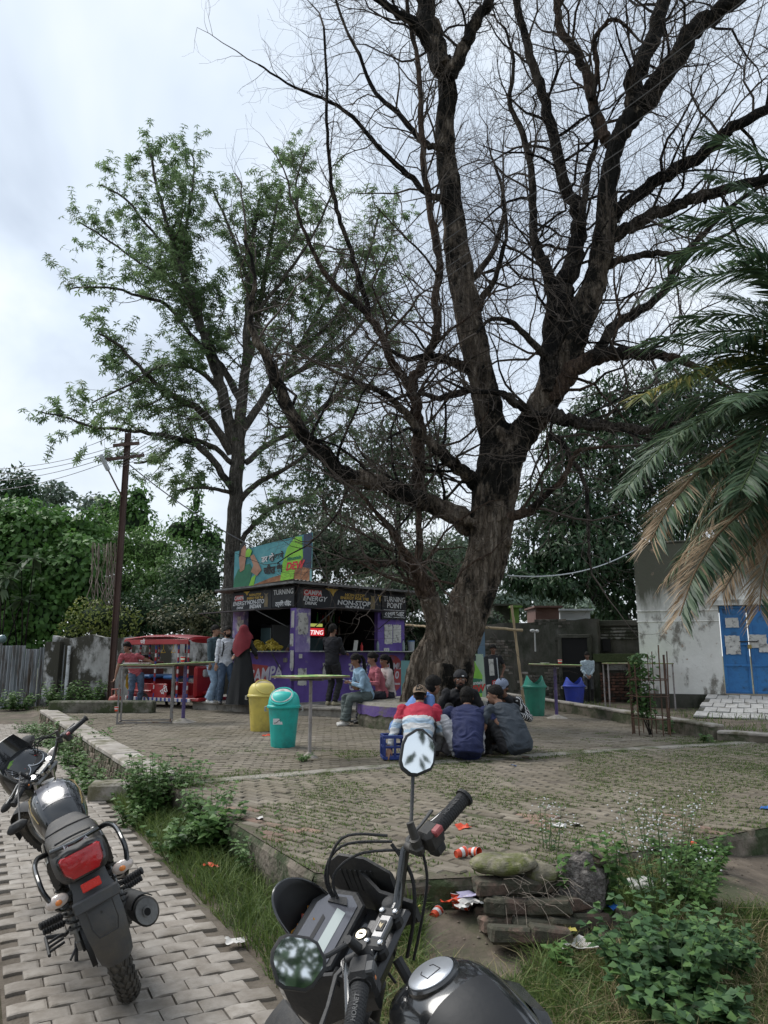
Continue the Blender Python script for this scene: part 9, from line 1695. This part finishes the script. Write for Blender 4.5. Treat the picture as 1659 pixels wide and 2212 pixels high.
for (lab, u, v, k) in (('tall leafy weed clump against the terrace corner right of the concrete step', 330, 1765, dict(h=.60, ns=70, L=.075, W=.05, spread=.30)), ('weed clump behind the tall one, nearer the low wall', 392, 1755, dict(h=.48, ns=46, L=.075, W=.05, spread=.26)), ('broad-leaved weed between path and terrace in the middle of the verge', 470, 1850, dict(h=.40, ns=30, L=.12, W=.075, spread=.22, per=5)), ('leafy weed on the path edge just behind the left motorcycle', 290, 1790, dict(h=.32, ns=20, L=.07, W=.05, spread=.18)), ('weed along the foot of the low wall near the concrete step', 200, 1640, dict(h=.45, ns=26, L=.09, W=.06, spread=.3)), ('weed at the foot of the low wall farther back', 150, 1600, dict(h=.4, ns=24, L=.10, W=.06, spread=.35)), ('small weed tuft on the verge near the foreground motorcycle visor', 560, 1890, dict(h=.26, ns=22, L=.06, W=.035, spread=.18)), ('weed clump drooping from the terrace edge behind the verge grass', 620, 1850, dict(h=.3, ns=26, L=.065, W=.045, spread=.2)), ('low weed on the verge just right of the left motorcycle', 385, 1850, dict(h=.3, ns=26, L=.08, W=.055, spread=.24)), ('weed filling the gap between the tall clump and the terrace edge', 440, 1800, dict(h=.42, ns=34, L=.07, W=.05, spread=.24)),
 ('large lobed-leaf bush in the lower right corner', 1440, 2150, dict(h=.36, ns=60, L=.075, W=.055, spread=.30, m=M_weedd, name='bush', per=8)), ('lobed-leaf bush at the right of the large one', 1560, 2110, dict(h=.24, ns=26, L=.07, W=.048, spread=.2, m=M_weedd)), ('lobed-leaf bush spreading at the bottom right edge', 1480, 2230, dict(h=.24, ns=34, L=.08, W=.06, spread=.25, m=M_weedd)), ('light green nettle growing in front of the rubble pile', 1245, 1990, dict(h=.42, ns=7, L=.075, W=.055, spread=.09, per=8)), ('second light green nettle right of the first, by the rubble', 1312, 1985, dict(h=.42, ns=7, L=.075, W=.055, spread=.09, per=8)), ('small seedling weed below the white paper', 1215, 2120, dict(h=.16, ns=5, L=.07, W=.05, spread=.06, per=4)),
 ('feathery weed with tiny white flowers right of the rubble', 1430, 1960, dict(h=.56, ns=22, L=.05, W=.014, spread=.26, flowers=1, m=M_weedd)), ('thin white-flowered weed standing on the terrace edge behind the rubble', 1190, 1885, dict(h=.42, ns=6, L=.05, W=.014, spread=.10, flowers=1, m=M_weedd)), ('green weed clump at the right edge beyond the muddy patch', 1500, 1880, dict(h=.2, ns=26, L=.07, W=.04, spread=.3)), ('small leafy weed on the bare soil at the right', 1500, 2000, dict(h=.25, ns=16, L=.06, W=.04, spread=.2))):
 wg(lab, u, v, **k)
for lab, u, v, k in (('tuft of weed at the foot of the pole table', 652, 1645, dict(h=.10, ns=14, L=.05, W=.03, spread=.12, per=3)), ('small weed growing by the foot of the right kerb', 1520, 1605, dict(h=.14, ns=8, L=.08, W=.05, spread=.12, per=3)), ('little weed beside the tree guard', 1445, 1585, dict(h=.25, ns=8, L=.08, W=.05, spread=.1, per=4))): p = G(u, v, .3); weed(lab, p.x, p.y, z=.29, **k)
for i in range(7): t_ = .12+i*.125; p = WLA.lerp(WLB, t_)+WLN*rn(.3, .45); weed('weed clump %s along the path side of the low wall, counted from the far end' % ('first', 'second', 'third', 'fourth', 'fifth', 'sixth', 'seventh')[i], p.x, p.y, rn(.18, .38), 18, .08, .05, spread=.28)
for i, x in enumerate((-10.2, -9.0, -8.2)): weed('weed clump at the foot of the left fence, %s of the three' % ('leftmost', 'middle', 'rightmost')[i], x, 21.2, rn(.4, .7), 26, .14, .09, spread=.5)
rb_ = G(1178, 2003, .10); ru = thing('brick_rubble', 'broken pile of old bricks with mossy concrete lumps at the terrace edge', 'rubble', rb_); M_old = mat('old_brick', [(.075, .045, .034), (.13, .082, .062), (.19, .135, .105)], 4, .95, .8, 30, rnd=.35, dirt=(.055, .052, .035), dscale=5, dcov=.54)
om = brickmb(.22, .11, .075, .014); om.v = [tuple(V(p)+V((nz(p[0]*9, p[1]*9, 1, p[2]*30), nz(p[1]*9, p[2]*20, 1), nz(p[0]*12, p[2]*9, 1)))*.012) for p in om.v]; ome = om.mesh('brick', M_old, smooth=False)
for lv, row in enumerate((((-.30, -.14, .1), (-.10, -.17, -.1), (.12, -.16, .15), (-.36, .05, 1.4), (.30, -.1, .3), (.0, .05, 0), (.25, .12, .2), (-.28, -.3, .2), (-.02, -.32, -.2)), ((-.34, -.12, 1.3), (-.22, -.13, .15), (.02, -.14, -.05), (-.36, .08, 1.5), (.24, -.06, .5), (.05, .08, .1)), ((-.34, -.04, .1), (-.14, -.02, .25), (.1, .03, .5), (.32, .08, .3)))):
 for x, y, a in row: inst('brick', ome, ru, rb_+V((x*.82, y+.1+rn(-.01, .01), .035+lv*.082)), Matrix.Rotation(a+rn(-.25, .25), 3, 'Z') @ Matrix.Rotation(rn(-.16, .16), 3, 'X') @ Matrix.Rotation(rn(-.1, .1), 3, 'Y'), (rn(.85, 1.15), 1.05, 1.05))
def lump(c, r, m, nm, amp=.22, par=ru, f=7): mb = MB(); mb.ell(c, r, nu=26, nv=16); mb.v = [tuple(V(c)+(V(p)-V(c))*(1+amp*noise.noise(V(p)*f)+amp*.4*noise.noise(V(p)*f*3))) for p in mb.v]; mb.build(nm, m, par, smooth=False)
M_mossc = mat('mossy_concrete', [(.10, .09, .065), (.20, .18, .13), (.30, .27, .19)], 6, .95, .9, 26, dirt=(.10, .11, .03), dscale=5, dcov=.5); lump(rb_+V((-.20, .12, .30)), (.19, .13, .055), M_mossc, 'concrete_lump'); lump(rb_+V((.02, .14, .24)), (.10, .1, .06), M_mossc, 'concrete_lump'); lump(rb_+V((.24, .12, .17)), (.15, .14, .19), mat('pebbly_concrete', [(.05, .043, .038), (.12, .105, .095), (.23, .21, .19)], 45, .95, 1.2, 60), 'pebble_concrete', .16, f=14); lump(rb_+V((.33, .16, .30)), (.08, .09, .05), M_old, 'concrete_lump')
hb = MB()
for i in range(60): p = rb_+V((rn(-.25, .15), rn(-.16, .08), rn(.14, .27))); d = V((rn(-1, 1), rn(-1, .2), rn(-.7, .3))).normalized(); hb.tube([p, p+d*.06+V((0, 0, .01)), p+d*.14-V((0, 0, .02))], .0013, 3)
hb.build('dry_straw', M_twig_pale, ru, smooth=False, kind='stuff')
M_lr = mat('litter_red', [(.55, .05, .02), (.65, .09, .03)], 8, .5, .1); M_lw = mat('litter_white', [(.5, .48, .45), (.64, .62, .6)], 10, .7, .2); M_lp = mat('litter_lilac', [(.35, .32, .5), (.5, .47, .62)], 12, .6, .3); M_ly = mat('litter_yellow', [(.45, .38, .08)], 6, .5, .1); M_lbl = mat('litter_blue', [(.02, .12, .40)], 6, .5, .1)
def scrap(label, u, v, s, m, z=None, name='wrapper', tilt=.4, cat='litter'):
 p = G(u, v, z) if z is not None else GH(u, v); s *= 1.35; zz = z if z is not None else gh(p.x, p.y)+.06; n = 7; vs = []
 a = rn(0, 6.3); R = Matrix.Rotation(a, 3, 'Z') @ Matrix.Rotation(rn(-tilt, tilt), 3, 'X')
 for j in range(n):
  for i in range(n): x = (i/(n-1)-.5)*s*(1+.3*nz(j, 0, .9, u)); y = (j/(n-1)-.5)*s*.7*(1+.3*nz(i, 3, .9, v)); vs.append(V((p.x, p.y, zz+.012))+R@V((x, y, s*.22*nz(i, j, .45, u+v))))
 mb = MB(); mb.add(vs, [(j*n+i, j*n+i+1, (j+1)*n+i+1, (j+1)*n+i) for j in range(n-1) for i in range(n-1)]); mb.build(name, m, loc=(p.x, p.y, zz), label=label, cat=cat)
for a in (('red paper scrap on the bare soil left of the rubble', 955, 1940, .08, M_lr), ('white cup base on the soil left of the rubble', 1000, 1995, .07, M_lw), ('crumpled silver packet at the foot of the rubble', 1035, 1995, .09, M_ply), ('small orange packet below the terrace rim', 925, 1925, .06, M_lr), ('torn white paper lying beside the large bush', 1250, 2075, .15, M_lw), ('yellow wrapper beside the torn white paper', 1205, 2050, .13, M_ly), ('orange-white wrapper on the path grass by the left motorcycle', 455, 1892, .08, M_lr), ('white-red packet at the path edge in the verge grass', 508, 2050, .08, M_lw), ('small yellow wrapper strip on the bare soil', 890, 2022, .07, M_ly), ('lilac crumpled plastic next to the rubble pile', 1028, 1968, .15, M_lp), ('red wrapper in the litter heap left of the rubble', 975, 1975, .09, M_lr), ('grey-white crumpled packet in the litter heap', 1008, 1978, .10, M_lw), ('pale paper scrap on the terrace edge near the cups', 945, 1852, .07, M_lw), ('clear crushed cup at the terrace edge', 992, 1868, .08, M_ply), ('orange scrap in the grass below the terrace edge', 965, 1890, .06, M_lr), ('white paper on the soil right of the rubble', 1385, 1935, .12, M_lw), ('crumpled grey paper on the mud farther right', 1450, 1930, .14, M_lw), ('red packet on the mud under the flowering weed', 1480, 1845, .10, M_lr), ('orange scrap under the large bush', 1208, 2110, .04, M_lr), ('blue plastic strip by the rubble', 1320, 2000, .10, M_lbl), ('flattened white cup at the bottom right', 1395, 2212, .09, M_lw)): scrap(*a)
for a in (('white scrap on the terrace behind the rubble', 1210, 1785, .08, M_lw, .3), ('second white scrap on the terrace, right of the first', 1245, 1783, .07, M_lw, .3), ('reddish scrap on the terrace among the grassy joints', 1000, 1788, .08, M_lr, .3), ('tiny blue scrap on the terrace at the right', 1110, 1655, .05, M_lbl, .3), ('blue wrapper at the right edge of the terrace', 1655, 1748, .08, M_lbl, .3), ('dark red leaf-like scrap between the bins', 575, 1590, .10, M_lr, .3), ('white scrap on the terrace near the strip', 560, 1770, .06, M_lw, .3)): scrap(*a)
plate('small foil bowl on the strip right of the sitting men', tuple(G(1135, 1642, .31)+V((0, 0, .02))), .05, M_old)
def fallen(label, u, v, z, a): p = G(u, v, z) if z > .2 else GH(u, v); cup(label, tuple(p+V((0, 0, .035))), rot=Matrix.Rotation(a, 3, 'Z') @ Matrix.Rotation(1.45, 3, 'X'), col=M_lr)
fallen('red paper cup lying on its side at the terrace edge', 1015, 1852, .29, .8); fallen('second red cup lying left of the first at the terrace edge', 985, 1858, .29, 2.1); fallen('red cup lying in the litter heap left of the rubble', 985, 1968, .04, 1.2); fallen('crushed red cup on the bare soil patch', 935, 1995, .03, 2.6)
p = GH(985, 1958); cup('red and white cup standing in the litter heap', tuple(p), col=M_lr); cup('red cup standing on the low wall coping', tuple(D(251, 2806/1.8228-3, 13.2)), col=M_lr); p = G(127, 1552, .1); cup('red cup on the ground beyond the low wall end', tuple(p), col=M_lr)
